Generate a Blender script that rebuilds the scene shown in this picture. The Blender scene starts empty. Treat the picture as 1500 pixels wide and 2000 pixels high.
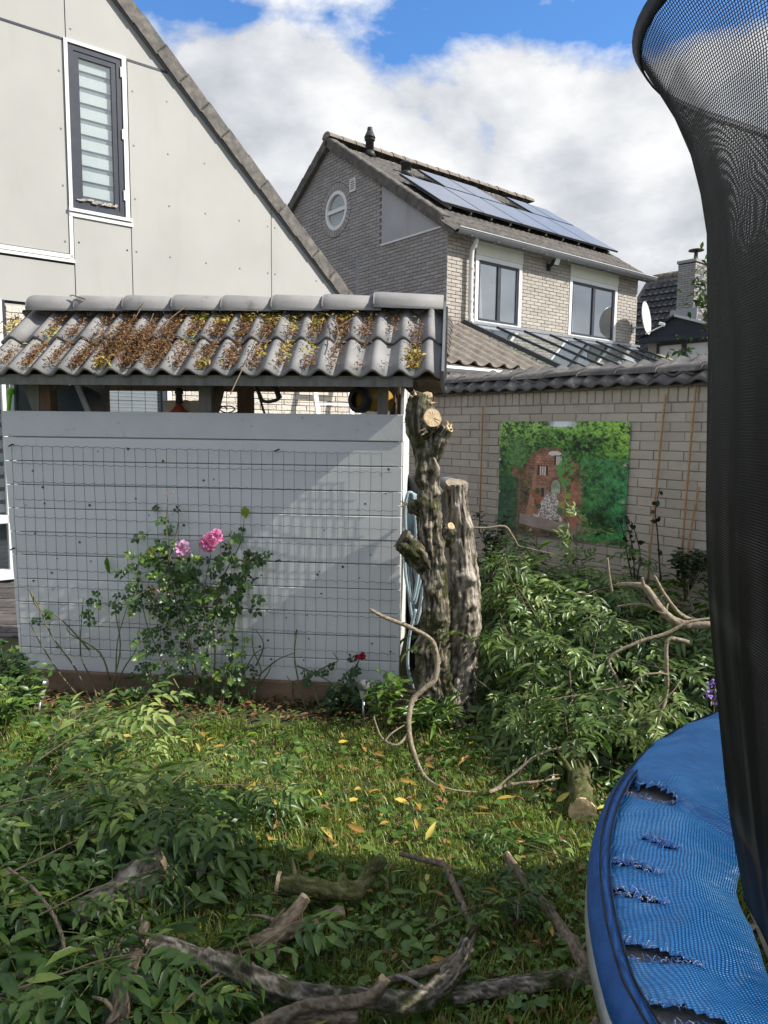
import bpy, bmesh, math, random
import numpy as np
from mathutils import Vector, Matrix, noise as mn
random.seed(7); RNG = np.random.default_rng(7)
scene = bpy.context.scene; COL = scene.collection
rad = math.radians
# ------------------------------------------------------------------ camera
FPX, HC, PITCH, ROLL = 1400.0, 1.6, rad(6.5), .012
cam = bpy.data.cameras.new('camera'); camo = bpy.data.objects.new('camera', cam); COL.objects.link(camo)
fw = Vector((0, math.cos(PITCH), -math.sin(PITCH))); up0 = Vector((0, math.sin(PITCH), math.cos(PITCH))); rt0 = Vector((1, 0, 0))
rt = rt0*math.cos(ROLL)+up0*math.sin(ROLL); upv = up0*math.cos(ROLL)-rt0*math.sin(ROLL)
m3 = Matrix((rt, upv, -fw)).transposed()
camo.matrix_world = Matrix.Translation((0, 0, HC)) @ m3.to_4x4()
cam.sensor_fit = 'VERTICAL'; cam.sensor_height = 36; cam.lens = FPX/2000*36
cam.clip_start = .03; cam.clip_end = 2000
scene.camera = camo
# ------------------------------------------------------------------ light
SUN_B, SUN_E = rad(100), rad(38)
SUN = Vector((math.sin(SUN_B)*math.cos(SUN_E), math.cos(SUN_B)*math.cos(SUN_E), math.sin(SUN_E)))
sl = bpy.data.lights.new('sun', 'SUN'); sl.energy = 4.5; sl.angle = rad(.5); sl.color = (1, .95, .86)
so = bpy.data.objects.new('sun', sl); COL.objects.link(so); so.rotation_euler = SUN.to_track_quat('Z', 'Y').to_euler()
w = bpy.data.worlds.new('World'); scene.world = w; w.use_nodes = True
nt = w.node_tree; nt.nodes.clear()
def N(t, typ, **kw):
    n = t.nodes.new(typ)
    for k, v in kw.items():
        if k.startswith('i_'):
            key = k[2:]; key = int(key) if key.isdigit() else key.replace('_', ' ')
            n.inputs[key].default_value = v
        else: setattr(n, k, v)
    return n
def ramp(t, fac, stops, interp='LINEAR'):
    r = t.nodes.new('ShaderNodeValToRGB'); r.color_ramp.interpolation = interp
    e = r.color_ramp.elements
    while len(e) < len(stops): e.new(.5)
    for i, (p, c) in enumerate(stops):
        e[i].position = p; e[i].color = (c[0], c[1], c[2], 1) if hasattr(c, '__len__') else (c, c, c, 1)
    t.links.new(fac, r.inputs[0]); return r.outputs[0]
def mixc(t, f, a, b, mode='MIX'):
    m = t.nodes.new('ShaderNodeMix'); m.data_type = 'RGBA'; m.blend_type = mode
    for s, v in ((0, f), (6, a), (7, b)):
        if hasattr(v, 'is_linked'): t.links.new(v, m.inputs[s])
        elif s == 0: m.inputs[0].default_value = v
        else: m.inputs[s].default_value = (v[0], v[1], v[2], 1)
    return m.outputs[2]
def mth(t, op, a, b=None, clamp=False):
    m = t.nodes.new('ShaderNodeMath'); m.operation = op; m.use_clamp = clamp
    for i, v in enumerate((a, b)):
        if v is None: continue
        if hasattr(v, 'is_linked'): t.links.new(v, m.inputs[i])
        else: m.inputs[i].default_value = v
    return m.outputs[0]
sky = N(nt, 'ShaderNodeTexSky', sky_type='NISHITA', sun_disc=False, sun_elevation=SUN_E, sun_rotation=SUN_B,
        air_density=1.0, dust_density=.3, ozone_density=2.5)
tc = N(nt, 'ShaderNodeTexCoord'); L = nt.links.new
sep = N(nt, 'ShaderNodeSeparateXYZ'); L(tc.outputs['Generated'], sep.inputs[0])
mp = N(nt, 'ShaderNodeMapping'); mp.inputs['Location'].default_value = (38.9, 1.72, .35); mp.inputs['Scale'].default_value = (1.5, 1.5, 2.6)
L(tc.outputs['Generated'], mp.inputs[0])
n1 = N(nt, 'ShaderNodeTexNoise', i_Scale=2.1, i_Detail=14, i_Roughness=.57, i_Distortion=.15); L(mp.outputs[0], n1.inputs['Vector'])
mp2 = N(nt, 'ShaderNodeMapping'); mp2.inputs['Location'].default_value = (38.9+.09, 1.72-.02, .35+.10); mp2.inputs['Scale'].default_value = (1.5, 1.5, 2.6)
L(tc.outputs['Generated'], mp2.inputs[0])
n2 = N(nt, 'ShaderNodeTexNoise', i_Scale=2.1, i_Detail=9, i_Roughness=.55, i_Distortion=.15); L(mp2.outputs[0], n2.inputs['Vector'])
thr = ramp(nt, sep.outputs[2], [(0, .18), (.30, .20), (.40, .24), (.435, .38), (.465, .53), (.51, .57), (.64, .43), (1, .40)])
dens = mth(nt, 'SUBTRACT', n1.outputs[0], thr)
cover = ramp(nt, dens, [(0, 0), (.03, .35), (.09, 1)])
# lit sides (towards the sun) are brighter than thick bellies
dl = mth(nt, 'SUBTRACT', n1.outputs[0], n2.outputs[0])
lit = mth(nt, 'ADD', mth(nt, 'MULTIPLY', dl, 4.2), .55, True)
thick = ramp(nt, dens, [(.03, 1), (.32, 0)])
lum = mth(nt, 'ADD', mth(nt, 'MULTIPLY', lit, .65), mth(nt, 'MULTIPLY', thick, .38), True)
ccol = ramp(nt, lum, [(.12, (3.2, 3.45, 3.8)), (.45, (4.7, 4.85, 5.1)), (.92, (7.2, 7.2, 7.15))])
skyb = mixc(nt, 1.0, sky.outputs[0], (.72, 1.12, 1.5), 'MULTIPLY')
bg = N(nt, 'ShaderNodeBackground', i_Strength=.1); L(mixc(nt, cover, skyb, ccol), bg.inputs[0])
wo = N(nt, 'ShaderNodeOutputWorld'); L(bg.outputs[0], wo.inputs[0])
scene.view_settings.view_transform = 'Standard'; scene.view_settings.look = 'None'
scene.view_settings.exposure = .66; scene.view_settings.gamma = 1; scene.view_settings.use_curve_mapping = False
scene.render.engine = 'CYCLES'; scene.cycles.max_bounces = 10; scene.cycles.transparent_max_bounces = 16
# ------------------------------------------------------------------ measuring: sight lines of the photo met with real planes
def ray(x, y):
    u, v = (x-750)/FPX, (1000-y)/FPX
    ul = u*math.cos(ROLL)-v*math.sin(ROLL); vl = u*math.sin(ROLL)+v*math.cos(ROLL)
    d = Vector((ul, math.cos(PITCH)+vl*math.sin(PITCH), -math.sin(PITCH)+vl*math.cos(PITCH)))
    return d/d.y
def at(x, y, Y): return Vector((0, 0, HC))+ray(x, y)*Y
def onz(x, y, z=0.0):
    d = ray(x, y); return Vector((0, 0, HC))+d*((z-HC)/d.z)
class Frame:
    """a vertical wall plane: u runs along the wall, z up, off = out of the wall towards the garden"""
    def __init__(s, P0, bear, nb):
        s.o = Vector((P0[0], P0[1], 0)); s.u = Vector((math.sin(rad(bear)), math.cos(rad(bear)), 0)); s.n = Vector((math.sin(rad(nb)), math.cos(rad(nb)), 0))
        s.h = 1 if s.u.cross(s.n).z > 0 else -1
    def w(s, u, z, off=0.0): return s.o+s.u*u+s.n*off+Vector((0, 0, z))
    def px(s, x, y, off=0.0):
        d = ray(x, y); o = s.o+s.n*off; t = o.dot(s.n)/d.dot(s.n); p = Vector((0, 0, HC))+d*t
        return ((p-o).dot(s.u), p.z)
    def M(s, u, z, off=0.0):
        m = Matrix((s.u*s.h, s.n, Vector((0, 0, 1)))).transposed().to_4x4(); m.translation = s.w(u, z, off); return m
# ------------------------------------------------------------------ materials
MATS = {}
def mat(name, cols, rough=.8, scale=8.0, src='noise', spec=.3, bump=0.0, bscale=40.0, metal=0.0, trans=0.0, detail=6, stretch=None, dirt=None, coords='pos', back=None, bdist=.01):
    """cols: list of (pos, rgb). src: noise | tint (vertex attribute) | random (object)."""
    m = bpy.data.materials.new(name); m.use_nodes = True; t = m.node_tree; t.nodes.clear()
    out = N(t, 'ShaderNodeOutputMaterial'); b = N(t, 'ShaderNodeBsdfPrincipled')
    b.inputs['Roughness'].default_value = rough; b.inputs['Metallic'].default_value = metal; b.inputs['Specular IOR Level'].default_value = spec
    if coords == 'pos': pos = N(t, 'ShaderNodeNewGeometry').outputs['Position']
    else: pos = N(t, 'ShaderNodeTexCoord').outputs['Object']
    if stretch:
        mpn = N(t, 'ShaderNodeMapping'); mpn.inputs['Scale'].default_value = stretch; t.links.new(pos, mpn.inputs[0]); pos = mpn.outputs[0]
    nz = N(t, 'ShaderNodeTexNoise', i_Scale=scale, i_Detail=detail, i_Roughness=.6); t.links.new(pos, nz.inputs['Vector'])
    if src == 'noise': f = ramp(t, nz.outputs[0], [(.28, 0), (.72, 1)])
    elif src == 'tint': f = N(t, 'ShaderNodeAttribute', attribute_name='tint').outputs['Fac']
    else: f = N(t, 'ShaderNodeObjectInfo').outputs['Random']
    if src != 'noise':
        f = mth(t, 'ADD', f, mth(t, 'MULTIPLY', mth(t, 'SUBTRACT', nz.outputs[0], .5), .5), True)
    c = ramp(t, f, cols) if len(cols) > 1 else None
    if c is None:
        rgb = N(t, 'ShaderNodeRGB'); rgb.outputs[0].default_value = (*cols[0][1], 1); c = rgb.outputs[0]
    if dirt:  # (colour, scale, lo, hi, stretch)
        dn = N(t, 'ShaderNodeTexNoise', i_Scale=dirt[1], i_Detail=9, i_Roughness=.68)
        dp = N(t, 'ShaderNodeNewGeometry').outputs['Position']
        if len(dirt) > 4:
            dm = N(t, 'ShaderNodeMapping'); dm.inputs['Scale'].default_value = dirt[4]; t.links.new(dp, dm.inputs[0]); dp = dm.outputs[0]
        t.links.new(dp, dn.inputs['Vector'])
        c = mixc(t, ramp(t, dn.outputs[0], [(dirt[2], 0), (dirt[3], 1)]), c, dirt[0])
    t.links.new(c, b.inputs['Base Color'])
    if bump:
        bn = N(t, 'ShaderNodeTexNoise', i_Scale=bscale, i_Detail=8, i_Roughness=.65); t.links.new(pos, bn.inputs['Vector'])
        bp = N(t, 'ShaderNodeBump', i_Strength=bump, i_Distance=bdist); t.links.new(bn.outputs[0], bp.inputs['Height']); t.links.new(bp.outputs[0], b.inputs['Normal'])
    sh = b.outputs[0]
    if trans:
        tr = N(t, 'ShaderNodeBsdfTranslucent'); t.links.new(mixc(t, 1.0, c, (1.0, 1.15, .45), 'MULTIPLY'), tr.inputs[0])
        mx = N(t, 'ShaderNodeMixShader', i_0=trans); t.links.new(sh, mx.inputs[1]); t.links.new(tr.outputs[0], mx.inputs[2]); sh = mx.outputs[0]
    t.links.new(sh, out.inputs[0]); MATS[name] = m; return m
def glass(name, tint=(.9, .95, .95), tr=.5, rough=.02, ior=1.5):
    m = bpy.data.materials.new(name); m.use_nodes = True; t = m.node_tree; t.nodes.clear()
    out = N(t, 'ShaderNodeOutputMaterial'); g = N(t, 'ShaderNodeBsdfGlossy', i_Roughness=rough); g.inputs[0].default_value = (.9, .93, .96, 1)
    a = N(t, 'ShaderNodeBsdfTransparent'); a.inputs[0].default_value = (*tint, 1)
    ge_ = N(t, 'ShaderNodeNewGeometry'); dt = N(t, 'ShaderNodeVectorMath', operation='DOT_PRODUCT'); t.links.new(ge_.outputs['Incoming'], dt.inputs[0]); t.links.new(ge_.outputs['Normal'], dt.inputs[1])
    sch = mth(t, 'POWER', mth(t, 'SUBTRACT', 1.0, mth(t, 'ABSOLUTE', dt.outputs['Value']), True), 5.0); f = mth(t, 'ADD', mth(t, 'MULTIPLY', sch, .9), 1.04-tr, True)
    mx = N(t, 'ShaderNodeMixShader'); t.links.new(f, mx.inputs[0]); t.links.new(a.outputs[0], mx.inputs[1]); t.links.new(g.outputs[0], mx.inputs[2]); t.links.new(mx.outputs[0], out.inputs[0])
    return m
# ------------------------------------------------------------------ mesh building
class MB:
    def __init__(s): s.v = []; s.f = []; s.t = []
    def add(s, vs, fs, tint=.5):
        k = len(s.v); s.v += [tuple(p) for p in vs]; s.f += [tuple(i+k for i in f) for f in fs]; s.t += [tint]*len(vs); return s
    def box(s, c, ex, ey, ez, sx, sy, sz, tint=.5):
        c = Vector(c); ex, ey, ez = Vector(ex)*sx/2, Vector(ey)*sy/2, Vector(ez)*sz/2
        vs = [c+ex*a+ey*b+ez*d for a in (-1, 1) for b in (-1, 1) for d in (-1, 1)]
        return s.add(vs, [(0, 1, 3, 2), (4, 6, 7, 5), (0, 4, 5, 1), (2, 3, 7, 6), (0, 2, 6, 4), (1, 5, 7, 3)], tint)
    def fbox(s, F, u0, u1, z0, z1, o0, o1, tint=.5):
        return s.box(F.w((u0+u1)/2, (z0+z1)/2, (o0+o1)/2), F.u, F.n, (0, 0, 1), abs(u1-u0), abs(o1-o0), abs(z1-z0), tint)
    def bar(s, a, b, wd, ht, up=(0, 0, 1), tint=.5):
        a, b = Vector(a), Vector(b); d = (b-a); l = d.length; d.normalize(); x = d.cross(Vector(up))
        if x.length < 1e-4: x = d.cross(Vector((1, 0, 0)))
        x.normalize(); z = x.cross(d)
        return s.box((a+b)/2, x, d, z, wd, l, ht, tint)
    def prism(s, F, poly, o0, o1, tint=.5, ch=0.0):
        n = len(poly); A = [F.w(u, z, o0) for u, z in poly]
        cu, cz = sum(p[0] for p in poly)/n, sum(p[1] for p in poly)/n
        if ch:
            B = [F.w(u, z, o1-ch) for u, z in poly]
            C = [F.w(u-math.copysign(min(ch, abs(u-cu)), u-cu), z-math.copysign(min(ch, abs(z-cz)), z-cz), o1) for u, z in poly]
            vs = A+B+C; fs = [tuple(range(2*n, 3*n))]
            for k in (0, n):
                fs += [(k+i, k+(i+1) % n, k+n+(i+1) % n, k+n+i) for i in range(n)]
        else:
            B = [F.w(u, z, o1) for u, z in poly]; vs = A+B; fs = [tuple(range(n, 2*n)), tuple(reversed(range(n)))]
            fs += [(i, (i+1) % n, n+(i+1) % n, n+i) for i in range(n)]
        return s.add(vs, fs, tint)
    def tube(s, pts, rads, sides=6, cap=True, tint=.5, tints=None):
        pts = [Vector(p) for p in pts]; n = len(pts)
        if not hasattr(rads, '__len__'): rads = [rads]*n
        d = (pts[1]-pts[0]).normalized(); x = d.orthogonal().normalized(); vs = []; ts = []
        for i, p in enumerate(pts):
            dd = (pts[min(i+1, n-1)]-pts[max(i-1, 0)])
            if dd.length > 1e-9: d = dd.normalized()
            x = (x-d*x.dot(d)); x = x.normalized() if x.length > 1e-6 else d.orthogonal().normalized()
            y = d.cross(x)
            for k in range(sides):
                a = 2*math.pi*k/sides; vs.append(p+(x*math.cos(a)+y*math.sin(a))*rads[i])
        fs = [(i*sides+k, i*sides+(k+1) % sides, (i+1)*sides+(k+1) % sides, (i+1)*sides+k) for i in range(n-1) for k in range(sides)]
        if cap: fs += [tuple(reversed(range(sides))), tuple((n-1)*sides+k for k in range(sides))]
        return s.add(vs, fs, tint)
    def lathe(s, base, prof, sides=16, axis=(0, 0, 1), tint=.5, cap=True):
        ax = Vector(axis).normalized(); x = ax.orthogonal().normalized(); y = ax.cross(x); vs = []; n = len(prof)
        for r_, h in prof:
            for k in range(sides):
                a = 2*math.pi*k/sides; vs.append(Vector(base)+ax*h+(x*math.cos(a)+y*math.sin(a))*r_)
        fs = [(i*sides+k, i*sides+(k+1) % sides, (i+1)*sides+(k+1) % sides, (i+1)*sides+k) for i in range(n-1) for k in range(sides)]
        if cap: fs += [tuple(reversed(range(sides))), tuple((n-1)*sides+k for k in range(sides))]
        return s.add(vs, fs, tint)
    def mesh(s, name, m=None, smooth=False):
        me = bpy.data.meshes.new(name); me.from_pydata(s.v, [], s.f)
        a = me.attributes.new('tint', 'FLOAT', 'POINT'); a.data.foreach_set('value', np.array(s.t, dtype=np.float32))
        if smooth: me.shade_smooth()
        if m: me.materials.append(m)
        me.update(); return me
    def build(s, name, m, parent=None, smooth=False, **kw): return put(name, s.mesh(name, m, smooth), parent, **kw)
def npmesh(name, V, Fq, tint=None, m=None, smooth=False, tri=False):
    me = bpy.data.meshes.new(name); k = Fq.shape[1]
    me.vertices.add(len(V)); me.vertices.foreach_set('co', V.astype(np.float32).ravel())
    me.loops.add(Fq.size); me.loops.foreach_set('vertex_index', Fq.astype(np.int32).ravel())
    me.polygons.add(len(Fq)); me.polygons.foreach_set('loop_start', np.arange(0, Fq.size, k, dtype=np.int32))
    if tint is not None:
        a = me.attributes.new('tint', 'FLOAT', 'POINT'); a.data.foreach_set('value', tint.astype(np.float32))
    me.update(calc_edges=True); me.validate()
    if smooth: me.shade_smooth()
    if m: me.materials.append(m)
    return me
WM = {}
def put(name, me, parent=None, M=None, label=None, cat=None, group=None, kind=None):
    o = bpy.data.objects.new(name, me); COL.objects.link(o); M = M or Matrix.Identity(4)
    if parent: o.parent = parent; o.matrix_basis = WM[parent.name].inverted() @ M
    else: o.matrix_basis = M
    WM[o.name] = M; tag(o, label, cat, group, kind); return o
def tag(o, label=None, cat=None, group=None, kind=None):
    for k, v in (('label', label), ('category', cat), ('group', group), ('kind', kind)):
        if v: o[k] = v
    return o
def thing(name, label, cat, loc, group=None): return put(name, None, None, Matrix.Translation(Vector(loc)), label, cat, group)
def copy_tree(o, M, label=None, parent=None):
    c = o.copy(); COL.objects.link(c)
    if parent: c.parent = parent
    else: c.matrix_basis = M
    if label: c['label'] = label
    for ch in KIDS[o.name]: copy_tree_child(ch, c)
    return c
def copy_tree_child(ch, par):
    c = ch.copy(); COL.objects.link(c); c.parent = par
KIDS = {}
def crom(pts, n=6):
    P = [Vector(p) for p in pts]; out = []
    for i in range(len(P)-1):
        a, b, c, d = P[max(i-1, 0)], P[i], P[i+1], P[min(i+2, len(P)-1)]
        for k in range(n):
            t = k/n; out.append(.5*((2*b)+(c-a)*t+(2*a-5*b+4*c-d)*t*t+(3*b-a-3*c+d)*t**3))
    return out+[P[-1]]
def lerpl(vals, n):
    x = np.linspace(0, len(vals)-1, n); return list(np.interp(x, range(len(vals)), vals))
def clip(poly, a, b, c):
    """keep a*u+b*z <= c"""
    out = []
    for i in range(len(poly)):
        p, q = poly[i], poly[(i+1) % len(poly)]; dp, dq = a*p[0]+b*p[1]-c, a*q[0]+b*q[1]-c
        if dp <= 0: out.append(p)
        if (dp < 0 < dq) or (dq < 0 < dp): k = dp/(dp-dq); out.append((p[0]+(q[0]-p[0])*k, p[1]+(q[1]-p[1])*k))
    return out
def line_hp(p, q, below=True):
    """half plane under the line p-q"""
    a, b = -(q[1]-p[1]), (q[0]-p[0])
    if b < 0: a, b = -a, -b
    c = a*p[0]+b*p[1]
    return (a, b, c) if below else (-a, -b, -c)
def area(poly): return abs(sum(poly[i][0]*poly[(i+1) % len(poly)][1]-poly[(i+1) % len(poly)][0]*poly[i][1] for i in range(len(poly))))/2
def bricks(F, parent, m_rand, m_tint, u0, u1, z0, z1, pu, pz, joint, off, halfs=(), holes=(), circles=(), prio=None, limit=300, name='brick', depth=.03, jit=.0015, skip=None):
    """a wall face of single bricks: the `limit` with best priority are objects, the rest one mesh"""
    rows = int((z1-z0)/pz); items = []
    for r_ in range(rows):
        za, zb = z0+r_*pz+joint/2, z0+(r_+1)*pz-joint/2; x = u0-(pu/2 if r_ % 2 else 0)
        while x < u1:
            spans = [(max(x+joint/2, u0), min(x+pu-joint/2, u1))]
            for (ha, hb, hz0, hz1) in holes:
                if (za+zb)/2 > hz0 and (za+zb)/2 < hz1:
                    ns = []
                    for (a, b) in spans:
                        if b <= ha or a >= hb: ns.append((a, b))
                        else:
                            if a < ha-.02: ns.append((a, ha-.004))
                            if b > hb+.02: ns.append((hb+.004, b))
                    spans = ns
            for (a, b) in spans:
                if b-a < .02: continue
                if skip and skip((a+b)/2, (za+zb)/2): continue
                poly = [(a, za), (b, za), (b, zb), (a, zb)]; full = abs((b-a)-(pu-joint)) < 1e-6
                for h in halfs: poly = clip(poly, *h)
                for (cu, cz, cr) in circles:
                    bu, bz = (a+b)/2-cu, (za+zb)/2-cz; l = math.hypot(bu, bz)
                    if l < cr+.15: poly = clip(poly, -bu/l, -bz/l, -(bu*cu+bz*cz)/l-cr) if l > .05 else []
                if len(poly) < 3 or area(poly) < 1e-4: continue
                if len(poly) != 4: full = False
                items.append((poly, full and abs(area(poly)-(pu-joint)*(zb-za)) < 1e-6))
            x += pu
    key = prio or (lambda u, z: 0)
    def score(it):
        p = it[0]; return key(sum(q[0] for q in p)/len(p), sum(q[1] for q in p)/len(p))
    items.sort(key=score); shared = None; rest = MB()
    F0 = Frame((0, 0), 90, 180); F0.u = Vector((1, 0, 0)); F0.n = Vector((0, 1, 0)); F0.h = 1
    for i, (poly, full) in enumerate(items):
        j = random.uniform(-jit, jit)*2
        if i < limit:
            cu, cz = sum(q[0] for q in poly)/len(poly), sum(q[1] for q in poly)/len(poly)
            loc = [((q[0]-cu)*F.h, q[1]-cz) for q in poly]
            if full and shared: me = shared
            else:
                me = MB().prism(F0, loc, -depth, 0, random.random(), .003).mesh(name, m_rand)
                if full: shared = me
            M = F.M(cu, cz, off+j) @ Matrix.Rotation(random.uniform(-.006, .006), 4, 'Y') @ Matrix.Rotation(random.uniform(-.008, .008), 4, 'Z')
            put(name, me, parent, M)
        else: rest.prism(F, poly, off-depth, off+j, random.random(), .003)
    if rest.v: rest.build(name+'work', m_tint, parent, kind='stuff')
# ================================================================== materials of the place
G = lambda v, k=1.0: (v, v, v*k)
M_panel = mat('panel_board', [(0, (.385, .38, .357)), (1, (.435, .43, .405))], .62, 1.3, bump=.04, bscale=60, dirt=((.35, .345, .315), 2.6, .56, .95, (1, 1, .22)))
M_trim = mat('white_trim', [(0, (.72, .72, .70)), (1, (.80, .80, .78))], .45, 6)
M_dark = mat('anthracite_frame', [(0, (.035, .04, .055)), (1, (.055, .06, .075))], .4, 9)
M_screw = mat('screw_head', [(0, (.16, .16, .15)), (1, (.22, .22, .2))], .4, 9, metal=.6)
M_blindw = mat('blind_fabric', [(0, (.78, .82, .81)), (1, (.84, .87, .86))], .8, 20, trans=.1)
M_blindd = mat('blind_sheer', [(0, (.24, .27, .30)), (1, (.30, .33, .36))], .8, 20)
M_black = mat('dark_room', [(0, G(.012)), (1, G(.02))], .9, 3)
M_vtile = mat('verge_concrete', [(0, (.10, .094, .088)), (.5, (.16, .148, .135)), (1, (.25, .228, .20))], .95, 14, bump=.5, bscale=70, dirt=((.08, .075, .07), 5, .52, .75))
M_ctile = mat('shed_tile', [(0, (.185, .18, .175)), (1, (.275, .268, .258))], .62, 5, bump=.25, bscale=120, dirt=((.07, .065, .055), 9, .60, .80), bdist=.004)
M_rtile = mat('dark_roof_tile', [(0, (.075, .07, .066)), (.5, (.12, .11, .10)), (1, (.19, .17, .145))], .9, 7, bump=.4, bscale=60, dirt=((.22, .20, .15), 9, .60, .78))
M_otile = mat('worn_roof_tile', [(0, (.15, .13, .112)), (.5, (.22, .19, .16)), (1, (.29, .255, .21))], .95, 8, bump=.5, bscale=60, dirt=((.07, .065, .055), 14, .58, .76))
M_ptile = mat('coping_tile', [(0, (.085, .08, .078)), (.5, (.13, .122, .115)), (1, (.25, .235, .21))], .9, 7, bump=.5, bscale=50, dirt=((.05, .048, .045), 8, .55, .75))
NB = [(0, (.30, .287, .28)), (.5, (.345, .33, .322)), (1, (.39, .372, .36))]
M_nbr = mat('grey_brick', NB, .9, 30, 'random', bump=.4, bscale=120, dirt=((.14, .135, .13), 1.1, .60, .85, (1, 1, .3)))
M_nbt = mat('grey_brick_work', NB, .9, 30, 'tint', bump=.4, bscale=120, dirt=((.14, .135, .13), 1.1, .60, .85, (1, 1, .3)))
M_mort = mat('mortar', [(0, (.12, .117, .115)), (1, (.15, .145, .14))], .95, 12)
M_gpan = mat('grey_panel', [(0, (.33, .335, .35)), (1, (.41, .415, .43))], .45, 2, dirt=((.25, .26, .28), 3, .5, .9, (1, 1, .2)))
M_cpan = mat('cream_panel', [(0, (.66, .655, .58)), (1, (.73, .72, .64))], .6, 4)
M_zinc = mat('zinc', [(0, (.30, .31, .33)), (1, (.40, .41, .43))], .35, 5, metal=.6)
M_gut = mat('grey_gutter', [(0, (.13, .135, .145)), (1, (.18, .185, .195))], .4, 5)
M_gutl = mat('gutter_lip', [(0, (.6, .61, .63)), (1, (.68, .69, .71))], .35, 5, metal=.2)
M_pvc = mat('pale_pvc', [(0, (.60, .60, .58)), (1, (.68, .68, .66))], .35, 6)
M_bpipe = mat('black_pipe', [(0, G(.03)), (1, G(.05))], .5, 8)
M_cbr = mat('cream_stone', [(0, (.60, .54, .46)), (.5, (.66, .60, .52)), (1, (.72, .66, .58))], .9, 25, 'random', bump=.9, bscale=45, bdist=.02)
M_cbt = mat('cream_stone_work', [(0, (.60, .54, .46)), (.5, (.66, .60, .52)), (1, (.72, .66, .58))], .9, 25, 'tint', bump=.9, bscale=45, bdist=.02)
M_cmort = mat('cream_mortar', [(0, (.40, .37, .33)), (1, (.46, .43, .38))], .95, 12)
WB = [(0, (.46, .405, .335)), (.5, (.50, .445, .37)), (1, (.54, .485, .41))]
M_wbr = mat('painted_brick', WB, .75, 14, 'random', bump=.45, bscale=55, dirt=((.34, .305, .26), 4, .55, .8))
M_wbt = mat('painted_brick_work', WB, .75, 14, 'tint', bump=.45, bscale=55, dirt=((.34, .305, .26), 4, .55, .8))
M_wmort = mat('painted_mortar', [(0, (.22, .19, .155)), (1, (.40, .355, .30))], .9, 9)
M_cell = mat('solar_cell', [(0, (.15, .16, .18)), (1, (.19, .20, .225))], .28, 3, spec=.6)
M_alu = mat('aluminium', [(0, (.38, .385, .39)), (1, (.50, .505, .51))], .3, 30, metal=.9)
M_plank = mat('painted_plank', [(0, (.63, .635, .62)), (1, (.715, .72, .705))], .5, 3, 'tint', bump=.12, bscale=9, stretch=(1, 1, 6), dirt=((.36, .38, .39), 4.5, .58, .92, (1, 1, .35)), bdist=.004)
M_board = mat('weathered_board', [(0, (.56, .565, .555)), (1, (.63, .635, .625))], .65, 5, bump=.25, bscale=25, dirt=((.32, .32, .31), 16, .60, .74, (1, 1, 1.6)), bdist=.004)
M_wood = mat('grey_wood', [(0, (.13, .125, .11)), (1, (.24, .235, .21))], .85, 4, stretch=(5, 5, 1), bump=.4, bscale=20)
M_brown = mat('brown_wood', [(0, (.10, .07, .045)), (1, (.19, .135, .09))], .85, 4, stretch=(4, 4, 1), bump=.4, bscale=20)
M_base = mat('base_board', [(0, (.17, .11, .07)), (1, (.28, .185, .12))], .85, 3, stretch=(1, 1, 5), bump=.4, bscale=18, dirt=((.10, .075, .055), 7, .5, .75))
M_wire = mat('green_black_wire', [(0, G(.018)), (1, G(.03))], .5, 20)
GL = glass('pane_glass', (.93, .95, .95), .88, .01)
GLR = glass('roof_glass', (.80, .87, .84), .84, .02)
GLN = glass('house_glass', (.90, .93, .94), .64, .01)
# ================================================================== roof tiles
def tile_mesh(name, wd, ln, waves, amp, th, m, seg=6, sharp=1.0):
    b = MB(); n = waves*seg; row = []
    def prof(x):
        ph = (x/wd*waves) % 1.0; c = .5-.5*math.cos(2*math.pi*ph)
        return amp*(c**sharp)
    xs = [wd*i/n for i in range(n+1)]
    for y in (0, ln*.5, ln):
        for dz in (0, -th):
            for x in xs: row.append((x, y, prof(x)+dz))
    k = n+1; f = []
    for i in range(n):
        for y in (0, 2):
            f.append((y*k+i, y*k+i+1, (y+2)*k+i+1, (y+2)*k+i))
        f.append((i+1, i, k+i, k+i+1)); f.append((k+i+1, k+i, 3*k+i, 3*k+i+1)); f.append((3*k+i+1, 3*k+i, 5*k+i, 5*k+i+1))
    for y in (0, 2):
        for i in (0, n): f.append((y*k+i, (y+1)*k+i, (y+3)*k+i, (y+2)*k+i))
    b.add(row, f); return b.mesh(name, m, True)
def lay(parent, me, org, ex, eu, cols, rows, wd, expo, tilt=.03, keep=None, name='roof_tile', jit=.004):
    en = ex.cross(eu).normalized()
    if en.z < 0: ex = -ex; en = ex.cross(eu).normalized(); org = org-ex*(cols*wd)
    for r_ in range(rows):
        for c in range(cols):
            if keep and not keep(org+ex*(c+.5)*wd+eu*(r_+.5)*expo): continue
            y = (eu+en*(-tilt)).normalized(); z = ex.cross(y).normalized()
            m = Matrix((ex, y, z)).transposed().to_4x4()
            m.translation = org+ex*(c*wd)+eu*(r_*expo)+en*(.015+random.uniform(-jit, jit))+ex*random.uniform(-.003, .003)
            put(name, me, parent, m @ Matrix.Rotation(random.uniform(-.006, .006), 4, 'Z'))
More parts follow.
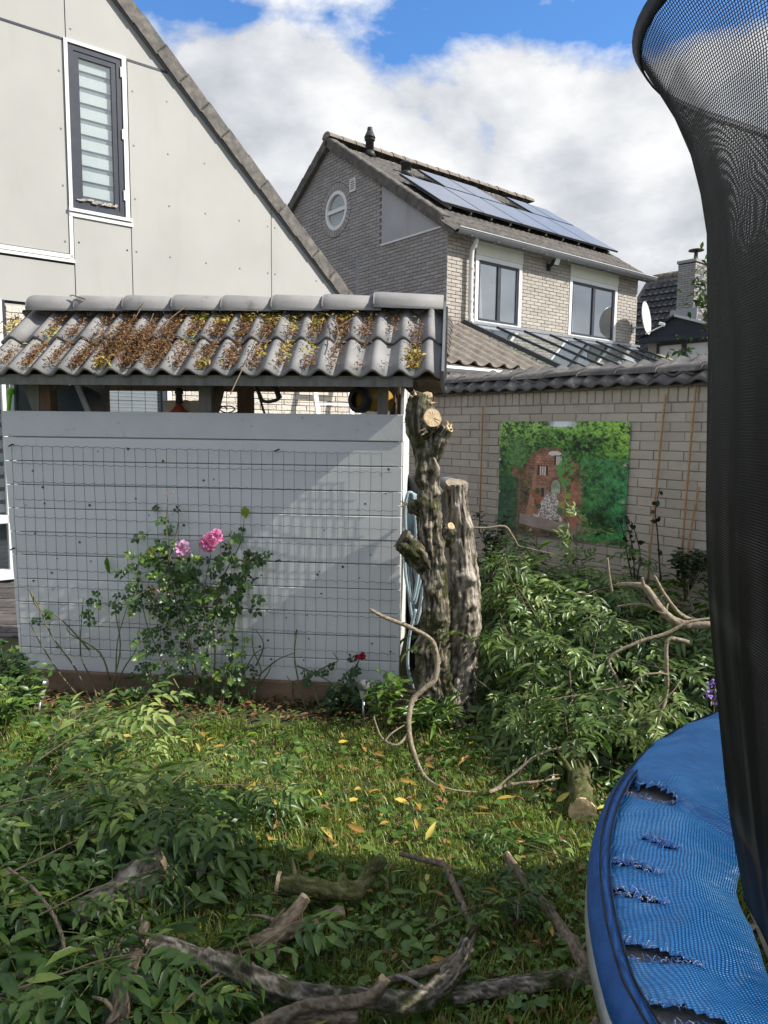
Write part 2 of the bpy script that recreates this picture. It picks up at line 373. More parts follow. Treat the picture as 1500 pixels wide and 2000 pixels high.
# ================================================================== left house: white panelled gable end
LH = Frame((-3.906, 7.173), 52, 142)
lh = thing('house', 'white panelled house with a steep tiled gable and a narrow striped-blind window', 'house', LH.w(0, 0))
va, vb = LH.px(252, 0), LH.px(690, 583)
vsl = (vb[1]-va[1])/(vb[0]-va[0])
vz = lambda t: va[1]+vsl*(t-va[0])
hp_wall = line_hp((va[0], va[1]-.19), (vb[0], vb[1]-.19))
UE = 5.75
zb = 2.83; z1 = 5.45
ts = LH.px(126, 40)[0]; tw0, tw1 = LH.px(128, 240)[0], LH.px(248, 260)[0]
zw1 = LH.px(185, 105)[1]; zw0 = LH.px(195, 412)[1]; zt = LH.px(70, 497)[1]; tg = LH.px(529, 500)[0]; ty = LH.px(257, 500)[0]; tx = LH.px(146, 540)[0]
g = .004
rects = [(-2.5, ts, z1, 9.2), (ts, UE, z1, 9.2), (-2.5, tw0, zt+.05, z1), (-2.5, tx, zb, zt-.05), (tx, ty, zb, zw0-.07), (ty, tg, zb, z1), (tg, UE, zb, z1)]
for (a, b, c, d) in rects:
    p = [(a+g, c+g), (b-g, c+g), (b-g, d-g), (a+g, d-g)]
    p = clip(p, *hp_wall)
    if len(p) > 2: MB().prism(LH, p, 0, .014, .5, .002).build('wall_panel', M_panel, lh)
sc = MB()
def scr(t, z): sc.lathe(LH.w(t, z, .0145), [(.0001, 0.003), (.008, .003), (.011, 0)], 8, -LH.n if 0 else LH.n, .5, False)
for (a, b, c, d) in rects[1:]:
    for z in np.arange(c+.12, min(d, 6.9), .55):
        for t in (a+.05, b-.05, (a+b)/2 if b-a > 1 else a+.05, a+(b-a)*.25 if b-a > 1.4 else b-.05, a+(b-a)*.75 if b-a > 1.4 else b-.05):
            if z < vz(t)-.3 and t > -.6: scr(t, z)
sc.build('screw_heads', M_screw, lh, kind='stuff')
# body behind the panels
bk = clip([(-2.5, 0), (UE, 0), (UE, 9), (-2.5, 9)], *line_hp((va[0], va[1]-.2), (vb[0], vb[1]-.2)))
hole_t = (tw0+.05, tw1-.05)
def split_body(mb, poly, win):
    (a, b, c, d) = win
    for q in (clip(poly, 1, 0, a), clip(poly, -1, 0, -b), clip(clip(clip(poly, -1, 0, -a), 1, 0, b), 0, 1, c), clip(clip(clip(poly, -1, 0, -a), 1, 0, b), 0, -1, -d)):
        if len(q) > 2: mb.prism(LH, q, -.25, -.012)
LHD = [LH.px(203, 780)[0], LH.px(325, 780)[0]]
body = MB(); up = clip(bk, 0, -1, -zb+.02); split_body(body, up, (hole_t[0], hole_t[1], zw0, zw1))
body.build('wall_core', M_dark, lh)
low = MB()
for (a, b) in ((.15, LHD[0]), (LHD[1], UE)): low.fbox(LH, a, b, 0, zb, -.25, -.012)
low.fbox(LH, LHD[0], LHD[1], 2.3, zb, -.25, -.012); low.build('plinth_core', M_cmort, lh)
MB().prism(LH, clip(bk, 0, -1, -.01), -6.0, -5.9).build('rear_wall', M_panel, lh)
# narrow window with trim, sash and striped blind
win = MB()
for q in ((tw0, tw0+.035, zw0-.03, zw1+.02), (tw1-.045, tw1, zw0-.03, zw1+.02), (tw0, tw1, zw1+.02, zw1+.05)): win.fbox(LH, *q, .0, .034)
W = win.build('window', M_trim, lh)
MB().fbox(LH, tw0-.005, tw1+.02, zw0-.062, zw0-.03, 0, .045).build('sill', M_trim, W)
MB().fbox(LH, tw0, tw1+.03, zw0-.11, zw0-.07, 0, .03).build('drip_strip', M_trim, W)
def frame_ring(F, a, b, c, d, wd, o0, o1):
    m = MB()
    for q in ((a, a+wd, c, d), (b-wd, b, c, d), (a+wd, b-wd, c, c+wd), (a+wd, b-wd, d-wd, d)): m.fbox(F, *q, o0, o1)
    return m
frame_ring(LH, tw0+.037, tw1-.047, zw0-.03, zw1+.018, .055, -.09, .02).build('outer_frame', M_dark, W)
sa, sb, s0, s1 = tw0+.094, tw1-.104, zw0+.027, zw1-.039
frame_ring(LH, sa, sb, s0, s1, .05, -.07, .012).build('sash', M_dark, W)
MB().fbox(LH, sa+.05, sb-.05, s0+.05, s1-.05, -.008, -.002).build('pane', GL, W)
nsl = 9; hh = (s1-s0-.1)/nsl
for i in range(nsl):
    z = s0+.05+i*hh
    MB().fbox(LH, sa+.045, sb-.045, z+hh*.34, z+hh, -.034, -.030).build('blind_band', M_blindw, W)
MB().fbox(LH, sa+.04, sb-.04, s0+.04, s1-.04, -.050, -.046).build('blind_back', M_blindd, W)
for i in range(3): MB().fbox(LH, tw1-.062, tw1-.046, zw0+.15+i*.62, zw0+.25+i*.62, .02, .035).build('hinge', M_trim, W)
pe = MB()
for i in range(14):
    u = sa+.01+(sb-sa-.02)*i/14+random.uniform(-.01, .01); pe.box(LH.w(u, s0+.045+random.uniform(-.012, .012), .031), LH.u, LH.n, (0, 0, 1), random.uniform(.02, .06), .004, random.uniform(.012, .03))
pe.build('peeling_paint', mat('peeled_wood', [(0, (.30, .25, .20)), (.5, (.45, .40, .34)), (1, (.75, .74, .72))], .9, 40), W)
# horizontal trims
MB().fbox(LH, -2.5, tx, zt-.035, zt-.005, 0, .035).build('trim_strip', M_trim, lh); MB().fbox(LH, -2.5, tw0+.02, zt+.005, zt+.045, 0, .026).build('trim_strip', M_trim, lh)
MB().fbox(LH, tw0-.005, tw0+.03, zt-.02, zw0-.064, 0, .026).build('trim_strip', M_trim, lh)
MB().fbox(LH, -2.5, va[0]+(z1-va[1]+.19)/vsl-.02, z1-.012, z1+.012, 0, .018).build('seam_strip', M_dark, lh)
# verge tiles down the gable edge and the roof behind them
vd = (LH.w(vb[0], vb[1])-LH.w(va[0], va[1])).normalized(); vn = LH.n.cross(vd); vn = vn if vn.z > 0 else -vn
start = LH.w(va[0], va[1])-vd*1.5; nvt = int(((LH.w(vb[0], vb[1])-start).length+2.0)/.335)
for i in range(nvt):
    c = start+vd*(i+.5)*.335
    m = MB(); tl = vn*(.008*((i % 2)*.0)); dd = (vd-vn*.035).normalized(); nn = dd.cross(LH.n); nn = nn if nn.z > 0 else -nn
    m.box(c-nn*.012+LH.n*-.12, dd, LH.n, nn, .36, .36, .024); m.box(c-nn*.088+LH.n*.055, dd, LH.n, nn, .355, .028, .15)
    m.build('verge_tile', M_vtile, lh)
r0 = LH.w(va[0], va[1]-.1)-vd*6; r1 = LH.w(vb[0], vb[1]-.1)+vd*2.0
MB().bar(r0-LH.n*3.1-vn*.03, r1-LH.n*3.1-vn*.03, 6.0, .06, vn).build('roof', M_rtile, lh)
MB().bar(r0+LH.n*.02-vn*.055, r1+LH.n*.02-vn*.055, .05, .10, vn).build('barge_board', M_gut, lh)
# cream split-stone ground floor with a door and a tall window at the left edge
bricks(LH, lh, M_cbr, M_cbt, .165, UE, 0, zb-.01, .225, .068, .007, .012, holes=[(LHD[0], LHD[1], -.1, 2.3)], prio=lambda u, z: abs(z-2.05) if u > .5 else abs(z-2.5)*.5, limit=300, jit=.003)
wl = MB()
for q in ((-2.5, .135, 0.04, .14), (-2.5, .135, .62, .70), (-1.25, -1.21, .14, zb), (.098, .132, .14, zb)): wl.fbox(LH, *q, -.05, .035)
wl.build('window', M_trim, lh); MB().fbox(LH, -2.5, .12, .06, 2.7, -.03, -.024).build('pane', GL, lh)
for k in range(14): MB().fbox(LH, -2.4, .097, .72+k*.13, .72+k*.13+.085, -.08, -.075).build('blind_band', M_blindw, lh)
MB().fbox(LH, -2.5, .13, .0, 2.75, -.25, -.2).build('dark_interior', M_blindd, lh)
MB().fbox(LH, .136, .158, .05, zb, -.01, .03).build('door_post', M_dark, lh)
# the dark glazed door seen through the slot of the store
d0, d1 = LHD
fd = frame_ring(LH, d0, d1+.0, 0.03, 2.3, .05, -.08, .016).build('door', M_dark, lh)
MB().fbox(LH, d0+.05, d1-.05, .08, 2.25, -.04, -.034).build('door_glass', mat('frosted_glass', [(0, (.16, .19, .21)), (1, (.20, .235, .25))], .25, 4, stretch=(1, 1, 1)), fd)
for i in range(14): MB().fbox(LH, d0+.06, d1-.06, 1.62+i*.04, 1.628+i*.04, -.034, -.031).build('glass_line', M_zinc, fd)
MB().fbox(LH, d1+.004, d1+.06, 0.03, 2.3, -.05, .026).build('door_jamb', M_trim, lh)
# ================================================================== neighbour house
C0 = at(875, 430, 12.5)
NF = Frame(C0, 51.2, 141.2); NG = Frame(C0, -38.8, -128.8)
nh = thing('brick_house', 'grey brick house with round gable window and solar panels on its tiled roof', 'house', (C0.x, C0.y, 0))
EZ = 5.05; RS = NG.px(645, 272)[0]; RZ = NG.px(645, 276)[1]
sl_ = (RZ-.06-EZ)/RS; GW = 2*RS; FL = NF.px(1246, 560)[0]
hpR = line_hp((0, EZ-.02), (RS, RZ-.10)); hpL = line_hp((RS, RZ-.10), (GW, EZ-.02))
cw, cz = NG.px(655.5, 411); CR = .37
pq = [NG.px(748, 343), NG.px(748, 478), NG.px(876, 440), (0, EZ-.05)]
ps, pz0, pz1 = pq[0][0], (pq[1][1]+pq[2][1])/2+.02, pq[0][1]
bricks(NG, nh, M_nbr, M_nbt, 0, GW, 2.4, RZ, .218, .0625, .009, 0, halfs=[hpR, hpL], circles=[(cw, cz, CR+.16)],
       skip=lambda u, z: u < ps and z > pz0, prio=lambda u, z: abs(u-2.6)*.3+abs(z-5.4), limit=300, depth=.02)
win1 = [NF.px(929, 500)[0], NF.px(1020, 520)[0], NF.px(928, 636)[1], NF.px(930, 463)[1]]
win2 = [NF.px(1113, 548)[0], NF.px(1206, 563)[0], NF.px(1112, 664)[1], NF.px(1117, 512)[1]]
zs_ = (win1[2]+win2[2])/2; zt_ = EZ-.12
ws = [(win1[0], win1[1]), (win2[0], win2[1])]
NB2 = [(0, (.36, .325, .285)), (.5, (.41, .373, .328)), (1, (.455, .415, .365))]  # gable brick made lighter and warmer, sunlight put into the colour
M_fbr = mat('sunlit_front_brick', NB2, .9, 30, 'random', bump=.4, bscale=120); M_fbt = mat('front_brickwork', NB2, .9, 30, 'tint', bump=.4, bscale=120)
bricks(NF, nh, M_fbr, M_fbt, 0, FL, 1.8, EZ-.1, .218, .0625, .009, 0, holes=[(a-.0, b+.0, zs_, 9) for a, b in ws], prio=lambda u, z: abs(z-4.2)+u*.1, limit=300, depth=.02, name='facing_brick')
# bodies (mortar and rooms)
mb = MB(); core = clip(clip([(.012, 0), (GW, 0), (GW, 9), (.012, 9)], *hpR), *hpL)
hr_ = CR+.0
for q in (clip(core, 1, 0, cw-hr_), clip(core, -1, 0, -cw-hr_), clip(clip(clip(core, -1, 0, -cw+hr_), 1, 0, cw+hr_), 0, 1, cz-hr_), clip(clip(clip(core, -1, 0, -cw+hr_), 1, 0, cw+hr_), 0, -1, -cz-hr_)):
    if len(q) > 2: mb.prism(NG, q, -.30, -.007)
mb.build('gable_core', M_mort, nh)
mb = MB(); xs = [0, ws[0][0], ws[0][1], ws[1][0], ws[1][1], FL]
for i in range(5):
    if i in (1, 3): mb.fbox(NF, xs[i], xs[i+1], 0, zs_, -.3, -.007); mb.fbox(NF, xs[i], xs[i+1], zs_+1.22, EZ-.02, -.3, -.007)
    else: mb.fbox(NF, xs[i]+(.31 if i == 0 else 0), xs[i+1], 0, EZ-.02, -.3, -.007)
mb.build('front_core', M_mort, nh)
EG = Frame(NF.w(FL, 0), -38.8, 51.2)
MB().prism(EG, core, -.3, 0).build('end_wall', M_mort, nh)
MB().fbox(NF, .0, FL, 2.2, EZ-.1, -2.6, -2.5).build('room_wall', M_blindd, nh); MB().fbox(NF, .32, FL-.3, 3.0, 3.05, -2.5, -.3).build('room_floor', M_brown, nh)
# grey gable panel
MB().prism(NG, [(ps, pz0), (.0, pz0), (0, EZ-.04), (ps, EZ+sl_*ps-.06)], -.02, .02, .5, .003).build('gable_panel', M_gpan, nh)
MB().fbox(NG, 0, ps+.01, pz0-.035, pz0-.004, 0, .03).build('flashing_strip', M_gutl, nh)
# round window
ring = MB()
for k in range(34):
    a0, a1 = 2*math.pi*(k+.07)/34, 2*math.pi*(k+.93)/34
    MB().prism(NG, [(cw+math.cos(a)*r_, cz+math.sin(a)*r_) for a, r_ in ((a0, CR+.015), (a1, CR+.015), (a1, CR+.15), (a0, CR+.15))], -.02, .004, .5, .003).build('ring_brick', M_nbr, nh)
rw = MB(); pts = [(cw+math.cos(2*math.pi*k/40)*1.0, cz+math.sin(2*math.pi*k/40)) for k in range(40)]
for k in range(40):
    a0, a1 = 2*math.pi*k/40, 2*math.pi*(k+1)/40
    rw.prism(NG, [(cw+math.cos(a)*r_, cz+math.sin(a)*r_) for a, r_ in ((a0, CR-.06), (a1, CR-.06), (a1, CR+.012), (a0, CR+.012))], -.08, -.005)
rwo = rw.build('round_window', M_trim, nh)
MB().fbox(NG, cw-CR+.05, cw+CR-.05, cz-.035, cz+.035, -.075, -.012).build('glazing_bar', M_trim, rwo)
MB().prism(NG, [(cw+math.cos(2*math.pi*k/32)*(CR-.05), cz+math.sin(2*math.pi*k/32)*(CR-.05)) for k in range(32)], -.05, -.044).build('pane', GL, rwo)
MB().prism(NG, [(cw+math.cos(2*math.pi*k/32)*(CR-.02), cz+math.sin(2*math.pi*k/32)*(CR-.02)) for k in range(32)], -.006-.0, -.0055-.0).mesh('x')
MB().prism(NG, [(cw+math.cos(2*math.pi*k/32)*(CR-.01), cz+math.sin(2*math.pi*k/32)*(CR-.01)) for k in range(32)], -.085, -.08).build('blind', M_blindd, rwo)
# louvre vent
vu, vzz = NG.px(690, 362); v = frame_ring(NG, vu-.095, vu+.095, vzz-.12, vzz+.12, .022, 0, .025).build('air_vent', M_trim, nh)
for k in range(5): MB().fbox(NG, vu-.075, vu+.075, vzz-.09+k*.04, vzz-.072+k*.04, .004, .02).build('louvre', M_trim, v)
MB().fbox(NG, vu-.08, vu+.08, vzz-.1, vzz+.1, .001, .003).build('vent_hole', M_black, v)
# windows of the front
for k, (a, b) in enumerate(ws):
    fo = frame_ring(NF, a+.004, b-.004, zs_+.03, zs_+1.22, .075, -.06, .012).build('window', M_trim, nh)
    mid = a+(b-a)*.50
    frame_ring(NF, a+.08, mid+.02, zs_+.106, zs_+1.144, .045, -.05, .0).build('sash', M_dark, fo)
    frame_ring(NF, mid-.025+.046, b-.08, zs_+.106, zs_+1.144, .045, -.05, -.012).build('sash', M_dark, fo)
    MB().fbox(NF, a+.12, mid-.02, zs_+.15, zs_+1.1, -.03, -.024).build('pane', GLN, fo)
    MB().fbox(NF, mid+.06, b-.12, zs_+.15, zs_+1.1, -.034, -.028).build('pane', GLN, fo)
    MB().fbox(NF, a, b, zs_+1.225, zt_, -.02, .022).build('lintel_panel', M_cpan, nh)
    cu = MB(); u0 = a+.1
    for j in range(8): cu.prism(NF, [(u0+j*.035, zs_+.1), (u0+.03+j*.035, zs_+.1), (u0+.03+j*.02, zs_+1.15), (u0+j*.02, zs_+1.15)], -.16-.02*(j % 2), -.13-.02*(j % 2))
    cu.build('curtain', M_trim, fo)
    for j in range(int((b-a)/.075)): MB().fbox(NF, a+.0+j*.075+.004, a+j*.075+.071, zs_-.045, zs_+.024, -.02, .035).build('sill_brick', M_rtile, nh)
# front roof plane
wid = RS+.32; RU = (NG.w(RS, RZ-.02)-NF.w(0, EZ+.0)); ez_ = Vector((0, 0, 1))
back = -NF.n; eu = (back*RS+ez_*(RZ-.05-EZ)).normalized(); eo = NF.w(-.08, EZ+.0)-eu*.30
rlen = RS/ (eu.dot(back))+.30
MB().bar(NF.w(FL/2, EZ-.05)-eu*.25, NF.w(FL/2, EZ-.05)+eu*(rlen-.3), FL+.2, .06, eu.cross(NF.u)).build('roof', M_rtile, nh)
eb = (NF.n*RS+ez_*(RZ-.05-EZ)).normalized(); o2 = NF.w(FL/2, EZ-.05)+back*(2*RS)
MB().bar(o2-eb*.25, o2+eb*(rlen-.3), FL+.2, .06, eb.cross(NF.u)).build('rear_roof', M_rtile, nh)
tm = tile_mesh('roof_tile', .30, .385, 2, .038, .02, M_rtile, 5)
lay(nh, tm, eo, NF.u.copy(), eu, int((FL+.2)/.30)+1, int(rlen/.335), .30, .335)
en = NF.u.cross(eu); en = en if en.z > 0 else -en
def rpl(x, y, off=.10):
    o = eo+en*off; d = ray(x, y); t = (o-Vector((0, 0, HC))).dot(en)/d.dot(en); p = Vector((0, 0, HC))+d*t-o; return (p.dot(NF.u), p.dot(eu))
RW = lambda t, q, off=0: eo+NF.u*t+eu*q+en*off
# verge tiles both sides, ridge caps
def verge(A, B, nrm, m_, step=.34, drop=.17, wdt=.16):
    d = (B-A); n_ = int(d.length/step); d.normalize(); q = nrm.cross(d); q = q if q.z > 0 else -q
    for i in range(n_):
        dd = (d-q*.045 if d.z < 0 else d+q*-.045).normalized(); c = A+d*(i+.5)*step; qq = dd.cross(nrm); qq = qq if qq.z > 0 else -qq
        b = MB(); b.box(c+qq*.055-nrm*(wdt/2-.02), dd, nrm, qq, step*1.06, wdt, .03); b.box(c-qq*(drop/2-.06)+nrm*.03, dd, nrm, qq, step*1.05, .03, drop); b.build('verge_tile', m_, nh)
verge(NG.w(RS, RZ+.0, .06), NG.w(-.12, EZ-.02, .06), NG.n, M_rtile); verge(NG.w(RS, RZ+.0, .06), NG.w(GW+.3, EZ-.2, .06), NG.n, M_rtile)
for i in range(int((FL+.3)/.33)+1):
    b = MB(); a = NF.w(-.1+i*.33, RZ+.03)-NF.n*RS; tt = .012*random.random()
    prof = [(.135*math.cos(q), .11*math.sin(q)) for q in np.linspace(math.pi, 0, 8)]
    vs = [a+NF.u*x-NF.n*p*sc_+ez_*(zq*sc_+tt) for x, sc_ in ((0, 1.1), (.36, .98)) for p, zq in prof]
    b.add(vs, [(j, j+1, 8+j+1, 8+j) for j in range(7)]+[tuple(range(8)), tuple(range(15, 7, -1))]); b.build('ridge_tile', M_otile, nh)
# gutter, soffit, downpipe
gz = EZ-.13
gu = MB(); A_, B_ = NF.w(-.05, gz+.02, .26), NF.w(FL+.18, gz+.02, .26)
prof = [(.085*math.cos(q), .085*math.sin(q)) for q in np.linspace(-math.pi, 0, 9)]
vs = [p+NF.n*x+ez_*z for p in (A_, B_) for x, z in prof]+[p+NF.n*x*.93+ez_*z*.93 for p in (A_, B_) for x, z in prof]
gu.add(vs, [(j, j+1, 9+j+1, 9+j) for j in range(8)]+[(18+j, 27+j, 27+j+1, 18+j+1) for j in range(8)]); gu.build('gutter', M_gut, nh)
MB().tube([A_+NF.n*.088, B_+NF.n*.088], .008, 6).build('gutter_lip', M_gutl, nh)
MB().fbox(NF, -.02, FL+.15, gz-.0, gz+.016, 0.024, .19).build('soffit', M_gut, nh)
for k in range(9): MB().bar(NF.w(.25+k*.65, gz-.07, .17), NF.w(.25+k*.65, gz-.075, .33), .02, .012).build('gutter_bracket', M_zinc, nh)
pu_ = NF.px(913, 540)[0]; zp0 = NF.px(908, 640)[1]
MB().tube(crom([NF.w(pu_, gz-.05, .2), NF.w(pu_, gz-.16, .16), NF.w(pu_, gz-.3, .09), NF.w(pu_, zp0+.35, .09), NF.w(pu_, zp0+.2, .10), NF.w(pu_-.04, zp0+.10, .16), NF.w(pu_-.08, zp0+.05, .2)], 5), .042, 12).build('downpipe', M_pvc, nh, True)
for z in (zp0+.45, zp0+1.0): MB().lathe(NF.w(pu_, z, .09), [(.046, -.025), (.049, 0), (.046, .025)], 12).build('pipe_clip', M_pvc, nh)
# flues on the roof
def flue(x, y0, y1, name, prof, label):
    t, q = rpl(x, y0, .05); b0 = RW(t, q, .05); Y = b0.y; h = at(x, y1, Y).z-b0.z
    f = thing(name, label, 'flue', b0)
    MB().lathe(b0-ez_*.1, [(r_, hh_*h+.1*(1-hh_)) for r_, hh_ in prof], 16).build('pipe', M_bpipe, f, True)
    MB().lathe(b0-ez_*.06, [(.13, 0), (.11, .09), (.09, .13)], 14).build('lead_collar', M_bpipe, f, True)
flue(722, 302, 238, 'roof_flue', [(.085, 0), (.085, .50), (.11, .51), (.11, .54), (.085, .55), (.085, .58), (.12, .60), (.11, .66), (.07, .82), (.055, .84), (.06, .87), (.05, .98), (.02, 1)], 'tall black flue with conical cap near the ridge of the grey brick house')
flue(793, 340, 304, 'roof_flue', [(.10, 0), (.10, .72), (.125, .73), (.125, .82), (.09, .92), (.03, 1)], 'short black vent pipe with domed cap beside the solar panels')
# solar panels: each is a thing of its own lying on the roof
SPL = []
def panel(t, q, pw, hh_):
    b = MB(); z_ = .15; b.box(RW(t+pw/2, q+hh_/2, z_), NF.u, eu, en, pw, hh_, .035); sp = b.build('solar_panel', M_bpipe, nh)
    MB().box(RW(t+pw/2, q+hh_/2, z_+.0195), NF.u, eu, en, pw-.03, hh_-.03, .004).build('cell_sheet', M_cell, sp)
    for sx in (.25, .75): MB().box(RW(t+pw*sx, q+hh_/2, .09), NF.u, eu, en, .04, hh_*.96, .05).build('mounting_rail', M_alu, sp)
off_ = .17

for c in range(5): panel(.50+c*1.085, 1.13, 1.065, 1.42)
for t_ in (1.75, 2.62, 4.46, 5.20): panel(t_, 2.62, .85 if t_ < 4 else .72, 1.02)
# floodlight
fu, fz = NF.px(1070, 520); fl = thing('floodlight', 'black floodlight on the brick wall between the two upper windows', 'floodlight', NF.w(fu, fz))
MB().fbox(NF, fu-.04, fu+.04, fz-.08, fz+.03, 0.006, .04).build('mount', M_bpipe, fl); MB().bar(NF.w(fu, fz-.02, .04), NF.w(fu+.02, fz+.02, .13), .03, .03).build('arm', M_bpipe, fl)
hd = MB().box(NF.w(fu+.03, fz+.07, .16), NF.u, (NF.n*.9-ez_*.4).normalized(), (ez_*.9+NF.n*.4).normalized(), .16, .07, .16).build('lamp_head', M_bpipe, fl)
MB().box(NF.w(fu+.03, fz+.055, .198), NF.u, (NF.n*.9-ez_*.4).normalized(), (ez_*.9+NF.n*.4).normalized(), .13, .006, .12).build('lens', M_gutl, hd)
MB().lathe(NF.w(fu-.02, fz-.1, .05), [(.03, 0), (.04, .03), (.03, .06)], 10).build('motion_sensor', M_bpipe, fl)
# satellite dish beyond the right corner
du, dz_ = NF.px(1259, 622, .35); dc = NF.w(du, dz_, .35); da = Vector((math.sin(rad(124)), math.cos(rad(124)), .14)).normalized()
ds = thing('satellite_dish', 'white satellite dish on an arm at the right corner of the grey brick house', 'satellite dish', dc)
b = MB(); b.lathe(dc, [(.001, -.02), (.15, -.012), (.27, .008), (.345, .035), (.35, .045), (.34, .045), (.26, .018), (.15, 0), (.001, -.006)], 28, da, .5, False)
b.build('reflector', M_pvc, ds, True)
MB().tube([NF.w(FL-.12, dz_-.15, .02), NF.w(FL+.02, dz_-.15, .25), dc-da*.03], .02, 8).build('wall_arm', M_zinc, ds)
fe = dc+da*.42-ez_*.22; MB().tube([dc-ez_*.33+da*.03, fe], .014, 6).build('feed_arm', M_pvc, ds)
MB().tube([fe, fe+(dc-fe).normalized()*.12], [.035, .03], 10).build('feed_horn', M_pvc, ds)
MB().fbox(NF, FL-.18, FL-.06, dz_-.25, dz_-.05, .004, .02).build('wall_plate', M_zinc, ds)
# ------------------------------------------------ lean-to with a hip, and the glass roof
LT = 3.42; pit = math.tan(rad(25)); run = 2.0
ed = (NF.n-ez_*pit).normalized(); edu = -ed
gl_t = NF.px(912, 645)[0]
lt = thing('lean_to', 'low tiled lean-to roof with a hip, built against the grey brick house', 'lean-to', NF.w(0, 0, 1))
om = tile_mesh('roof_tile', .30, .385, 1, .065, .02, M_otile, 10, 2.2)
ln_ = run/NF.n.dot(ed) if 0 else run/abs(ed.dot(NF.n)); orow = NF.w(-run-.1, LT)+ed*ln_
hipd = None
def keep(p):
    t = (p-NF.o).dot(NF.u); o_ = (p-NF.o).dot(NF.n); return t > -o_-.05 and t < gl_t-.12
lay(lt, om, orow+Vector((0, 0, .02)), NF.u.copy(), edu, int((run+.3+gl_t)/.3)+2, int(ln_/.335), .30, .335, keep=keep)
g2 = (NG.n-ez_*pit).normalized(); MBr = MB()
MBr.add([NF.w(0, LT), NF.w(gl_t+.1, LT), NF.w(gl_t+.1, LT, 0)+ed*ln_, NF.w(-run, LT-run*pit, run)], [(0, 1, 2, 3)])
MBr.add([NF.w(0, LT), NF.w(-run, LT-run*pit, run), NG.w(4, LT-run*pit, run), NG.w(4, LT)], [(0, 1, 2, 3)])
MBr.build('roof_deck', M_otile, lt)
hp0, hp1 = NF.w(-.02, LT+.06, .02), NF.w(-run, LT-run*pit+.07, run); hd_ = (hp1-hp0); nh_ = int(hd_.length/.30); hd_.normalize(); hx = hd_.cross(ez_).normalized(); hz = hx.cross(hd_)
for i in range(nh_):
    prof = [(.12*math.cos(q), .10*math.sin(q)-.03) for q in np.linspace(math.pi, 0, 8)]
    vs = [hp0+hd_*(i*.30+x)+hx*p*k+hz*(z*k+.0) for x, k in ((0, .93), (.34, 1.1)) for p, z in prof]
    vs += [v_-hz*.02 for v_ in vs]
    MB().add(vs, [(j, j+1, 9+j, 8+j) for j in range(7)]+[(8+j, 9+j, 25+j, 24+j) for j in range(7)]).build('hip_tile', M_rtile, lt, True)
lwz = LT-run*pit
mb = MB(); mb.fbox(NF, -run+.35, FL, 0, lwz-.12, run-.35, run-.25); mb.fbox(NG, -.2, 4, 0, lwz-.12, run-.35, run-.25); mb.build('wall', M_cmort, lt)
MB().tube([NF.w(-run-.06, lwz-.06, run+.02), NG.w(4, lwz-.06, run+.06)], .06, 8).build('gutter', M_zinc, lt)
MB().tube([NF.w(-run-.06, lwz-.06, run+.05), NF.w(gl_t, lwz-.06, run+.05)], .05, 8).build('gutter', M_zinc, lt)
gr = thing('glass_roof', 'sloping glass veranda roof below the two upper windows of the brick house', 'glass roof', NF.w(2, 0, 1))
GT = LT+.06; nb_ = 7; gw = (FL+.05-gl_t)/nb_; ge = (NF.n-ez_*pit*.92).normalized(); gln = 2.9; gn = NF.u.cross(ge); gn = gn if gn.z > 0 else -gn
for i in range(nb_):
    t = gl_t-.02+i*gw
    MB().box(NF.w(t+gw/2, GT, .02)+ge*gln/2, NF.u, ge, gn, gw-.05, gln, .01).build('pane', GLR, gr)
for i in range(nb_+1):
    t = gl_t-.04+i*gw
    MB().box(NF.w(t, GT+.01, .02)+ge*gln/2, NF.u, ge, gn, .028, gln, .035).build('glazing_bar', M_dark, gr)
MB().bar(NF.w(gl_t, GT+.02, .03), NF.w(FL+.1, GT+.02, .03), .06, .05).build('wall_flashing', M_zinc, gr)
MB().bar(NF.w(gl_t-.10, GT+.01, .03), NF.w(gl_t-.10, GT+.01, .03)+ge*gln, .07, .07).build('edge_beam', M_dark, gr)
e_ = NF.w(0, GT, 0)+ge*gln
for t in (gl_t+.05, gl_t+2.2, FL-.05): MB().bar(NF.w(t, 0, 0)+ge.dot(NF.n)*gln*NF.n, NF.w(t, GT-gln*abs(ge.z), 0)+ge.dot(NF.n)*gln*NF.n, .09, .09, NF.n).build('post', M_trim, gr)
vt = thing('tiled_verge', 'narrow strip of old mossy tiles at the far end of the glass roof', 'roof', NF.w(FL+.3, 0, 1))
mo = tile_mesh('roof_tile', .30, .385, 2, .035, .02, mat('mossy_tile', [(0, (.2, .17, .10)), (1, (.36, .31, .18))], .95, 12, bump=.5, bscale=60), 5)
lay(vt, mo, NF.w(FL+.12, LT+.02)+ed*3.0, NF.u.copy(), edu, 2, 8, .30, .335)
MB().bar(NF.w(FL+.42, LT-.05, 0), NF.w(FL+.42, LT-.05, 0)+ed*3.0, .6, .04, (0, 0, 1)).build('roof_deck', M_otile, vt)
MB().fbox(NF, FL+.3, FL+.55, 0, 2.2, .2, 2.5).build('side_wall', M_cmort, vt)
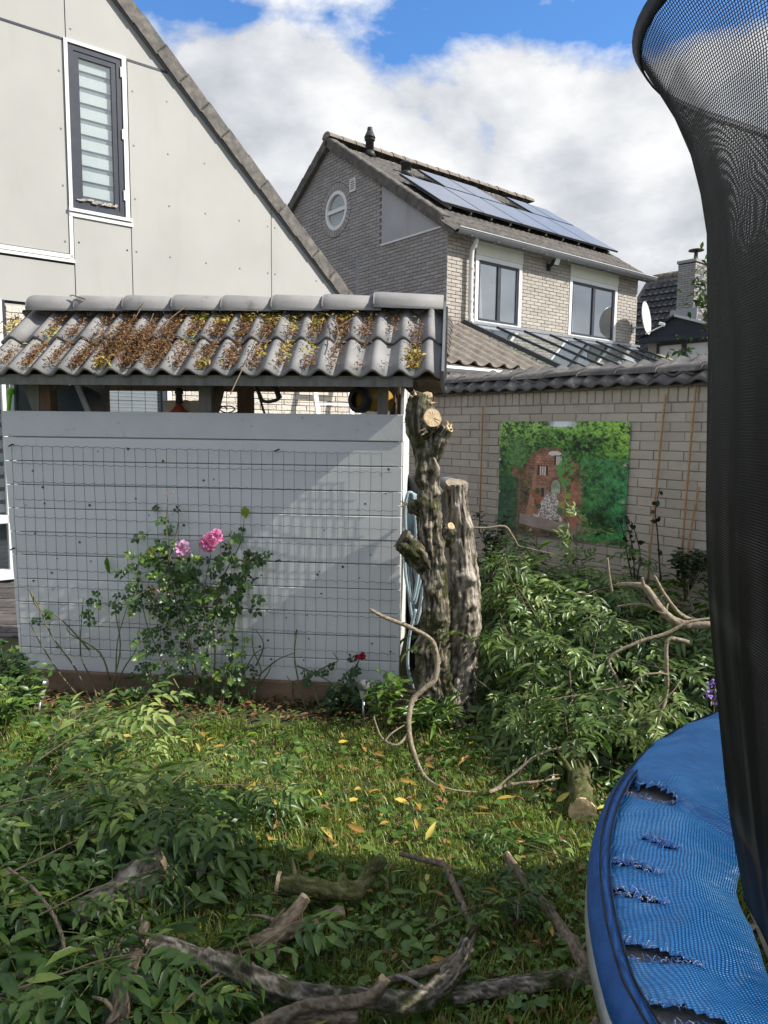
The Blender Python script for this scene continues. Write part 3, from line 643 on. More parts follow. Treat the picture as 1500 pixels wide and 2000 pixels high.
# ================================================================== far house with chimney and dormer
FO = at(1325, 640, 21.0); FH = Frame(FO, -40, -130)
fh = thing('far_house', 'distant house with dark tiled roof, brick chimney and grey dormer', 'house', (FO.x, FO.y, 0))
fu0, fu1 = FH.px(1236, 600)[0]+1.5, -6.0
zr = FH.px(1300, 553)[1]+.9; ze = FH.px(1300, 690)[1]-1.0; dp = (zr-ze)/math.tan(rad(48))
fe_ = (-FH.n*dp+ez_*(zr-ze)).normalized(); fl_ = math.hypot(dp, zr-ze)
MB().fbox(FH, fu1, fu0, 0, ze, -4, -.1).build('wall', M_mort, fh)
MB().bar(FH.w((fu0+fu1)/2, ze, .2), FH.w((fu0+fu1)/2, ze, .2)+fe_*fl_, fu0-fu1, .08, (0, 0, 1)).build('roof', M_rtile, fh)
fe2 = (FH.n*dp+ez_*(zr-ze)).normalized(); oo = FH.w((fu0+fu1)/2, ze, .2)-FH.n*2*dp
MB().bar(oo, oo+fe2*fl_, fu0-fu1, .08, (0, 0, 1)).build('roof', M_rtile, fh)
ft = MB(); nfc = int((fu0-fu1)/.2); fnn = FH.u.cross(fe_); fnn = fnn if fnn.z > 0 else -fnn
for r_ in range(int(fl_/.33)):
    for c in range(nfc):
        p = FH.w(fu1+(c+.5)*.2, ze, .2)+fe_*(r_+.5)*.33+fnn*.08
        x = FH.u; vs = []
        for y in (-.19, .16):
            for k, hgt in ((-.10, 0), (-.04, .035), (.04, .035), (.10, 0)): vs.append(p+x*k+fe_*y+fnn*(hgt+(-.03 if y > 0 else .02)))
        for k, hgt in ((-.10, -.03), (-.04, .0), (.04, .0), (.10, -.03)): vs.append(p+x*k-fe_*.19+fnn*(hgt))
        ft.add(vs, [(0, 1, 5, 4), (1, 2, 6, 5), (2, 3, 7, 6), (0, 8, 9, 1), (1, 9, 10, 2), (2, 10, 11, 3)], random.random())
ft.build('roof_tiles', mat('slate_tile', [(0, (.035, .036, .04)), (1, (.07, .07, .072))], .8, 3, 'tint'), fh, kind='stuff')
for i in range(int((fu0-fu1)/.35)): MB().lathe(FH.w(fu1+i*.35, zr+.04, .2)-FH.n*dp, [(.13, 0), (.11, .38)], 10, FH.u).build('ridge_tile', M_otile, fh, True)
def block(px0, px1, pxm, ytop, ybot, Yoff, name, par):
    pass
cu1, cz1 = FH.px(1325, 512, -.9)[0], FH.px(1325, 516, -.9)[1]; cu0 = FH.px(1359, 512, -.9)[0]; cz0 = FH.px(1330, 602, -.9)[1]-.8
CF = Frame(FH.w(cu0, 0, -.9), -40, -130); CS = Frame(FH.w(cu0, 0, -.9), 50, 140)
ch = MB().fbox(CF, 0, cu1-cu0, cz0, cz1-.02, -.9, -.014).build('chimney', M_mort, fh)
bricks(CF, ch, M_nbr, M_nbt, 0, cu1-cu0, cz0, cz1, .21, .0625, .01, 0, limit=0, depth=.012); bricks(CS, ch, M_nbr, M_nbt, 0, .9, cz0, cz1, .21, .0625, .01, 0, limit=0, depth=.012)
MB().fbox(CF, -.03, cu1-cu0+.03, cz1-.0, cz1+.08, -.93, .03).build('chimney_cap', M_nbr, ch)
MB().lathe(CF.w((cu1-cu0)*.4, cz1+.08, -.4), [(.2, 0), (.06, .1), (.05, .3), (.22, .31), (.22, .34), (.01, .36)], 10).build('cowl', M_bpipe, ch)
MB().fbox(CF, -.15, cu1-cu0+.15, cz0, cz0+.75, .02, .05).build('lead_flashing', M_gpan, ch)
DF = Frame(FH.w(FH.px(1318, 650, 1.2)[0], 0, 1.2), -40, -130)
az = DF.px(1318, 619)[1]; ew, ezd = DF.px(1247, 664)[0], DF.px(1247, 664)[1]; er = -ew
dm = fh
MB().prism(DF, [(ew, ezd), (0, az), (er, ezd+.15), (er, ezd)], -1.8, 0).build('dormer_gable', M_dark, dm)
MB().bar(DF.w(ew-.1, ezd-.05, .06), DF.w(er, ezd-.05, .06), .16, .14).build('beam', M_dark, dm); MB().bar(DF.w(0, az+.03, .04), DF.w(er-.1, ezd+.16, .04), .12, .06).build('roof_edge', M_gutl, dm); MB().bar(DF.w(0, az+.03, .04), DF.w(ew, ezd+.03, .04), .12, .05).build('roof_edge', M_dark, dm)
MB().fbox(DF, er, ew-.25, ezd-2.2, ezd-.1, -1.7, -.1).build('dormer_wall', M_cmort, dm)
for k in range(5):
    u = ew-.55-k*.78
    wd_ = frame_ring(DF, u-.78, u, ezd-1.3, ezd-.15, .06, -.09, -.02).build('window', M_dark, dm); MB().fbox(DF, u-.72, u-.06, ezd-1.24, ezd-.21, -.085, -.08).build('blind', M_trim, wd_)
# ================================================================== setting: ground
M_soil = mat('lawn_soil', [(0, (.030, .034, .014)), (.5, (.05, .06, .02)), (1, (.075, .06, .032))], .95, 5, bump=.7, bscale=40)
def gz_(x, y): return .018*mn.noise(Vector((x*1.3, y*1.3, 0)))+.008*mn.noise(Vector((x*4, y*4, 3)))
nx_ = 90; V = []; 
gx = list(np.linspace(-3.2, 3.2, nx_)); gy = list(np.linspace(.2, 7.0, nx_))
b = MB()
for y in gy:
    for x in gx: b.v.append((x, y, gz_(x, y)-.012)); b.t.append(.5)
b.f = [(j*nx_+i, j*nx_+i+1, (j+1)*nx_+i+1, (j+1)*nx_+i) for j in range(nx_-1) for i in range(nx_-1)]
b.build('lawn', M_soil, None, True, kind='structure')
R_ = 900; b = MB(); b.add([(-R_, -R_, -.04), (R_, -R_, -.04), (R_, R_, -.04), (-R_, R_, -.04)], [(0, 1, 2, 3)])
b.build('ground', mat('far_ground', [(0, (.05, .06, .03)), (1, (.09, .09, .06))], .95, .5), None, kind='structure')
M_pav = mat('paver', [(0, (.055, .05, .05)), (1, (.12, .105, .10))], .9, 12, 'random', bump=.4, bscale=60)
PV = Frame((-4.3, 5.6), 85, 175)
b = MB(); b.box((-3.0, 7.4, -.018), (1, 0, 0), (0, 1, 0), (0, 0, 1), 4.6, 4.6, .03)
pav = b.build('patio', M_mort, None, kind='structure')
pm = MB().box((0, 0, 0), (1, 0, 0), (0, 1, 0), (0, 0, 1), .205, .10, .05).mesh('paver', M_pav)
for j in range(17):
    for i in range(17):
        x, y = -5.05+i*.213+(j % 2)*.1, 5.35+j*.109
        put("paver", pm, pav, Matrix.Translation((x, y, -.012+random.uniform(-.003, .003))) @ Matrix.Rotation(random.uniform(-.02, .02), 4, 'Z'))
# ================================================================== garden wall
WO = at(1380, 749, 4.9); WZ = 1.93
WF = Frame(WO, -41, -131)
gwl = thing('garden_wall', 'painted beige brick garden wall topped with mossy dark tiles', 'wall', WF.w(0, 0))
zh = WZ-.115; nrow = int(zh/.0675); z0 = zh-nrow*.0675
bricks(WF, gwl, M_wbr, M_wbt, -3.2, 3.3, z0, zh+.001, .222, .0675, .006, 0, prio=lambda u, z: (0 if -.1 < u < 2.6 and z > .55 else 5)+(1.6 if .6 < u < 1.7 and .8 < z < 1.65 else 0)-z*.3, limit=280, depth=.03, jit=.002)
n_ = 0; hm = None
for k in range(int(6.5/.073)):
    u = -3.2+k*.073
    if -.2 < u < 2.7:
        p = [(-.033, -.05), (.033, -.05), (.033, .05), (-.033, .05)]
        F0 = Frame((0, 0), 90, 0); hm = hm or MB().prism(F0, p, -.03, 0, .5, .004).mesh('header_brick', M_wbr)
        put('header_brick', hm, gwl, WF.M(u, zh+.057, random.uniform(-.002, .004)) @ Matrix.Rotation(random.uniform(-.02, .02), 4, 'Y'))
rest = MB()
for k in range(int(6.5/.073)):
    u = -3.2+k*.073
    if not -.2 < u < 2.7: rest.prism(WF, [(u-.033, zh+.007), (u+.033, zh+.007), (u+.033, zh+.107), (u-.033, zh+.107)], -.03, 0, random.random(), .004)
rest.build('header_course', M_wbt, gwl, kind='stuff')
MB().fbox(WF, -3.2, 3.3, 0, WZ, -.21, -.006).build('wall_core', M_wmort, gwl)
ct = tile_mesh('coping_tile', .30, .30, 2, .032, .02, M_ptile, 6)
ceu = (-WF.n*.86+ez_*.50).normalized()
for r_ in range(2):
    ex = WF.u*WF.h*-1; 
    lay(gwl, ct, WF.w(-3.2, WZ+.005+.0, .07)+ceu*(.0+r_*.115), WF.u.copy(), ceu, 22, 1, .30, .3, tilt=.10-.02*r_, name='coping_tile', jit=.006)
for k in range(20):
    u = -3.2+k*.325
    prof = [(.10*math.cos(q), .058*math.sin(q)) for q in np.linspace(math.pi, 0, 9)]
    a = WF.w(u, WZ+.105+random.uniform(0, .008), -.115)
    vs = [a+WF.u*x-WF.n*p*s_+ez_*(z*s_) for x, s_ in ((0, 1.12), (.02, 1.14), (.36, .96)) for p, z in prof]; vs = [v_+Vector((mn.noise(v_*14), mn.noise(v_*14+Vector((9, 0, 0))), mn.noise(v_*17)))*.012 for v_ in vs]; vs += [v_-ez_*.02 for v_ in vs]
    f = [(r_*9+j, r_*9+j+1, (r_+1)*9+j+1, (r_+1)*9+j) for r_ in range(2) for j in range(8)]+[(j, j+1, 28+j, 27+j) for j in range(8)]
    MB().add(vs, f).build('ridge_tile', M_ptile, gwl, True)
MB().add([WF.w(-3.2, WZ+.0, .05), WF.w(3.3, WZ+.0, .05), WF.w(3.3, WZ+.1, -.11), WF.w(-3.2, WZ+.1, -.11), WF.w(3.3, WZ+.0, -.27), WF.w(-3.2, WZ+.0, -.27)], [(0, 1, 2, 3), (3, 2, 4, 5), (0, 5, 4, 1)]).build('coping_bed', M_wmort, gwl)
# bamboo canes leaning on the wall
M_cane = mat('bamboo', [(0, (.34, .18, .08)), (1, (.50, .30, .14))], .6, 30)
for (a, b_, lab) in (((1300, 770), (1268, 1105), 'bamboo cane on the beige wall just right of the alley poster'), ((1359, 752), (1335, 1050), 'tall bamboo cane on the beige wall next to the black net'), ((1365, 950), (1346, 1060), 'short bamboo cane low on the beige wall next to the black net'), ((943, 795), (939, 985), 'bamboo cane on the beige wall left of the alley poster'), ((847, 757), (846, 800), 'bamboo cane at the left end of the beige wall, at the tile edge')):
    p, q = WF.px(*a, .03), WF.px(*b_, .05); pts = [WF.w(p[0]+(q[0]-p[0])*k/12, p[1]+(q[1]-p[1])*k/12-(0 if k < 12 else .25), .03+.03*k/12) for k in range(13)]
    mb = MB(); mb.tube(pts, .0075, 7); 
    for k in range(1, 12, 3): mb.lathe(pts[k], [(.0072, -.006), (.0095, 0), (.0072, .006)], 7, pts[k+1]-pts[k])
    o = mb.build('bamboo_cane', M_cane, None, True); tag(o, lab, 'bamboo cane', 'bamboo canes on the garden wall')
# ================================================================== poster of an alley under ivy
pa, pb = WF.px(1231, 823, .02), WF.px(978, 825, .02); pbm = WF.px(1218, 1067, .02)[1]
gu_, gv_ = 330, 270
def vnoise(u, v, s, seed):
    r_ = np.random.default_rng(seed); n = int(s)+3; g_ = r_.random((n, n)); x, y = u*s, v*s
    i, j = x.astype(int), y.astype(int); fx, fy = x-i, y-j; fx, fy = fx*fx*(3-2*fx), fy*fy*(3-2*fy)
    return (g_[j, i]*(1-fx)+g_[j, i+1]*fx)*(1-fy)+(g_[j+1, i]*(1-fx)+g_[j+1, i+1]*fx)*fy
U, Vv = np.meshgrid(np.linspace(0, .9999, gu_), np.linspace(0, .9999, gv_))   # u left to right, v top to bottom
def fbm(s, seed): return sum(vnoise(U, Vv, s*2**k, seed+k)*.5**k for k in range(4))/1.875
n_a, n_b, n_c = fbm(14, 1), fbm(30, 20), fbm(6, 40)
def col(c): return np.array(c, float)[None, None, :]
def lay_(im, mask, c): m = np.clip(mask, 0, 1)[..., None]; return im*(1-m)+c*m
cs = lambda x, k, c=.5: np.clip((x-c)*k+.5, 0, 1)[..., None]
n_d = .55*fbm(85, 60)+.45*fbm(34, 70); leaf = cs(n_d*.75+n_a*.45, 3.2, .62); big = cs(n_c, 2.6)
lf = leaf
dk, md, lt2 = col((.006, .022, .008)), col((.04, .14, .025)), col((.17, .36, .06))
im = (dk*(1-leaf)+md*leaf); hi_ = cs(n_d, 6, .58)*np.clip(1.15-Vv*1.6, 0, 1)[..., None]; im = im*(1-hi_*.8)+lt2*hi_*.8
top_ = np.clip((.24+.12*(n_c-.5)-Vv)*6, 0, 1)[..., None]*cs(n_d, 4, .48); im = im*(1-top_*.75)+col((.26, .48, .09))*top_*.75
rt_ = (np.clip((U-.74+.3*(n_c-.5))*5, 0, 1)*np.clip((.42-Vv)*4, 0, 1))[..., None]*cs(n_d, 4, .45); im = im*(1-rt_*.7)+col((.28, .52, .07))*rt_*.7
im = lay_(im, (Vv < .045+.03*(n_d-.5))*np.clip(1-np.abs(U-.52)/.12, 0, 1)*1.6, col((.62, .68, .74)))
mor = ((np.mod(Vv*44, 1) < .22) | (np.mod(U*30+.5*((Vv*44).astype(int) % 2), 1) < .14))*.45
brk = (n_d*1.3-.1-mor)[..., None]; brkc = col((.16, .075, .045))*(1-np.clip(brk, 0, 1))+col((.42, .21, .14))*np.clip(brk, 0, 1)
edge = .06*(n_a-.5)
def inrect(a, b_, c, d, e=.0): return ((U > a+edge*e) & (U < b_+edge*e) & (Vv > c+edge*e) & (Vv < d+edge*e)).astype(float)
side = ((U > .12) & (U < .70) & (Vv > .40+edge)).astype(float); im = lay_(im, side*np.clip(n_a*2.2-.45, 0, 1), brkc*.7)
ar = ((((U-.435)/.165)**2+((Vv-.42)/.16)**2 < 1) | ((np.abs(U-.435) < .165) & (Vv > .42) & (Vv < .92))).astype(float)
rim = ((((U-.435)/.20)**2+((Vv-.42)/.20)**2 < 1)).astype(float)*(Vv < .45); im = lay_(im, rim*.8, brkc*.8)
im = lay_(im, ar, brkc*(.55+.9*np.clip(n_a-.1, 0, 1)[..., None])*1.2)
im = lay_(im, ar*(np.abs(U-.435-.05*(n_a-.5)) > .125)*.75, col((.055, .035, .025))+col((.20, .10, .06))*cs(n_d, 4, .5))
im = lay_(im, ((((U-.47)/.05)**2+((Vv-.275)/.022)**2) < 1)*.9, col((.62, .58, .52)))
sk = ((U+(Vv-.5)*.15 > .30) & (U-(Vv-.5)*.1 < .325) & (Vv > .4) & (Vv < .85)).astype(float); im = lay_(im, sk*.7, col((.40, .20, .13)))
for (a, c, wd_, hg) in ((.335, .385, .085, .085), (.465, .29, .075, .085)):
    im = lay_(im, inrect(a, a+wd_, c, c+hg), col((.05, .03, .025)))
    for k in (.30, .52, .72): im = lay_(im, inrect(a+wd_*k-.006, a+wd_*k+.006, c+.008, c+hg), col((.62, .52, .45)))
im = lay_(im, ((((U-.485)/.046)**2+((Vv-.555)/.075)**2 < 1) | inrect(.44, .53, .555, .62).astype(bool))*.95, col((.14, .07, .05)))
im = lay_(im, ((((U-.485)/.036)**2+((Vv-.565)/.06)**2 < 1) | inrect(.452, .52, .565, .62).astype(bool))*1., col((.30, .36, .24))*(.5+n_b[..., None]))
im = lay_(im, inrect(.355, .405, .565, .66), col((.30, .20, .15))); im = lay_(im, inrect(.365, .397, .58, .66), col((.05, .03, .025)))
path = ((Vv > .62) & (np.abs(U-(.46-(Vv-.62)*.16)) < .035+(Vv-.62)*.40) & (Vv < .86)).astype(float)
im = lay_(im, path, col((.20, .165, .15))+col((.46, .42, .41))*cs(fbm(110, 400), 4, .5))
im = lay_(im, ((Vv > .84+U*.10-.03) & (Vv < .93+U*.12-.03) & (U > .2) & (U < .9)).astype(float), col((.30, .23, .20))*(.7+.5*n_a[..., None]))
for k in range(26):
    r_ = np.random.default_rng(100+k); a, c = r_.uniform(.30, .36) if k % 2 else r_.uniform(.515, .60), r_.uniform(.60, .80)
    im = lay_(im, (((U-a)/.022)**2+((Vv-c)/.03)**2 < 1)*.85, col(((.05, .14, .03), (.30, .10, .05), (.25, .30, .06), (.03, .07, .02))[k % 4]))
im = lay_(im, inrect(.60, .685, .35, .93, .4)*np.clip(n_a*1.6-.2, 0, 1), col((.38, .15, .10))*(.5+n_b[..., None]))
im = lay_(im, ((U > .66+edge) & (Vv > .30)).astype(float)*np.clip(n_c*2.6-.7, 0, 1), col((.015, .07, .025))+col((.06, .20, .05))*lf)
im = lay_(im, np.clip((U-.80+.10*(n_c-.5))*9, 0, 1)*np.clip((Vv-.28+.2*(n_a-.5))*5, 0, 1)*.85, col((.008, .05, .022))+col((.05, .26, .07))*lf)
im = lay_(im, ((U < .17+edge*.8-(Vv > .45)*.0)).astype(float)*.9*(Vv > .5), col((.006, .035, .014))+col((.04, .16, .06))*lf*n_c[..., None])
ball = (((U-.165)/.095)**2+((Vv-.28)/.135)**2 < 1+edge*3).astype(float); sh_ = cs(fbm(70, 300)*.8+.25*(.9-((U-.14)/.2)**2), 3.5, .55)
im = lay_(im, ball, col((.02, .07, .02))*(1-sh_)+col((.11, .24, .06))*sh_)
im = lay_(im, ((np.abs(U-.56+.12*(n_d-.5)) < .075*(1-np.abs(Vv-.40)/.2)) & (n_d > .46)).astype(float)*.85, col((.06, .30, .06)))
im = lay_(im, ((Vv > .93+edge) & (U > .28) & (U < .72)).astype(float)*.0, col((.1, .2, .05)))
im = np.clip(im*1.45*(.75+.5*n_d[..., None]), 0, 1)
PVv = np.array([tuple(WF.w(pb[0]+(pa[0]-pb[0])*u, pa[1]+(pbm-pa[1])*v, .022+.006*math.sin(u*5)+.004*math.sin(v*7+u*3))) for v in np.linspace(0, 1, gv_) for u in np.linspace(0, 1, gu_)])
idx = np.arange(gu_*gv_).reshape(gv_, gu_); PF = np.stack([idx[:-1, :-1], idx[:-1, 1:], idx[1:, 1:], idx[1:, :-1]], -1).reshape(-1, 4)
M_post = bpy.data.materials.new('poster_print'); M_post.use_nodes = True; t = M_post.node_tree; bs = t.nodes['Principled BSDF']; bs.inputs['Roughness'].default_value = .45
an = N(t, 'ShaderNodeAttribute', attribute_name='print'); t.links.new(an.outputs['Color'], bs.inputs['Base Color'])
pme = npmesh('poster', PVv, PF, m=M_post, smooth=True)
ca = pme.color_attributes.new('print', 'FLOAT_COLOR', 'POINT'); ca.data.foreach_set('color', np.concatenate([im.reshape(-1, 3), np.ones((gu_*gv_, 1))], 1).astype(np.float32).ravel())
poster = thing('garden_poster', 'printed garden poster of a brick alley under green ivy, hung on the beige brick wall', 'poster', WF.w((pa[0]+pb[0])/2, pbm, .012))
put('printed_sheet', pme, poster)
for u in (0.02, .3, .63, .98):
    for v in (.03, .97): MB().lathe(WF.w(pb[0]+(pa[0]-pb[0])*u, pa[1]+(pbm-pa[1])*v, .024), [(.006, .010), (.012, .009), (.014, .002)], 10, WF.n).build('eyelet', M_alu, poster)
for v in (.35, .65):
    for u in (.015, .985): MB().lathe(WF.w(pb[0]+(pa[0]-pb[0])*u, pa[1]+(pbm-pa[1])*v, .024), [(.006, .010), (.012, .009), (.014, .002)], 10, WF.n).build('eyelet', M_alu, poster)
# ================================================================== wood store: plank front, little tiled roof
SR = Vector((.10, 4.10, 0)); SF = Frame(SR, -85, 185)     # u grows to the left
SW = 2.39; e_x = -SF.u; s_b = -SF.n
st = thing('wood_store', 'grey plank wood store with a small tiled roof full of dry leaves', 'wood store', SF.w(0, 0))
zt_r, zb_r = SF.px(785, 810)[1], .115
zs = [SF.px(783, y)[1] for y in (863, 912, 961, 1009, 1057, 1104, 1153, 1200, 1246, 1293, 1340)]
MB().prism(SF, [(-.005, zs[0]+.003), (SW+.005, zs[0]+.003), (SW+.005, zt_r), (-.005, zt_r)], -.024, .006, .5, .003).build('top_board', M_board, st)
for i in range(10): MB().prism(SF, [(0, zs[i+1]+.0022), (SW-.012*i/3, zs[i+1]+.0022), (SW-.012*(i-1)/3 if i else SW, zs[i]-.0022), (0, zs[i]-.0022)], -.02, random.uniform(-.0015, .001), .2+.6*random.random(), .0035).build('plank', M_plank, st)
MB().prism(SF, [(0, .03), (SW-.04, .075), (SW-.04, zs[10]-.0022), (0, zs[10]-.0022)], -.02, 0, .9, .003).build('plank', M_plank, st)
MB().fbox(SF, .02, SW-.06, .05, zs[0]+.10, -.055, -.0245).build('backing', M_board, st)
kn = MB()
for i in range(60):
    u, z = random.uniform(.05, SW-.1), random.uniform(.15, 1.5); kn.lathe(SF.w(u, z, .0015), [(.001, .002), (random.uniform(.004, .009), .0015)], 7, SF.n, random.random(), False)
kn.build('nail_heads', mat('nail_stain', [(0, (.05, .045, .04)), (1, (.2, .19, .17))], .8, 20, 'tint'), st, kind='stuff')
# brown gravel board along the foot
bb = thing('gravel_board', 'weathered brown wooden board along the foot of the plank store', 'board', SF.w(1.2, 0, .05))
for (a, b_) in ((-.14, .62), (.63, 1.45), (1.46, 2.30)): MB().prism(SF, [(a, -.02), (b_, -.02), (b_, .105+.01*random.random()), (a, .075+.03*(a > .5))], .004, .04, .5, .004).build('board', M_base, bb)
# posts, braces, back rail
def pxpost(x0, x1, o0, o1, z0, z1, m_, nm='post'):
    MB().fbox(SF, SF.px(x1, 780, o1)[0], SF.px(x0, 780, o1)[0], z0, z1, o0, o1).build(nm, m_, st)
pxpost(76, 98, -.13, -.05, .1, 1.90, M_brown); pxpost(169, 204, -.76, -.68, 0, 2.1, M_wood); pxpost(463, 490, -.76, -.68, 0, 2.1, M_brown)
pxpost(388, 412, -.11, -.04, 1.5, 1.90, M_wood); pxpost(737, 757, -.11, -.04, .1, 1.90, M_wood); pxpost(762, 772, -.72, -.66, 0, 2.0, M_brown); pxpost(776, 782, -.4, -.36, 0, 2.0, M_brown)
def pxpoly(pts, o0, o1, m_, nm): MB().prism(SF, [SF.px(x, y, o1) for x, y in pts], o0, o1).build(nm, m_, st)
pxpoly([(43, 748), (76, 748), (76, 806), (64, 806)], -.09, -.045, M_wood, 'brace'); pxpoly([(98, 748), (116, 748), (98, 768)], -.10, -.06, M_brown, 'gusset')
pxpoly([(412, 748), (438, 748), (424, 806), (418, 806)], -.14, -.10, M_brown, 'gusset')
# roof
TH = rad(39); ru = (s_b*math.cos(TH)+ez_*math.sin(TH)); rn = (SF.n*math.sin(TH)+ez_*math.cos(TH))
RO = SF.w(0, 1.885, .13)            # eave line under the tiles
ru0, ru1 = -.21, 2.46
MB().fbox(SF, -.06, ru1-.03, 1.838, 1.895, .088, .118).build('fascia', M_wood, st)
rl = .70; apex = RO+ru*rl
MB().add([RO+SF.u*ru0-rn*.02, RO+SF.u*ru1-rn*.02, apex+SF.u*ru1-rn*.02, apex+SF.u*ru0-rn*.02], [(0, 1, 2, 3)]).build('roof_deck', M_brown, st)
rb = (s_b*math.cos(TH)-ez_*math.sin(TH))
MB().add([apex+SF.u*ru0-rn*.03, apex+SF.u*ru1-rn*.03, apex+SF.u*ru1+rb*rl-rn*.03, apex+SF.u*ru0+rb*rl-rn*.03], [(0, 1, 2, 3)]).build('rear_deck', M_brown, st)
smt = tile_mesh('roof_tile', .30, .40, 2, .044, .018, M_ctile, 10, 1.35)
TILE0 = RO+SF.u*ru1
lay(st, smt, TILE0.copy(), -SF.u, ru, 9, 2, .2967, .335, tilt=.075, jit=.002)
rbu = -rb; o3 = apex+rb*rl+SF.u*ru0
lay(st, smt, o3, SF.u.copy(), rbu, 9, 2, .2967, .335, tilt=.075, jit=.002)
rzc = apex+ez_*.0
for k in range(8):
    u = 2.39-k*.312; prof = [(.125*math.cos(q), .085*math.sin(q)**.8 if math.sin(q) > 1e-6 else 0) for q in np.linspace(math.pi, 0, 13)]
    last = k == 7; a = rzc+SF.u*u+ez_*(.005+(.018 if last else random.uniform(0, .008))); dd = (-SF.u-ez_*.012*(1 if not last else 2.2)).normalized()
    vs = []
    for x, s_ in ((0, 1.06), (.012, 1.10), (.05, 1.10), (.36 if not last else .42, .98)): vs += [a+dd*x+s_b*p*s_+ez_*(z*s_) for p, z in prof]
    no = len(vs); vs += [v_-ez_*.018 for v_ in vs]
    f = [(r_*13+j, r_*13+j+1, (r_+1)*13+j+1, (r_+1)*13+j) for r_ in range(3) for j in range(12)]
    f += [(j, j+1, no+j+1, no+j) for j in range(12)]+[(39+j, 40+j, no+40+j, no+39+j) for j in range(12)]
    f += [(r_*13+c, (r_+1)*13+c, no+(r_+1)*13+c, no+r_*13+c) for r_ in range(3) for c in (0, 12)]
    MB().add(vs, f).build('ridge_tile', M_ctile, st, True)
# plain verge boards at the right end
for off_, m_ in ((.0, M_gut),):
    q0_, q1_ = RO+SF.u*(ru0-.012)-ru*.02, apex+SF.u*(ru0-.012)
    MB().bar(q0_+rn*.0, q1_+rn*.0, .014, .12, rn).build('verge_board', M_gut, st); MB().bar(q1_+ez_*.02, q1_+rb*rl+ez_*.02, .014, .12, rn).build('verge_board', M_gut, st)
    MB().bar(q1_-ez_*.40-SF.u*.012+s_b*.02, q1_+ez_*.03-SF.u*.012+s_b*.02, .05, .014, SF.u).build('verge_strip', M_wood, st)
# wire grid at the back of the store (a part)
wg = MB()
for k in range(24): wg.tube([SF.w(.1+k*.095, 1.55, -.70), SF.w(.1+k*.095, 2.0, -.70)], .0018, 4)
for z in (1.62, 1.70, 1.78, 1.86, 1.94): wg.tube([SF.w(.05, z, -.70), SF.w(2.33, z, -.70)], .0018, 4)
wg.build('rear_wire_grid', M_wire, st, kind='stuff')
# ---- wire trellis stapled to the front
tr = thing('wire_trellis', 'dark green wire mesh with wavy horizontal wires fixed on the grey planks', 'wire mesh', SF.w(1.2, .1, .02))
yl = [870, 904, 940, 974, 1008, 1042, 1075, 1108, 1142, 1175, 1204, 1238, 1272]; yr = [887, 924, 961, 998, 1034, 1068, 1103, 1138, 1172, 1206, 1241, 1276, 1311]
rows_ = []
for a, c in zip(yl, yr):
    pl, pr = SF.px(15, a), SF.px(775, c); rows_.append((pl, pr))
rz = lambda i, u: rows_[i][0][1]+(rows_[i][1][1]-rows_[i][0][1])*(rows_[i][0][0]-u)/(rows_[i][0][0]-rows_[i][1][0])
ul, ur_ = 2.33, .02
for i in range(13):
    u0_ = .11 if i == 0 else .06 if i == 1 else ur_; pts = []
    nn_ = int((ul-u0_)/.0155)
    for k in range(nn_+1):
        u = u0_+(ul-u0_)*k/nn_; pts.append(SF.w(u, rz(i, u)+.0035*math.sin(k*2*math.pi/4)+.004*mn.noise(Vector((u*3, i, 0))), .018+.006*mn.noise(Vector((u*2, i, 5)))))
    MB().tube(pts, .0012, 4).build('wire', M_wire, tr)
for k in range(37):
    u = ul-k*(ul-ur_)/36.5; pts = []
    for i in range(13):
        if (u < .11 and i < 1) or (u < .06 and i < 2): continue
        pts.append(SF.w(u+.006*mn.noise(Vector((k*.7, i*.4, 0))), rz(i, u), .0195))
    MB().tube(pts, .0012, 4).build('wire', M_wire, tr)
for (x, y) in ((22, 870), (540, 880), (25, 1072), (542, 1095), (500, 1130)):
    p = SF.px(x, y, .015); mb = MB(); mb.tube([SF.w(p[0]+.012, p[1]-.006, .022), SF.w(p[0]-.006, p[1]+.004, .025), SF.w(p[0]-.02, p[1]+.008, .022)], .0045, 5); mb.build('cable_tie', M_wire, tr)
# ================================================================== things seen through the slot of the store
def slot(x, y, off): p = SF.px(x, y, off); return SF.w(p[0], p[1], off)
M_lime = mat('lime_plastic', [(0, (.22, .62, .05)), (1, (.28, .72, .08))], .35, 8); M_slate = mat('slate_plastic', [(0, (.045, .06, .075)), (1, (.07, .085, .10))], .4, 6); M_pale = mat('pale_blue_plastic', [(0, (.42, .48, .52)), (1, (.50, .56, .60))], .4, 6)
hb = thing('hose_box', 'slate hose box with a lime green knobbed handle in the store', 'hose box', slot(80, 815, -.3))
MB().prism(SF, [(SF.px(x, y, -.3)[0], SF.px(x, y, -.3)[1]) for x, y in ((25, 850), (190, 850), (165, 765), (140, 752), (25, 748))], -.50, -.30, .5, .01).build('case', M_slate, hb)
MB().bar(slot(26, 745, -.29), slot(26, 860, -.29), .03, .03).build('edge_band', M_pale, hb); MB().bar(slot(150, 750, -.29), slot(192, 850, -.29), .02, .03).build('edge_band', M_pale, hb)
MB().tube(crom([slot(17, 812, -.2), slot(17, 795, -.2), slot(20, 770, -.2)], 4), .012, 10).build('handle', M_lime, hb, True); MB().lathe(slot(21, 764, -.2), [(.001, -.024), (.016, -.02), (.026, -.006), (.026, .006), (.018, .018), (.001, .022)], 14).build('knob', M_lime, hb, True)
M_red = mat('red_plastic', [(0, (.28, .05, .035)), (1, (.38, .08, .05))], .35, 12); M_bag = mat('clear_bag', [(0, (.42, .36, .28)), (1, (.60, .54, .44))], .3, 12, bump=.6, bscale=25)
fb = thing('red_bottle', 'dark red bottle with black neck in a crumpled plastic bag', 'bottle', slot(350, 815, -.2))
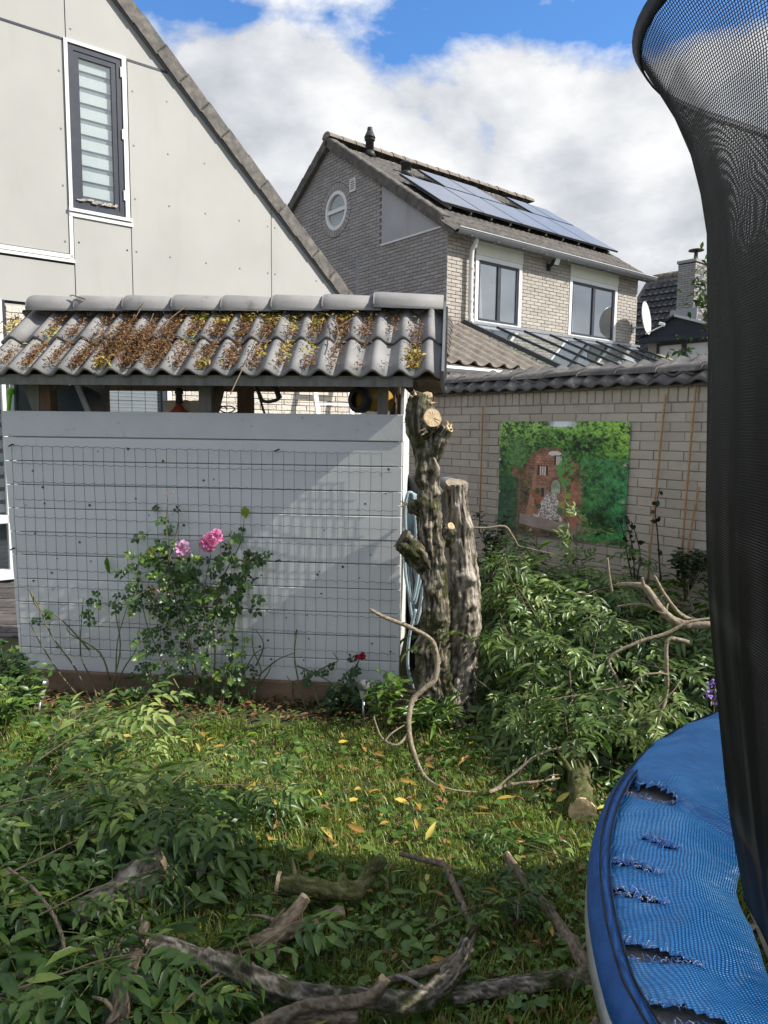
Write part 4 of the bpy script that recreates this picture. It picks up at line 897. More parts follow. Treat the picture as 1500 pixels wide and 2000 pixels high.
MB().lathe(slot(350, 830, -.2), [(.06, 0), (.07, .03), (.055, .075), (.022, .115), (.018, .13)], 16).build('bottle_body', M_red, fb, True)
MB().lathe(slot(350, 785, -.2), [(.019, -.012), (.022, .0), (.020, .045), (.026, .05), (.024, .08), (.01, .085)], 12).build('neck', M_bpipe, fb, True)
bgm = MB(); gr_ = []
for j in range(9):
    for i in range(14):
        x, y = 318+i*6.0, 782+j*8+3*mn.noise(Vector((i*.6, 0, 3))); gr_.append(slot(x, y, -.27+.02*mn.noise(Vector((i*.5, j*.5, 1)))))
bgm.add(gr_, [(j*14+i, j*14+i+1, (j+1)*14+i+1, (j+1)*14+i) for j in range(8) for i in range(13)]); bgm.build('plastic_bag', M_bag, fb, True)
tg_ = thing('trigger_gun', 'black trigger handle with a hanging coiled hose in the store', 'spray gun', slot(525, 770, -.12))
mb = MB(); mb.tube(crom([slot(x, y, -.12) for x, y in ((498, 752), (508, 772), (514, 783), (530, 784), (546, 777), (540, 764), (528, 752))], 5), .010, 8); mb.build('handle', M_bpipe, tg_, True)
MB().tube(crom([slot(546, 778, -.12), slot(538, 758, -.12), (slot(530, 745, -.12))], 4), .016, 8).build('grip', M_bpipe, tg_, True)
mb = MB(); pp = [slot(499+k*.35, 752+k*1.1, -.14)+Vector((.004*math.sin(k*2.2), .004*math.cos(k*2.2), 0)) for k in range(52)]; mb.tube(pp, .006, 6); mb.build('coiled_hose', M_bpipe, tg_, True)
M_yel = mat('ochre_plastic', [(0, (.30, .17, .015)), (1, (.40, .24, .03))], .35, 6)
yc = thing('yellow_canister', 'ochre yellow canister lying down with a thick black ring at its end', 'canister', slot(700, 790, -.2))
ax_ = (SF.n*.75+SF.u*.66).normalized(); cc = slot(698, 781, -.12)
mb = MB(); mb.lathe(cc, [(.045, .01), (.072, .01), (.076, -.01), (.076, -.045), (.066, -.05)], 22, ax_, .5, False); mb.build('ring', M_bpipe, yc, True)
MB().lathe(cc-ax_*.03, [(.045, 0), (.062, -.005), (.066, -.02), (.068, -.20), (.05, -.22)], 22, ax_).build('barrel', M_yel, yc, True)
cb_ = thing('black_cable', 'coil of black cable lying on the ledge in the store', 'cable', slot(440, 800, -.15))
mb = MB(); mb.tube(crom([slot(425+18*math.cos(q)+q*2.4, 803-7*math.sin(q)-3, -.15+.03*math.sin(q*1.3)) for q in np.linspace(0, 14, 40)], 2), .004, 5); mb.build('coil', M_bpipe, cb_, True)
ld = thing('ladder', 'white ladder leaning on the cream wall behind the store', 'ladder', LH.w(3.6, 0, .4))
la, lb = LH.px(626, 790, .35)[0], LH.px(693, 790, .35)[0]; lz = LH.px(650, 789, .3)[1]
for u in (la, lb): MB().bar(LH.w(u, 0, .75), LH.w(u, 2.75, .05), .06, .03, LH.n).build('rail', M_trim, ld)
for k in range(-7, 4):
    z = lz+k*.27
    if z > .1: MB().bar(LH.w(la, z, .75-z*.255), LH.w(lb, z, .75-z*.255), .04, .03).build('rung', M_trim, ld)
pj = thing('water_butt', 'dark plastic bin behind the tree stump beside the store', 'bin', (.31, 4.8, 0))
MB().lathe((.31, 4.8, 0), [(.14, 0), (.16, .9), (.17, 1.2), (.18, 1.21), (.18, 1.30), (.17, 1.31)], 24).build('body', M_bpipe, pj, True)
sp_ = thing('side_panel', 'pale painted panel at the right side of the wood store', 'panel', (.11, 4.5, 0))
for i in range(8): MB().fbox(Frame(SF.w(-.0, 0, -.1), 5, 95), .0, .62, .25+i*.2, .445+i*.2, -.015, .0).build('board', M_plank, sp_)
# hose hung at the side of the store
M_hose = mat('pale_blue_hose', [(0, (.24, .33, .37)), (1, (.38, .47, .50))], .4, 20)
ho = thing('garden_hose', 'pale blue garden hose hung in loops between the store and the tree stump', 'hose', slot(805, 970, -.1))
for k in range(6):
    r_ = random.uniform(-4, 4); y0 = 962+k*2; dp_ = 1150+random.uniform(-30, 70); off = -.12-.02*k; xx = 792+k*3.5
    pts = [(xx+2, 1080), (xx-1, 1000), (xx+3, y0+6), (xx+9, y0), (xx+15, y0+8), (xx+23+r_, 1020), (xx+28+r_, 1110), (xx+22, dp_-20), (xx+12, dp_+15), (xx+1, dp_-30), (xx-2, 1085)]
    MB().tube(crom([slot(x, y, off+.01*math.sin(q)) for q, (x, y) in enumerate(pts)], 6), .0095, 8).build('loop', M_hose, ho, True)
MB().tube(crom([slot(x, y, -.1) for x, y in ((812, 1190), (800, 1240), (796, 1290), (800, 1320), (808, 1345))], 5), .0095, 8).build('hose_tail', M_hose, ho, True)
# ================================================================== pruned tree
M_bark = mat('stringy_bark', [(0, (.06, .05, .038)), (.35, (.20, .17, .13)), (.7, (.38, .33, .265)), (1, (.54, .48, .40))], .9, 30, 'tint', stretch=(1, 1, .22), bump=1.0, bscale=26, dirt=((.055, .06, .022), 4, .56, .72), bdist=.03)
M_barkL = mat('mossy_bark', [(0, (.03, .026, .02)), (.4, (.10, .085, .06)), (.72, (.27, .23, .17)), (1, (.46, .40, .31))], .92, 30, 'tint', stretch=(1, 1, .25), bump=1.0, bscale=26, dirt=((.05, .055, .016), 6, .46, .60), bdist=.03)
M_cut = mat('fresh_cut_wood', [(0, (.40, .28, .15)), (.5, (.56, .42, .25)), (1, (.68, .54, .35))], .8, 45, bump=.3, bscale=90)
def barktube(C, RR, sides, seed, amp, knots=(), step=None, cap=True):
    """bark on a curved stem: lumps, long ridges, fissures and burls; tint carries the streaks of the bark"""
    C = [Vector(c) for c in C]; L_ = [0]
    for i in range(1, len(C)): L_.append(L_[-1]+(C[i]-C[i-1]).length)
    mr = sum(RR)/len(RR); step = step or min(max(mr*.33, .005), .03); n = max(8, int(L_[-1]/step)); S = np.linspace(0, L_[-1], n)
    X = [Vector((np.interp(q, L_, [c.x for c in C]), np.interp(q, L_, [c.y for c in C]), np.interp(q, L_, [c.z for c in C]))) for q in S]; R = np.interp(S, L_, RR)
    x = (X[1]-X[0]).orthogonal().normalized(); vs = []; ts = []
    for j in range(n):
        d = (X[min(j+1, n-1)]-X[max(j-1, 0)]).normalized(); x = (x-d*x.dot(d)).normalized(); y = d.cross(x); r_ = R[j]; q = S[j]/mr
        for k in range(sides):
            a = 2*math.pi*k/sides; ca, sa = math.cos(a), math.sin(a); dv = x*ca+y*sa; p = X[j]+dv*r_
            n1 = mn.noise(Vector((ca*1.6+seed, sa*1.6, q*.16)))+.6*mn.noise(Vector((ca*2.6+seed, sa*2.6, q*.9+7)))
            n2 = abs(mn.noise(Vector((ca*4.5+seed, sa*4.5, q*.55+3)))); n4 = abs(mn.noise(Vector((ca*9+seed, sa*9, q*1.1+8))))
            n3 = mn.noise(p*(3.2/mr))+.6*mn.noise(p*(6.5/mr))
            rr = r_*(1+amp*(1.0*n1+.42*n3-1.0*max(0, .20-n2)*2-.7*max(0, .16-n4)*2))
            for (kp, kr, kh) in knots:
                dd = (p-kp).length_squared/(kr*kr)
                if dd < 6: rr += kh*math.exp(-dd)
            vs.append(X[j]+dv*rr); ts.append(min(max(.5+.8*mn.noise(Vector((ca*5+seed*2, sa*5, q*.7)))+.5*mn.noise(Vector((ca*11+seed, sa*11, q*1.6)))+.3*n3, 0), 1))
    f = [(j*sides+k, j*sides+(k+1) % sides, (j+1)*sides+(k+1) % sides, (j+1)*sides+k) for j in range(n-1) for k in range(sides)]
    if cap: f += [tuple((n-1)*sides+k for k in range(sides)), tuple(reversed(range(sides)))]
    mb = MB(); mb.add(vs, f); mb.t = ts; return mb
def trunk(px, Y, name, m, parent, seed, knots=(), sides=96, rings=260, rough=.20):
    P = [at(x, y, Y if not hasattr(Y, '__len__') else Y[i]) for i, (x, y, r_) in enumerate(px)]; R = [r_*P[i].y/FPX for i, (x, y, r_) in enumerate(px)]
    C = crom(P, 8); RR = [v_.x for v_ in crom([Vector((r_, 0, 0)) for r_ in R], 8)]; Y0 = P[0].y
    kn = []
    for (kx, ky, kr, kh) in knots: kn.append((at(kx, ky, Y0-random.uniform(.02, .09)), kr, kh))
    return barktube(C, RR, sides, seed, rough, kn, step=.0085).build(name, m, parent, True)
tree = thing('pruned_tree', 'heavily pruned gnarled tree with two bare trunks and fresh saw cuts', 'tree stump', onz(862, 1392))
random.seed(3)
kn1 = [(random.uniform(805, 865), random.uniform(800, 1390), random.uniform(.016, .036), random.uniform(.014, .042)) for _ in range(60)]
kn2 = [(random.uniform(870, 930), random.uniform(960, 1390), random.uniform(.015, .035), random.uniform(.010, .030)) for _ in range(44)]
trunk([(868, 1418, 62), (860, 1370, 46), (850, 1320, 36), (848, 1250, 31), (850, 1180, 27), (846, 1100, 24), (840, 1040, 24), (838, 960, 22), (830, 890, 22), (820, 830, 27), (818, 790, 26), (824, 768, 17)], 3.9, 'trunk', M_barkL, tree, 1.0, kn1, rough=.22)
trunk([(880, 1418, 54), (886, 1370, 44), (896, 1310, 36), (906, 1240, 31), (910, 1165, 29), (904, 1090, 26), (898, 1020, 23), (893, 975, 20), (892, 946, 22)], 3.97, 'trunk', M_bark, tree, 9.0, kn2, rough=.20)
trunk([(848, 905, 10), (852, 880, 15), (862, 852, 17), (872, 832, 14)], [3.9, 3.87, 3.85, 3.83], 'stub', M_barkL, tree, 4.0, rings=24, sides=32)
trunk([(832, 850, 20), (838, 832, 20), (843, 822, 18)], [3.9, 3.84, 3.80], 'stub', M_barkL, tree, 5.0, rings=16, sides=32)
trunk([(845, 1120, 20), (825, 1095, 24), (803, 1070, 25), (785, 1052, 20)], [3.9, 3.88, 3.86, 3.85], 'stub', M_barkL, tree, 6.0, rings=40, sides=36, rough=.4)
trunk([(838, 1000, 16), (818, 992, 15), (800, 988, 12)], [3.9, 3.88, 3.86], 'stub', M_barkL, tree, 7.0, rings=24, sides=28, rough=.35)
trunk([(866, 1062, 14), (873, 1045, 15), (880, 1030, 12)], [3.93, 3.9, 3.88], 'stub', M_barkL, tree, 8.0, rings=20, sides=28, rough=.35)
def cutface(cx, cy, Y, r_, nrm, name='cut_face', par=None, m=None, jag=.12):
    c = at(cx, cy, Y); nrm = Vector(nrm).normalized(); x = nrm.orthogonal().normalized(); y = nrm.cross(x); vs = []; n = 28
    for rr in (0.0, .5, 1.0):
        for k in range(n):
            a = 2*math.pi*k/n; q = r_*rr*(1+jag*mn.noise(Vector((math.cos(a)*1.5+cx, math.sin(a)*1.5, cy)))) if rr else .0001
            vs.append(c+(x*math.cos(a)+y*math.sin(a))*q+nrm*(.004*mn.noise(Vector((k, rr*3, cx)))+.002))
    vs += [v_-nrm*.02 for v_ in vs[-n:]]
    f = [(j*n+k, j*n+(k+1) % n, (j+1)*n+(k+1) % n, (j+1)*n+k) for j in range(3) for k in range(n)]
    return MB().add(vs, f).build(name, m or M_cut, par or tree)
cutface(845, 816, 3.78, .048, (.25, -1, .25)); cutface(878, 836, 3.82, .024, (.7, -.5, .5)); cutface(786, 1050, 3.84, .05, (-.9, -.2, .5), m=M_barkL, jag=.4)
cutface(822, 772, 3.9, .052, (-.3, -.25, 1), jag=.3); cutface(892, 944, 3.97, .062, (0.1, -.35, 1), m=mat('old_cut', [(0, (.16, .13, .09)), (1, (.40, .34, .26))], .9, 30, bump=.5, bscale=60), jag=.25)
cutface(881, 1028, 3.88, .022, (.5, -.7, .5)); 
sp = MB()
for (x, y, dx, dy, Y) in ((806, 776, -9, -6, 3.85), (812, 772, -4, -12, 3.85), (832, 838, -14, 4, 3.78), (835, 842, -12, 8, 3.78), (842, 788, 14, -3, 3.85), (836, 783, 10, -8, 3.85), (880, 832, 4, -9, 3.82), (875, 828, -4, -8, 3.82), (795, 986, -14, -8, 3.86), (792, 990, -16, -2, 3.86), (868, 958, -8, 4, 3.97), (912, 948, 8, -5, 3.97)):
    sp.tube([at(x, y, Y), at(x+dx*.5, y+dy*.5, Y), at(x+dx, y+dy, Y-.01)], [.009, .005, .001], 5)
sp.build('splinters', M_cut, tree, kind='stuff')
# ================================================================== trampoline
TC = Vector((1.78, .93, 0)); ZP = .72
tp = thing('trampoline', 'round trampoline with torn blue edge pad, steel frame and black safety net', 'trampoline', TC)
M_pad = bpy.data.materials.new('blue_pad'); M_pad.use_nodes = True; t = M_pad.node_tree; bs = t.nodes['Principled BSDF']
bs.inputs['Roughness'].default_value = .40; bs.inputs['Specular IOR Level'].default_value = .45
po = N(t, 'ShaderNodeNewGeometry').outputs['Position']
nzp = N(t, 'ShaderNodeTexNoise', i_Scale=3.2, i_Detail=9, i_Roughness=.65); t.links.new(po, nzp.inputs['Vector'])
bc = ramp(t, nzp.outputs[0], [(.28, (.014, .105, .31)), (.50, (.027, .175, .45)), (.72, (.08, .27, .55))])
fade = N(t, 'ShaderNodeTexNoise', i_Scale=14, i_Detail=10, i_Roughness=.75); t.links.new(po, fade.inputs['Vector'])
bc = mixc(t, ramp(t, fade.outputs[0], [(.56, 0), (.76, .65)]), bc, (.17, .32, .52))
sm_ = N(t, 'ShaderNodeTexNoise', i_Scale=5.5, i_Detail=7, i_Roughness=.7); t.links.new(po, sm_.inputs['Vector']); bc = mixc(t, ramp(t, sm_.outputs[0], [(.58, 0), (.74, .5)]), bc, (.06, .085, .12))
t.links.new(bc, bs.inputs['Base Color'])
uvn = N(t, 'ShaderNodeAttribute', attribute_name='weave'); mpw = N(t, 'ShaderNodeMapping'); mpw.inputs['Scale'].default_value = (1, 1, 1); t.links.new(uvn.outputs['Vector'], mpw.inputs[0])
w1 = N(t, 'ShaderNodeTexWave', i_Scale=95, i_Distortion=.8); w1.bands_direction = 'X'; w2 = N(t, 'ShaderNodeTexWave', i_Scale=60, i_Distortion=.6); w2.bands_direction = 'Y'
for q in (w1, w2): t.links.new(mpw.outputs[0], q.inputs['Vector'])
wr = N(t, 'ShaderNodeTexNoise', i_Scale=9, i_Detail=6, i_Roughness=.6); mpr = N(t, 'ShaderNodeMapping'); mpr.inputs['Scale'].default_value = (2.2, .6, 1); t.links.new(uvn.outputs['Vector'], mpr.inputs[0]); t.links.new(mpr.outputs[0], wr.inputs['Vector'])
hgt = mth(t, 'ADD', mth(t, 'MULTIPLY', mth(t, 'ADD', w1.outputs[0], w2.outputs[0]), .006), mth(t, 'MULTIPLY', wr.outputs[0], 2.4))
bpn = N(t, 'ShaderNodeBump', i_Strength=.55, i_Distance=.012); t.links.new(hgt, bpn.inputs['Height']); t.links.new(bpn.outputs[0], bs.inputs['Normal'])
M_navy = mat('navy_binding', [(0, (.010, .055, .20)), (1, (.018, .10, .31))], .5, 30, bump=.3, bscale=90)
M_foam = mat('grey_foam', [(0, (.20, .20, .195)), (1, (.34, .34, .33))], .6, 40, bump=.5, bscale=90)
M_mat_ = mat('jump_mat', [(0, G(.012)), (1, G(.028))], .7, 20)
M_galv = mat('galvanised_tube', [(0, (.28, .29, .30)), (.5, (.40, .41, .42)), (1, (.50, .51, .52))], .38, 18, metal=.75, dirt=((.12, .11, .10), 14, .60, .72))
M_net = mat('net_thread', [(0, G(.012)), (1, G(.02))], .35, 50, spec=.6)
def ang(x, y, z=ZP): p = onz(x, y, z); return math.atan2(p.y-TC.y, p.x-TC.x)
def pt(a, r_, z): return Vector((TC.x+r_*math.cos(a), TC.y+r_*math.sin(a), z))
def Rout(a):
    # the pad has slipped inwards near the camera and shows the frame tube
    d = math.degrees(a) % 360
    return 1.415-.075*max(0, min(1, (d-176)/22))
def Rin(a): return 1.135+.018*math.sin(a*9)+.01*math.sin(a*23)
tears = [(1262, 1548, .20, .16, .055, 1), (1290, 1660, .42, .07, .012, 0), (1225, 1750, .30, .13, .02, 0), (1235, 1855, .35, .20, .035, 1), (1300, 1985, .45, .22, .04, 1), (1240, 1700, .3, .1, .015, 0)]
def pad_z(a, q):
    # q 0 outer .. 1 inner: a soft cushion with folds
    z = ZP+.030*math.sin(math.pi*min(max(q*1.0, 0), 1))**.6 - .03*(q < .02)
    z += .007*mn.noise(Vector((a*9, q*3, 0)))+.004*mn.noise(Vector((a*26, q*5, 2)))+.016*mn.noise(Vector((a*3.5, q*2.2, 7)))*q+.005*abs(mn.noise(Vector((a*14+q*4, q*2, 11))))
    fa = ang(1262, 1548); z += .022/(1+math.exp(min(60, (a-fa-q*.12)*90)))-.030*math.exp(-((a-fa-(q*.12))/.022)**2)*(1-.4*q)
    return z
a0, a1 = rad(60), rad(290); na, nq = 560, 40; vs = []; wv = []
for i in range(na+1):
    a = a0+(a1-a0)*i/na
    for j in range(nq+1):
        q = j/nq; r_ = Rout(a)+(Rin(a)-Rout(a))*q; vs.append(tuple(pt(a, r_, pad_z(a, q)))); wv.append((a*1.3, r_, 0))
F_ = [(i*(nq+1)+j, i*(nq+1)+j+1, (i+1)*(nq+1)+j+1, (i+1)*(nq+1)+j) for i in range(na) for j in range(nq)]
# cut the tears out of the cushion skin
tear_l = []
for (x, y, ql, ln_, wd_, foam) in tears:
    p = onz(x, y, ZP+.02); a = math.atan2(p.y-TC.y, p.x-TC.x); q = (Rout(a)-math.hypot(p.x-TC.x, p.y-TC.y))/(Rout(a)-Rin(a)); tear_l.append((a, q, ln_, wd_, foam))
def intear(v):
    a = math.atan2(v[1]-TC.y, v[0]-TC.x) % (2*math.pi); r_ = math.hypot(v[0]-TC.x, v[1]-TC.y)
    for (ta, tq, ln_, wd_, foam) in tear_l:
        tr_ = Rout(ta)+(Rin(ta)-Rout(ta))*tq; dr = (r_-tr_)/ (ln_*.5); da_ = ((a-(ta % (2*math.pi))+math.pi) % (2*math.pi)-math.pi)*tr_-.35*(tr_-r_)
        if abs(dr) < 1 and abs(da_) < wd_*.5*(1-dr*dr)*(1+.5*mn.noise(Vector((r_*60, ta, 0)))): return True
    return False
F_ = [f for f in F_ if not intear(np.mean([vs[k] for k in f], axis=0))]
pme = npmesh('pad', np.array(vs), np.array(F_), m=M_pad, smooth=True)
at_ = pme.attributes.new('weave', 'FLOAT_VECTOR', 'POINT'); at_.data.foreach_set('vector', np.array(wv, dtype=np.float32).ravel())
padk = put('edge_pad', pme, tp)
fo = MB()
for i in range(220):
    pass
vs2 = [pt(a0+(a1-a0)*i/220, Rout(a0+(a1-a0)*i/220)+(Rin(a0+(a1-a0)*i/220)-Rout(a0+(a1-a0)*i/220))*q, ZP+.002+.004*mn.noise(Vector((i*.3, q*4, 0)))) for i in range(221) for q in (.02, .35, .65, .98)]
fo.add(vs2, [(i*4+j, i*4+j+1, (i+1)*4+j+1, (i+1)*4+j) for i in range(220) for j in range(3)]); fo.build('foam_core', M_foam, tp)
fr = MB()
for (ta, tq, ln_, wd_, foam) in tear_l:
    tr_ = Rout(ta)+(Rin(ta)-Rout(ta))*tq
    for k in range(110):
        dr = random.uniform(-1.05, 1.05); sgn = random.choice((-1, 1)); r_ = tr_+dr*ln_*.5; da_ = (sgn*wd_*.5*(1-dr*dr)+.35*(tr_-r_))/tr_; a = ta+da_
        if r_ > Rout(a)-.03: continue
        p = pt(a, r_, pad_z(a, (Rout(a)-r_)/(Rout(a)-Rin(a)))+.002); q = p+Vector((random.uniform(-.012, .012), random.uniform(-.012, .012), random.uniform(.001, .010)))
        fr.tube([p, (p+q)/2+Vector((0, 0, .003)), q], [.0009, .0008, .0004], 3, False, random.random())
fr.build('frayed_threads', mat('frayed_blue', [(0, (.05, .16, .5)), (.6, (.2, .36, .7)), (1, (.75, .82, .9))], .5, 9, 'tint'), tp, kind='stuff')
# navy binding that folds over the outer edge
vs = []; nb2 = 300
for i in range(nb2+1):
    a = a0+(a1-a0)*i/nb2; R0 = Rout(a)
    for dr, z in ((-.034, .030), (-.022, .033), (-.008, .026), (.006, .010), (.011, -.012), (.006, -.030+.008*mn.noise(Vector((a*30, 0, 0))))): vs.append(pt(a, R0+dr, ZP+z+.003*mn.noise(Vector((a*12, dr*30, 4)))))
MB().add(vs, [(i*6+j, i*6+j+1, (i+1)*6+j+1, (i+1)*6+j) for i in range(nb2) for j in range(5)]).build('edge_binding', M_navy, tp, True)
for dr in (-.030, -.012): MB().tube([pt(a0+(a1-a0)*i/300, Rout(a0+(a1-a0)*i/300)+dr, ZP+.034) for i in range(301)], .0022, 4).build('seam', M_black, padk)
MB().tube([pt(2*math.pi*i/120, 1.405, ZP-.055) for i in range(121)], .024, 12, False).build('frame_tube', M_galv, tp, True)
lk = MB()
for k in range(12):
    a = rad(15+30*k); lk.tube([pt(a, 1.38, ZP-.05), pt(a+.02, 1.33, ZP-.03), pt(a, 1.12, ZP-.02)], .008, 6)
lk.build('springs', M_bpipe, tp, kind='stuff')
vs = [pt(2*math.pi*i/64, r_, ZP-.015-.03*(1-r_/1.13)) for r_ in (.02, .6, 1.13) for i in range(64)]
MB().add(vs, [(j*64+i, j*64+(i+1) % 64, (j+1)*64+(i+1) % 64, (j+1)*64+i) for j in range(2) for i in range(64)]+[tuple(range(64))]).build('jumping_mat', M_mat_, tp, True)
for k in range(3):
    a = rad(100+120*k); p0, p1 = pt(a-.22, 1.405, ZP-.06), pt(a+.22, 1.405, ZP-.06)
    q0, q1 = pt(a-.20, 1.405, .03), pt(a+.20, 1.405, .03)
    MB().tube(crom([p0, q0+Vector((0, 0, .08)), q0*.85+q1*.15, q0*.15+q1*.85, q1+Vector((0, 0, .08)), p1], 5), .021, 10).build('leg', M_galv, tp, True)
# safety net: knotted threads as geometry
TANG = rad(162)
prof_z = [ZP+.0, .89, 1.06, 1.28, 1.44, 1.75, 2.01, 2.13, 2.21, 2.30]; prof_r = [1.13, 1.168, 1.193, 1.224, 1.238, 1.251, 1.275, 1.314, 1.354, 1.415]
ZTOP = 2.30
def netr(a, z):
    r_ = float(np.interp(z, prof_z, prof_r)); g_ = (1+math.cos(6*(a-TANG)))/2; top = max(0, (z-1.7)/(ZTOP-1.7))
    r_ -= (1-g_)*.23*top**1.6
    return r_+.006*mn.noise(Vector((a*14, z*1.2, 0)))*(1-g_)
def netp(a, z): return pt(a, netr(a, z), z)
def npt(A, Z):
    A, Z = np.broadcast_arrays(A, Z); r_ = np.interp(Z, prof_z, prof_r); g_ = (1+np.cos(6*(A-TANG)))/2; top = np.clip((Z-1.7)/(ZTOP-1.7), 0, 1); r_ = r_-(1-g_)*.23*top**1.6
    fold = .005*np.sin(A*31+Z*2)*(1-top)*np.clip((1.6-Z)/.8, 0, 1)+.0015*np.sin(A*57+Z*5)
    r_ = r_+fold
    return np.stack([TC.x+r_*np.cos(A), TC.y+r_*np.sin(A), Z], -1)
def ribbons(Pc, rad_, closed=False):
    rad_ = (.00085+.00042*np.clip((1.95-Pc[..., 2:3])/.35, 0, 1))
    """Pc: (L, n, 3) centre lines -> three-sided threads"""
    Ln, n, _ = Pc.shape; d = np.gradient(Pc, axis=1); d /= np.linalg.norm(d, axis=2, keepdims=True)
    out = Pc-np.array([TC.x, TC.y, 0]); out[..., 2] = 0; out /= np.linalg.norm(out, axis=2, keepdims=True)
    sd = np.cross(d, out); vs = []
    for k in range(3):
        q = 2*math.pi*k/3; vs.append(Pc+rad_*(out*math.cos(q)+sd*math.sin(q)))
    V_ = np.stack(vs, 2)      # L,n,3,3
    id_ = np.arange(Ln*n*3).reshape(Ln, n, 3); fs = []
    for k in range(3):
        k2 = (k+1) % 3; fs.append(np.stack([id_[:, :-1, k], id_[:, :-1, k2], id_[:, 1:, k2], id_[:, 1:, k]], -1).reshape(-1, 4))
    return V_.reshape(-1, 3), np.concatenate(fs)
STEP = .0047
nv = int(2*math.pi*1.25/STEP); A = np.linspace(0, 2*math.pi, nv, endpoint=False)[:, None]; Z = np.linspace(ZP, ZTOP-.02, 22)[None, :]
A2 = A+.0*Z+ (Z-ZP)*.035
V1, F1 = ribbons(npt(A2, Z), .0009)
nr_ = int((ZTOP-ZP)/STEP); Zr = np.linspace(ZP, ZTOP-.02, nr_)[:, None]; Ar = np.linspace(0, 2*math.pi, 150)[None, :]
V2, F2 = ribbons(npt(Ar, Zr+0*Ar), .0009)
nm = npmesh('net', np.concatenate([V1, V2]), np.concatenate([F1, F2+len(V1)]), m=M_net)
put('safety_net', nm, tp, kind='stuff')
vs = []
for i in range(241):
    a = 2*math.pi*i/240
    for z, o_ in ((ZTOP-.026, .002), (ZTOP-.026, .006), (ZTOP-.006, .006), (ZTOP-.006, .002)): p = pt(a, netr(a, z)+.006*0+o_, z); vs.append(p)
MB().add(vs, [(i*4+j, i*4+(j+1) % 4, (i+1)*4+(j+1) % 4, (i+1)*4+j) for i in range(240) for j in range(4)]).build('net_hem', mat('net_hem_cloth', [(0, (.012, .014, .022)), (1, (.025, .03, .05))], .6, 30), tp, True)
for k in (2, 3, 4):
    a = TANG+rad(60*k); MB().tube([pt(a, 1.44, .05), pt(a, 1.44, 1.9), pt(a, 1.42, 2.42)], .019, 10).build('net_pole', M_galv, tp, True)
# dark strap hanging under the pad
MB().tube(crom([pt(rad(178), 1.42, ZP-.02), pt(rad(178), 1.46, ZP-.10), pt(rad(179), 1.47, ZP-.22), pt(rad(180), 1.45, ZP-.32)], 4), [.002+.006*math.sin(k/12*3.1) for k in range(13)], 5).build('strap', M_black, tp)
# ================================================================== vegetation kit
def leafmat(name, cols, rough=.36, trans=.32, spec=.5): return mat(name, cols, rough, 18, 'tint', spec=spec, trans=trans, bump=.15, bscale=70, bdist=.004)
M_lf = leafmat('bough_leaf', [(0, (.024, .060, .014)), (.35, (.056, .122, .022)), (.7, (.125, .205, .036)), (1, (.29, .37, .06))])
M_lf2 = leafmat('pile_leaf', [(0, (.028, .062, .018)), (.35, (.066, .128, .03)), (.7, (.155, .235, .06)), (1, (.32, .39, .12))])
M_rose = leafmat('rose_leaf', [(0, (.020, .048, .018)), (.45, (.05, .105, .028)), (.8, (.11, .20, .035)), (1, (.26, .36, .05))])
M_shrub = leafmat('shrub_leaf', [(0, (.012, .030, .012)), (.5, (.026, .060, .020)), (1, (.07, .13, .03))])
M_stem = mat('green_stem', [(0, (.09, .10, .035)), (1, (.20, .21, .08))], .6, 30)
M_rstem = mat('rose_stem', [(0, (.06, .06, .03)), (.5, (.12, .12, .05)), (1, (.19, .16, .10))], .7, 14)
M_dead = mat('dry_leaf', [(0, (.11, .055, .028)), (.35, (.22, .12, .055)), (.7, (.34, .19, .07)), (.86, (.48, .32, .06)), (1, (.30, .36, .06))], .7, 30, 'tint', trans=.15)
M_fall = mat('yellow_leaf', [(0, (.36, .20, .05)), (.5, (.50, .36, .06)), (1, (.58, .50, .13))], .55, 30, 'random', trans=.2)
M_grass = leafmat('grass_blade', [(0, (.08, .12, .018)), (.5, (.185, .25, .034)), (.85, (.29, .345, .065)), (1, (.50, .45, .21))], .45, .35)
M_branch = mat('brown_branch', [(0, (.07, .052, .034)), (.45, (.155, .12, .082)), (1, (.27, .22, .155))], .85, 60, 'tint', bump=.6, bscale=60)
M_pale = mat('pale_branch', [(0, (.15, .115, .075)), (.45, (.26, .21, .145)), (1, (.38, .32, .235))], .85, 60, 'tint', bump=.6, bscale=60)
M_log = mat('dark_log_bark', [(0, (.035, .03, .022)), (.40, (.13, .112, .085)), (.70, (.29, .255, .20)), (1, (.48, .43, .36))], .92, 60, 'tint', bump=1.0, bscale=44, dirt=((.05, .065, .015), 7, .50, .64), bdist=.02)
M_moss = mat('moss_log_bark', [(0, (.04, .042, .014)), (.5, (.10, .11, .032)), (1, (.22, .20, .10))], .95, 60, 'tint', bump=1.0, bscale=60, dirt=((.16, .13, .095), 9, .55, .68), bdist=.02)
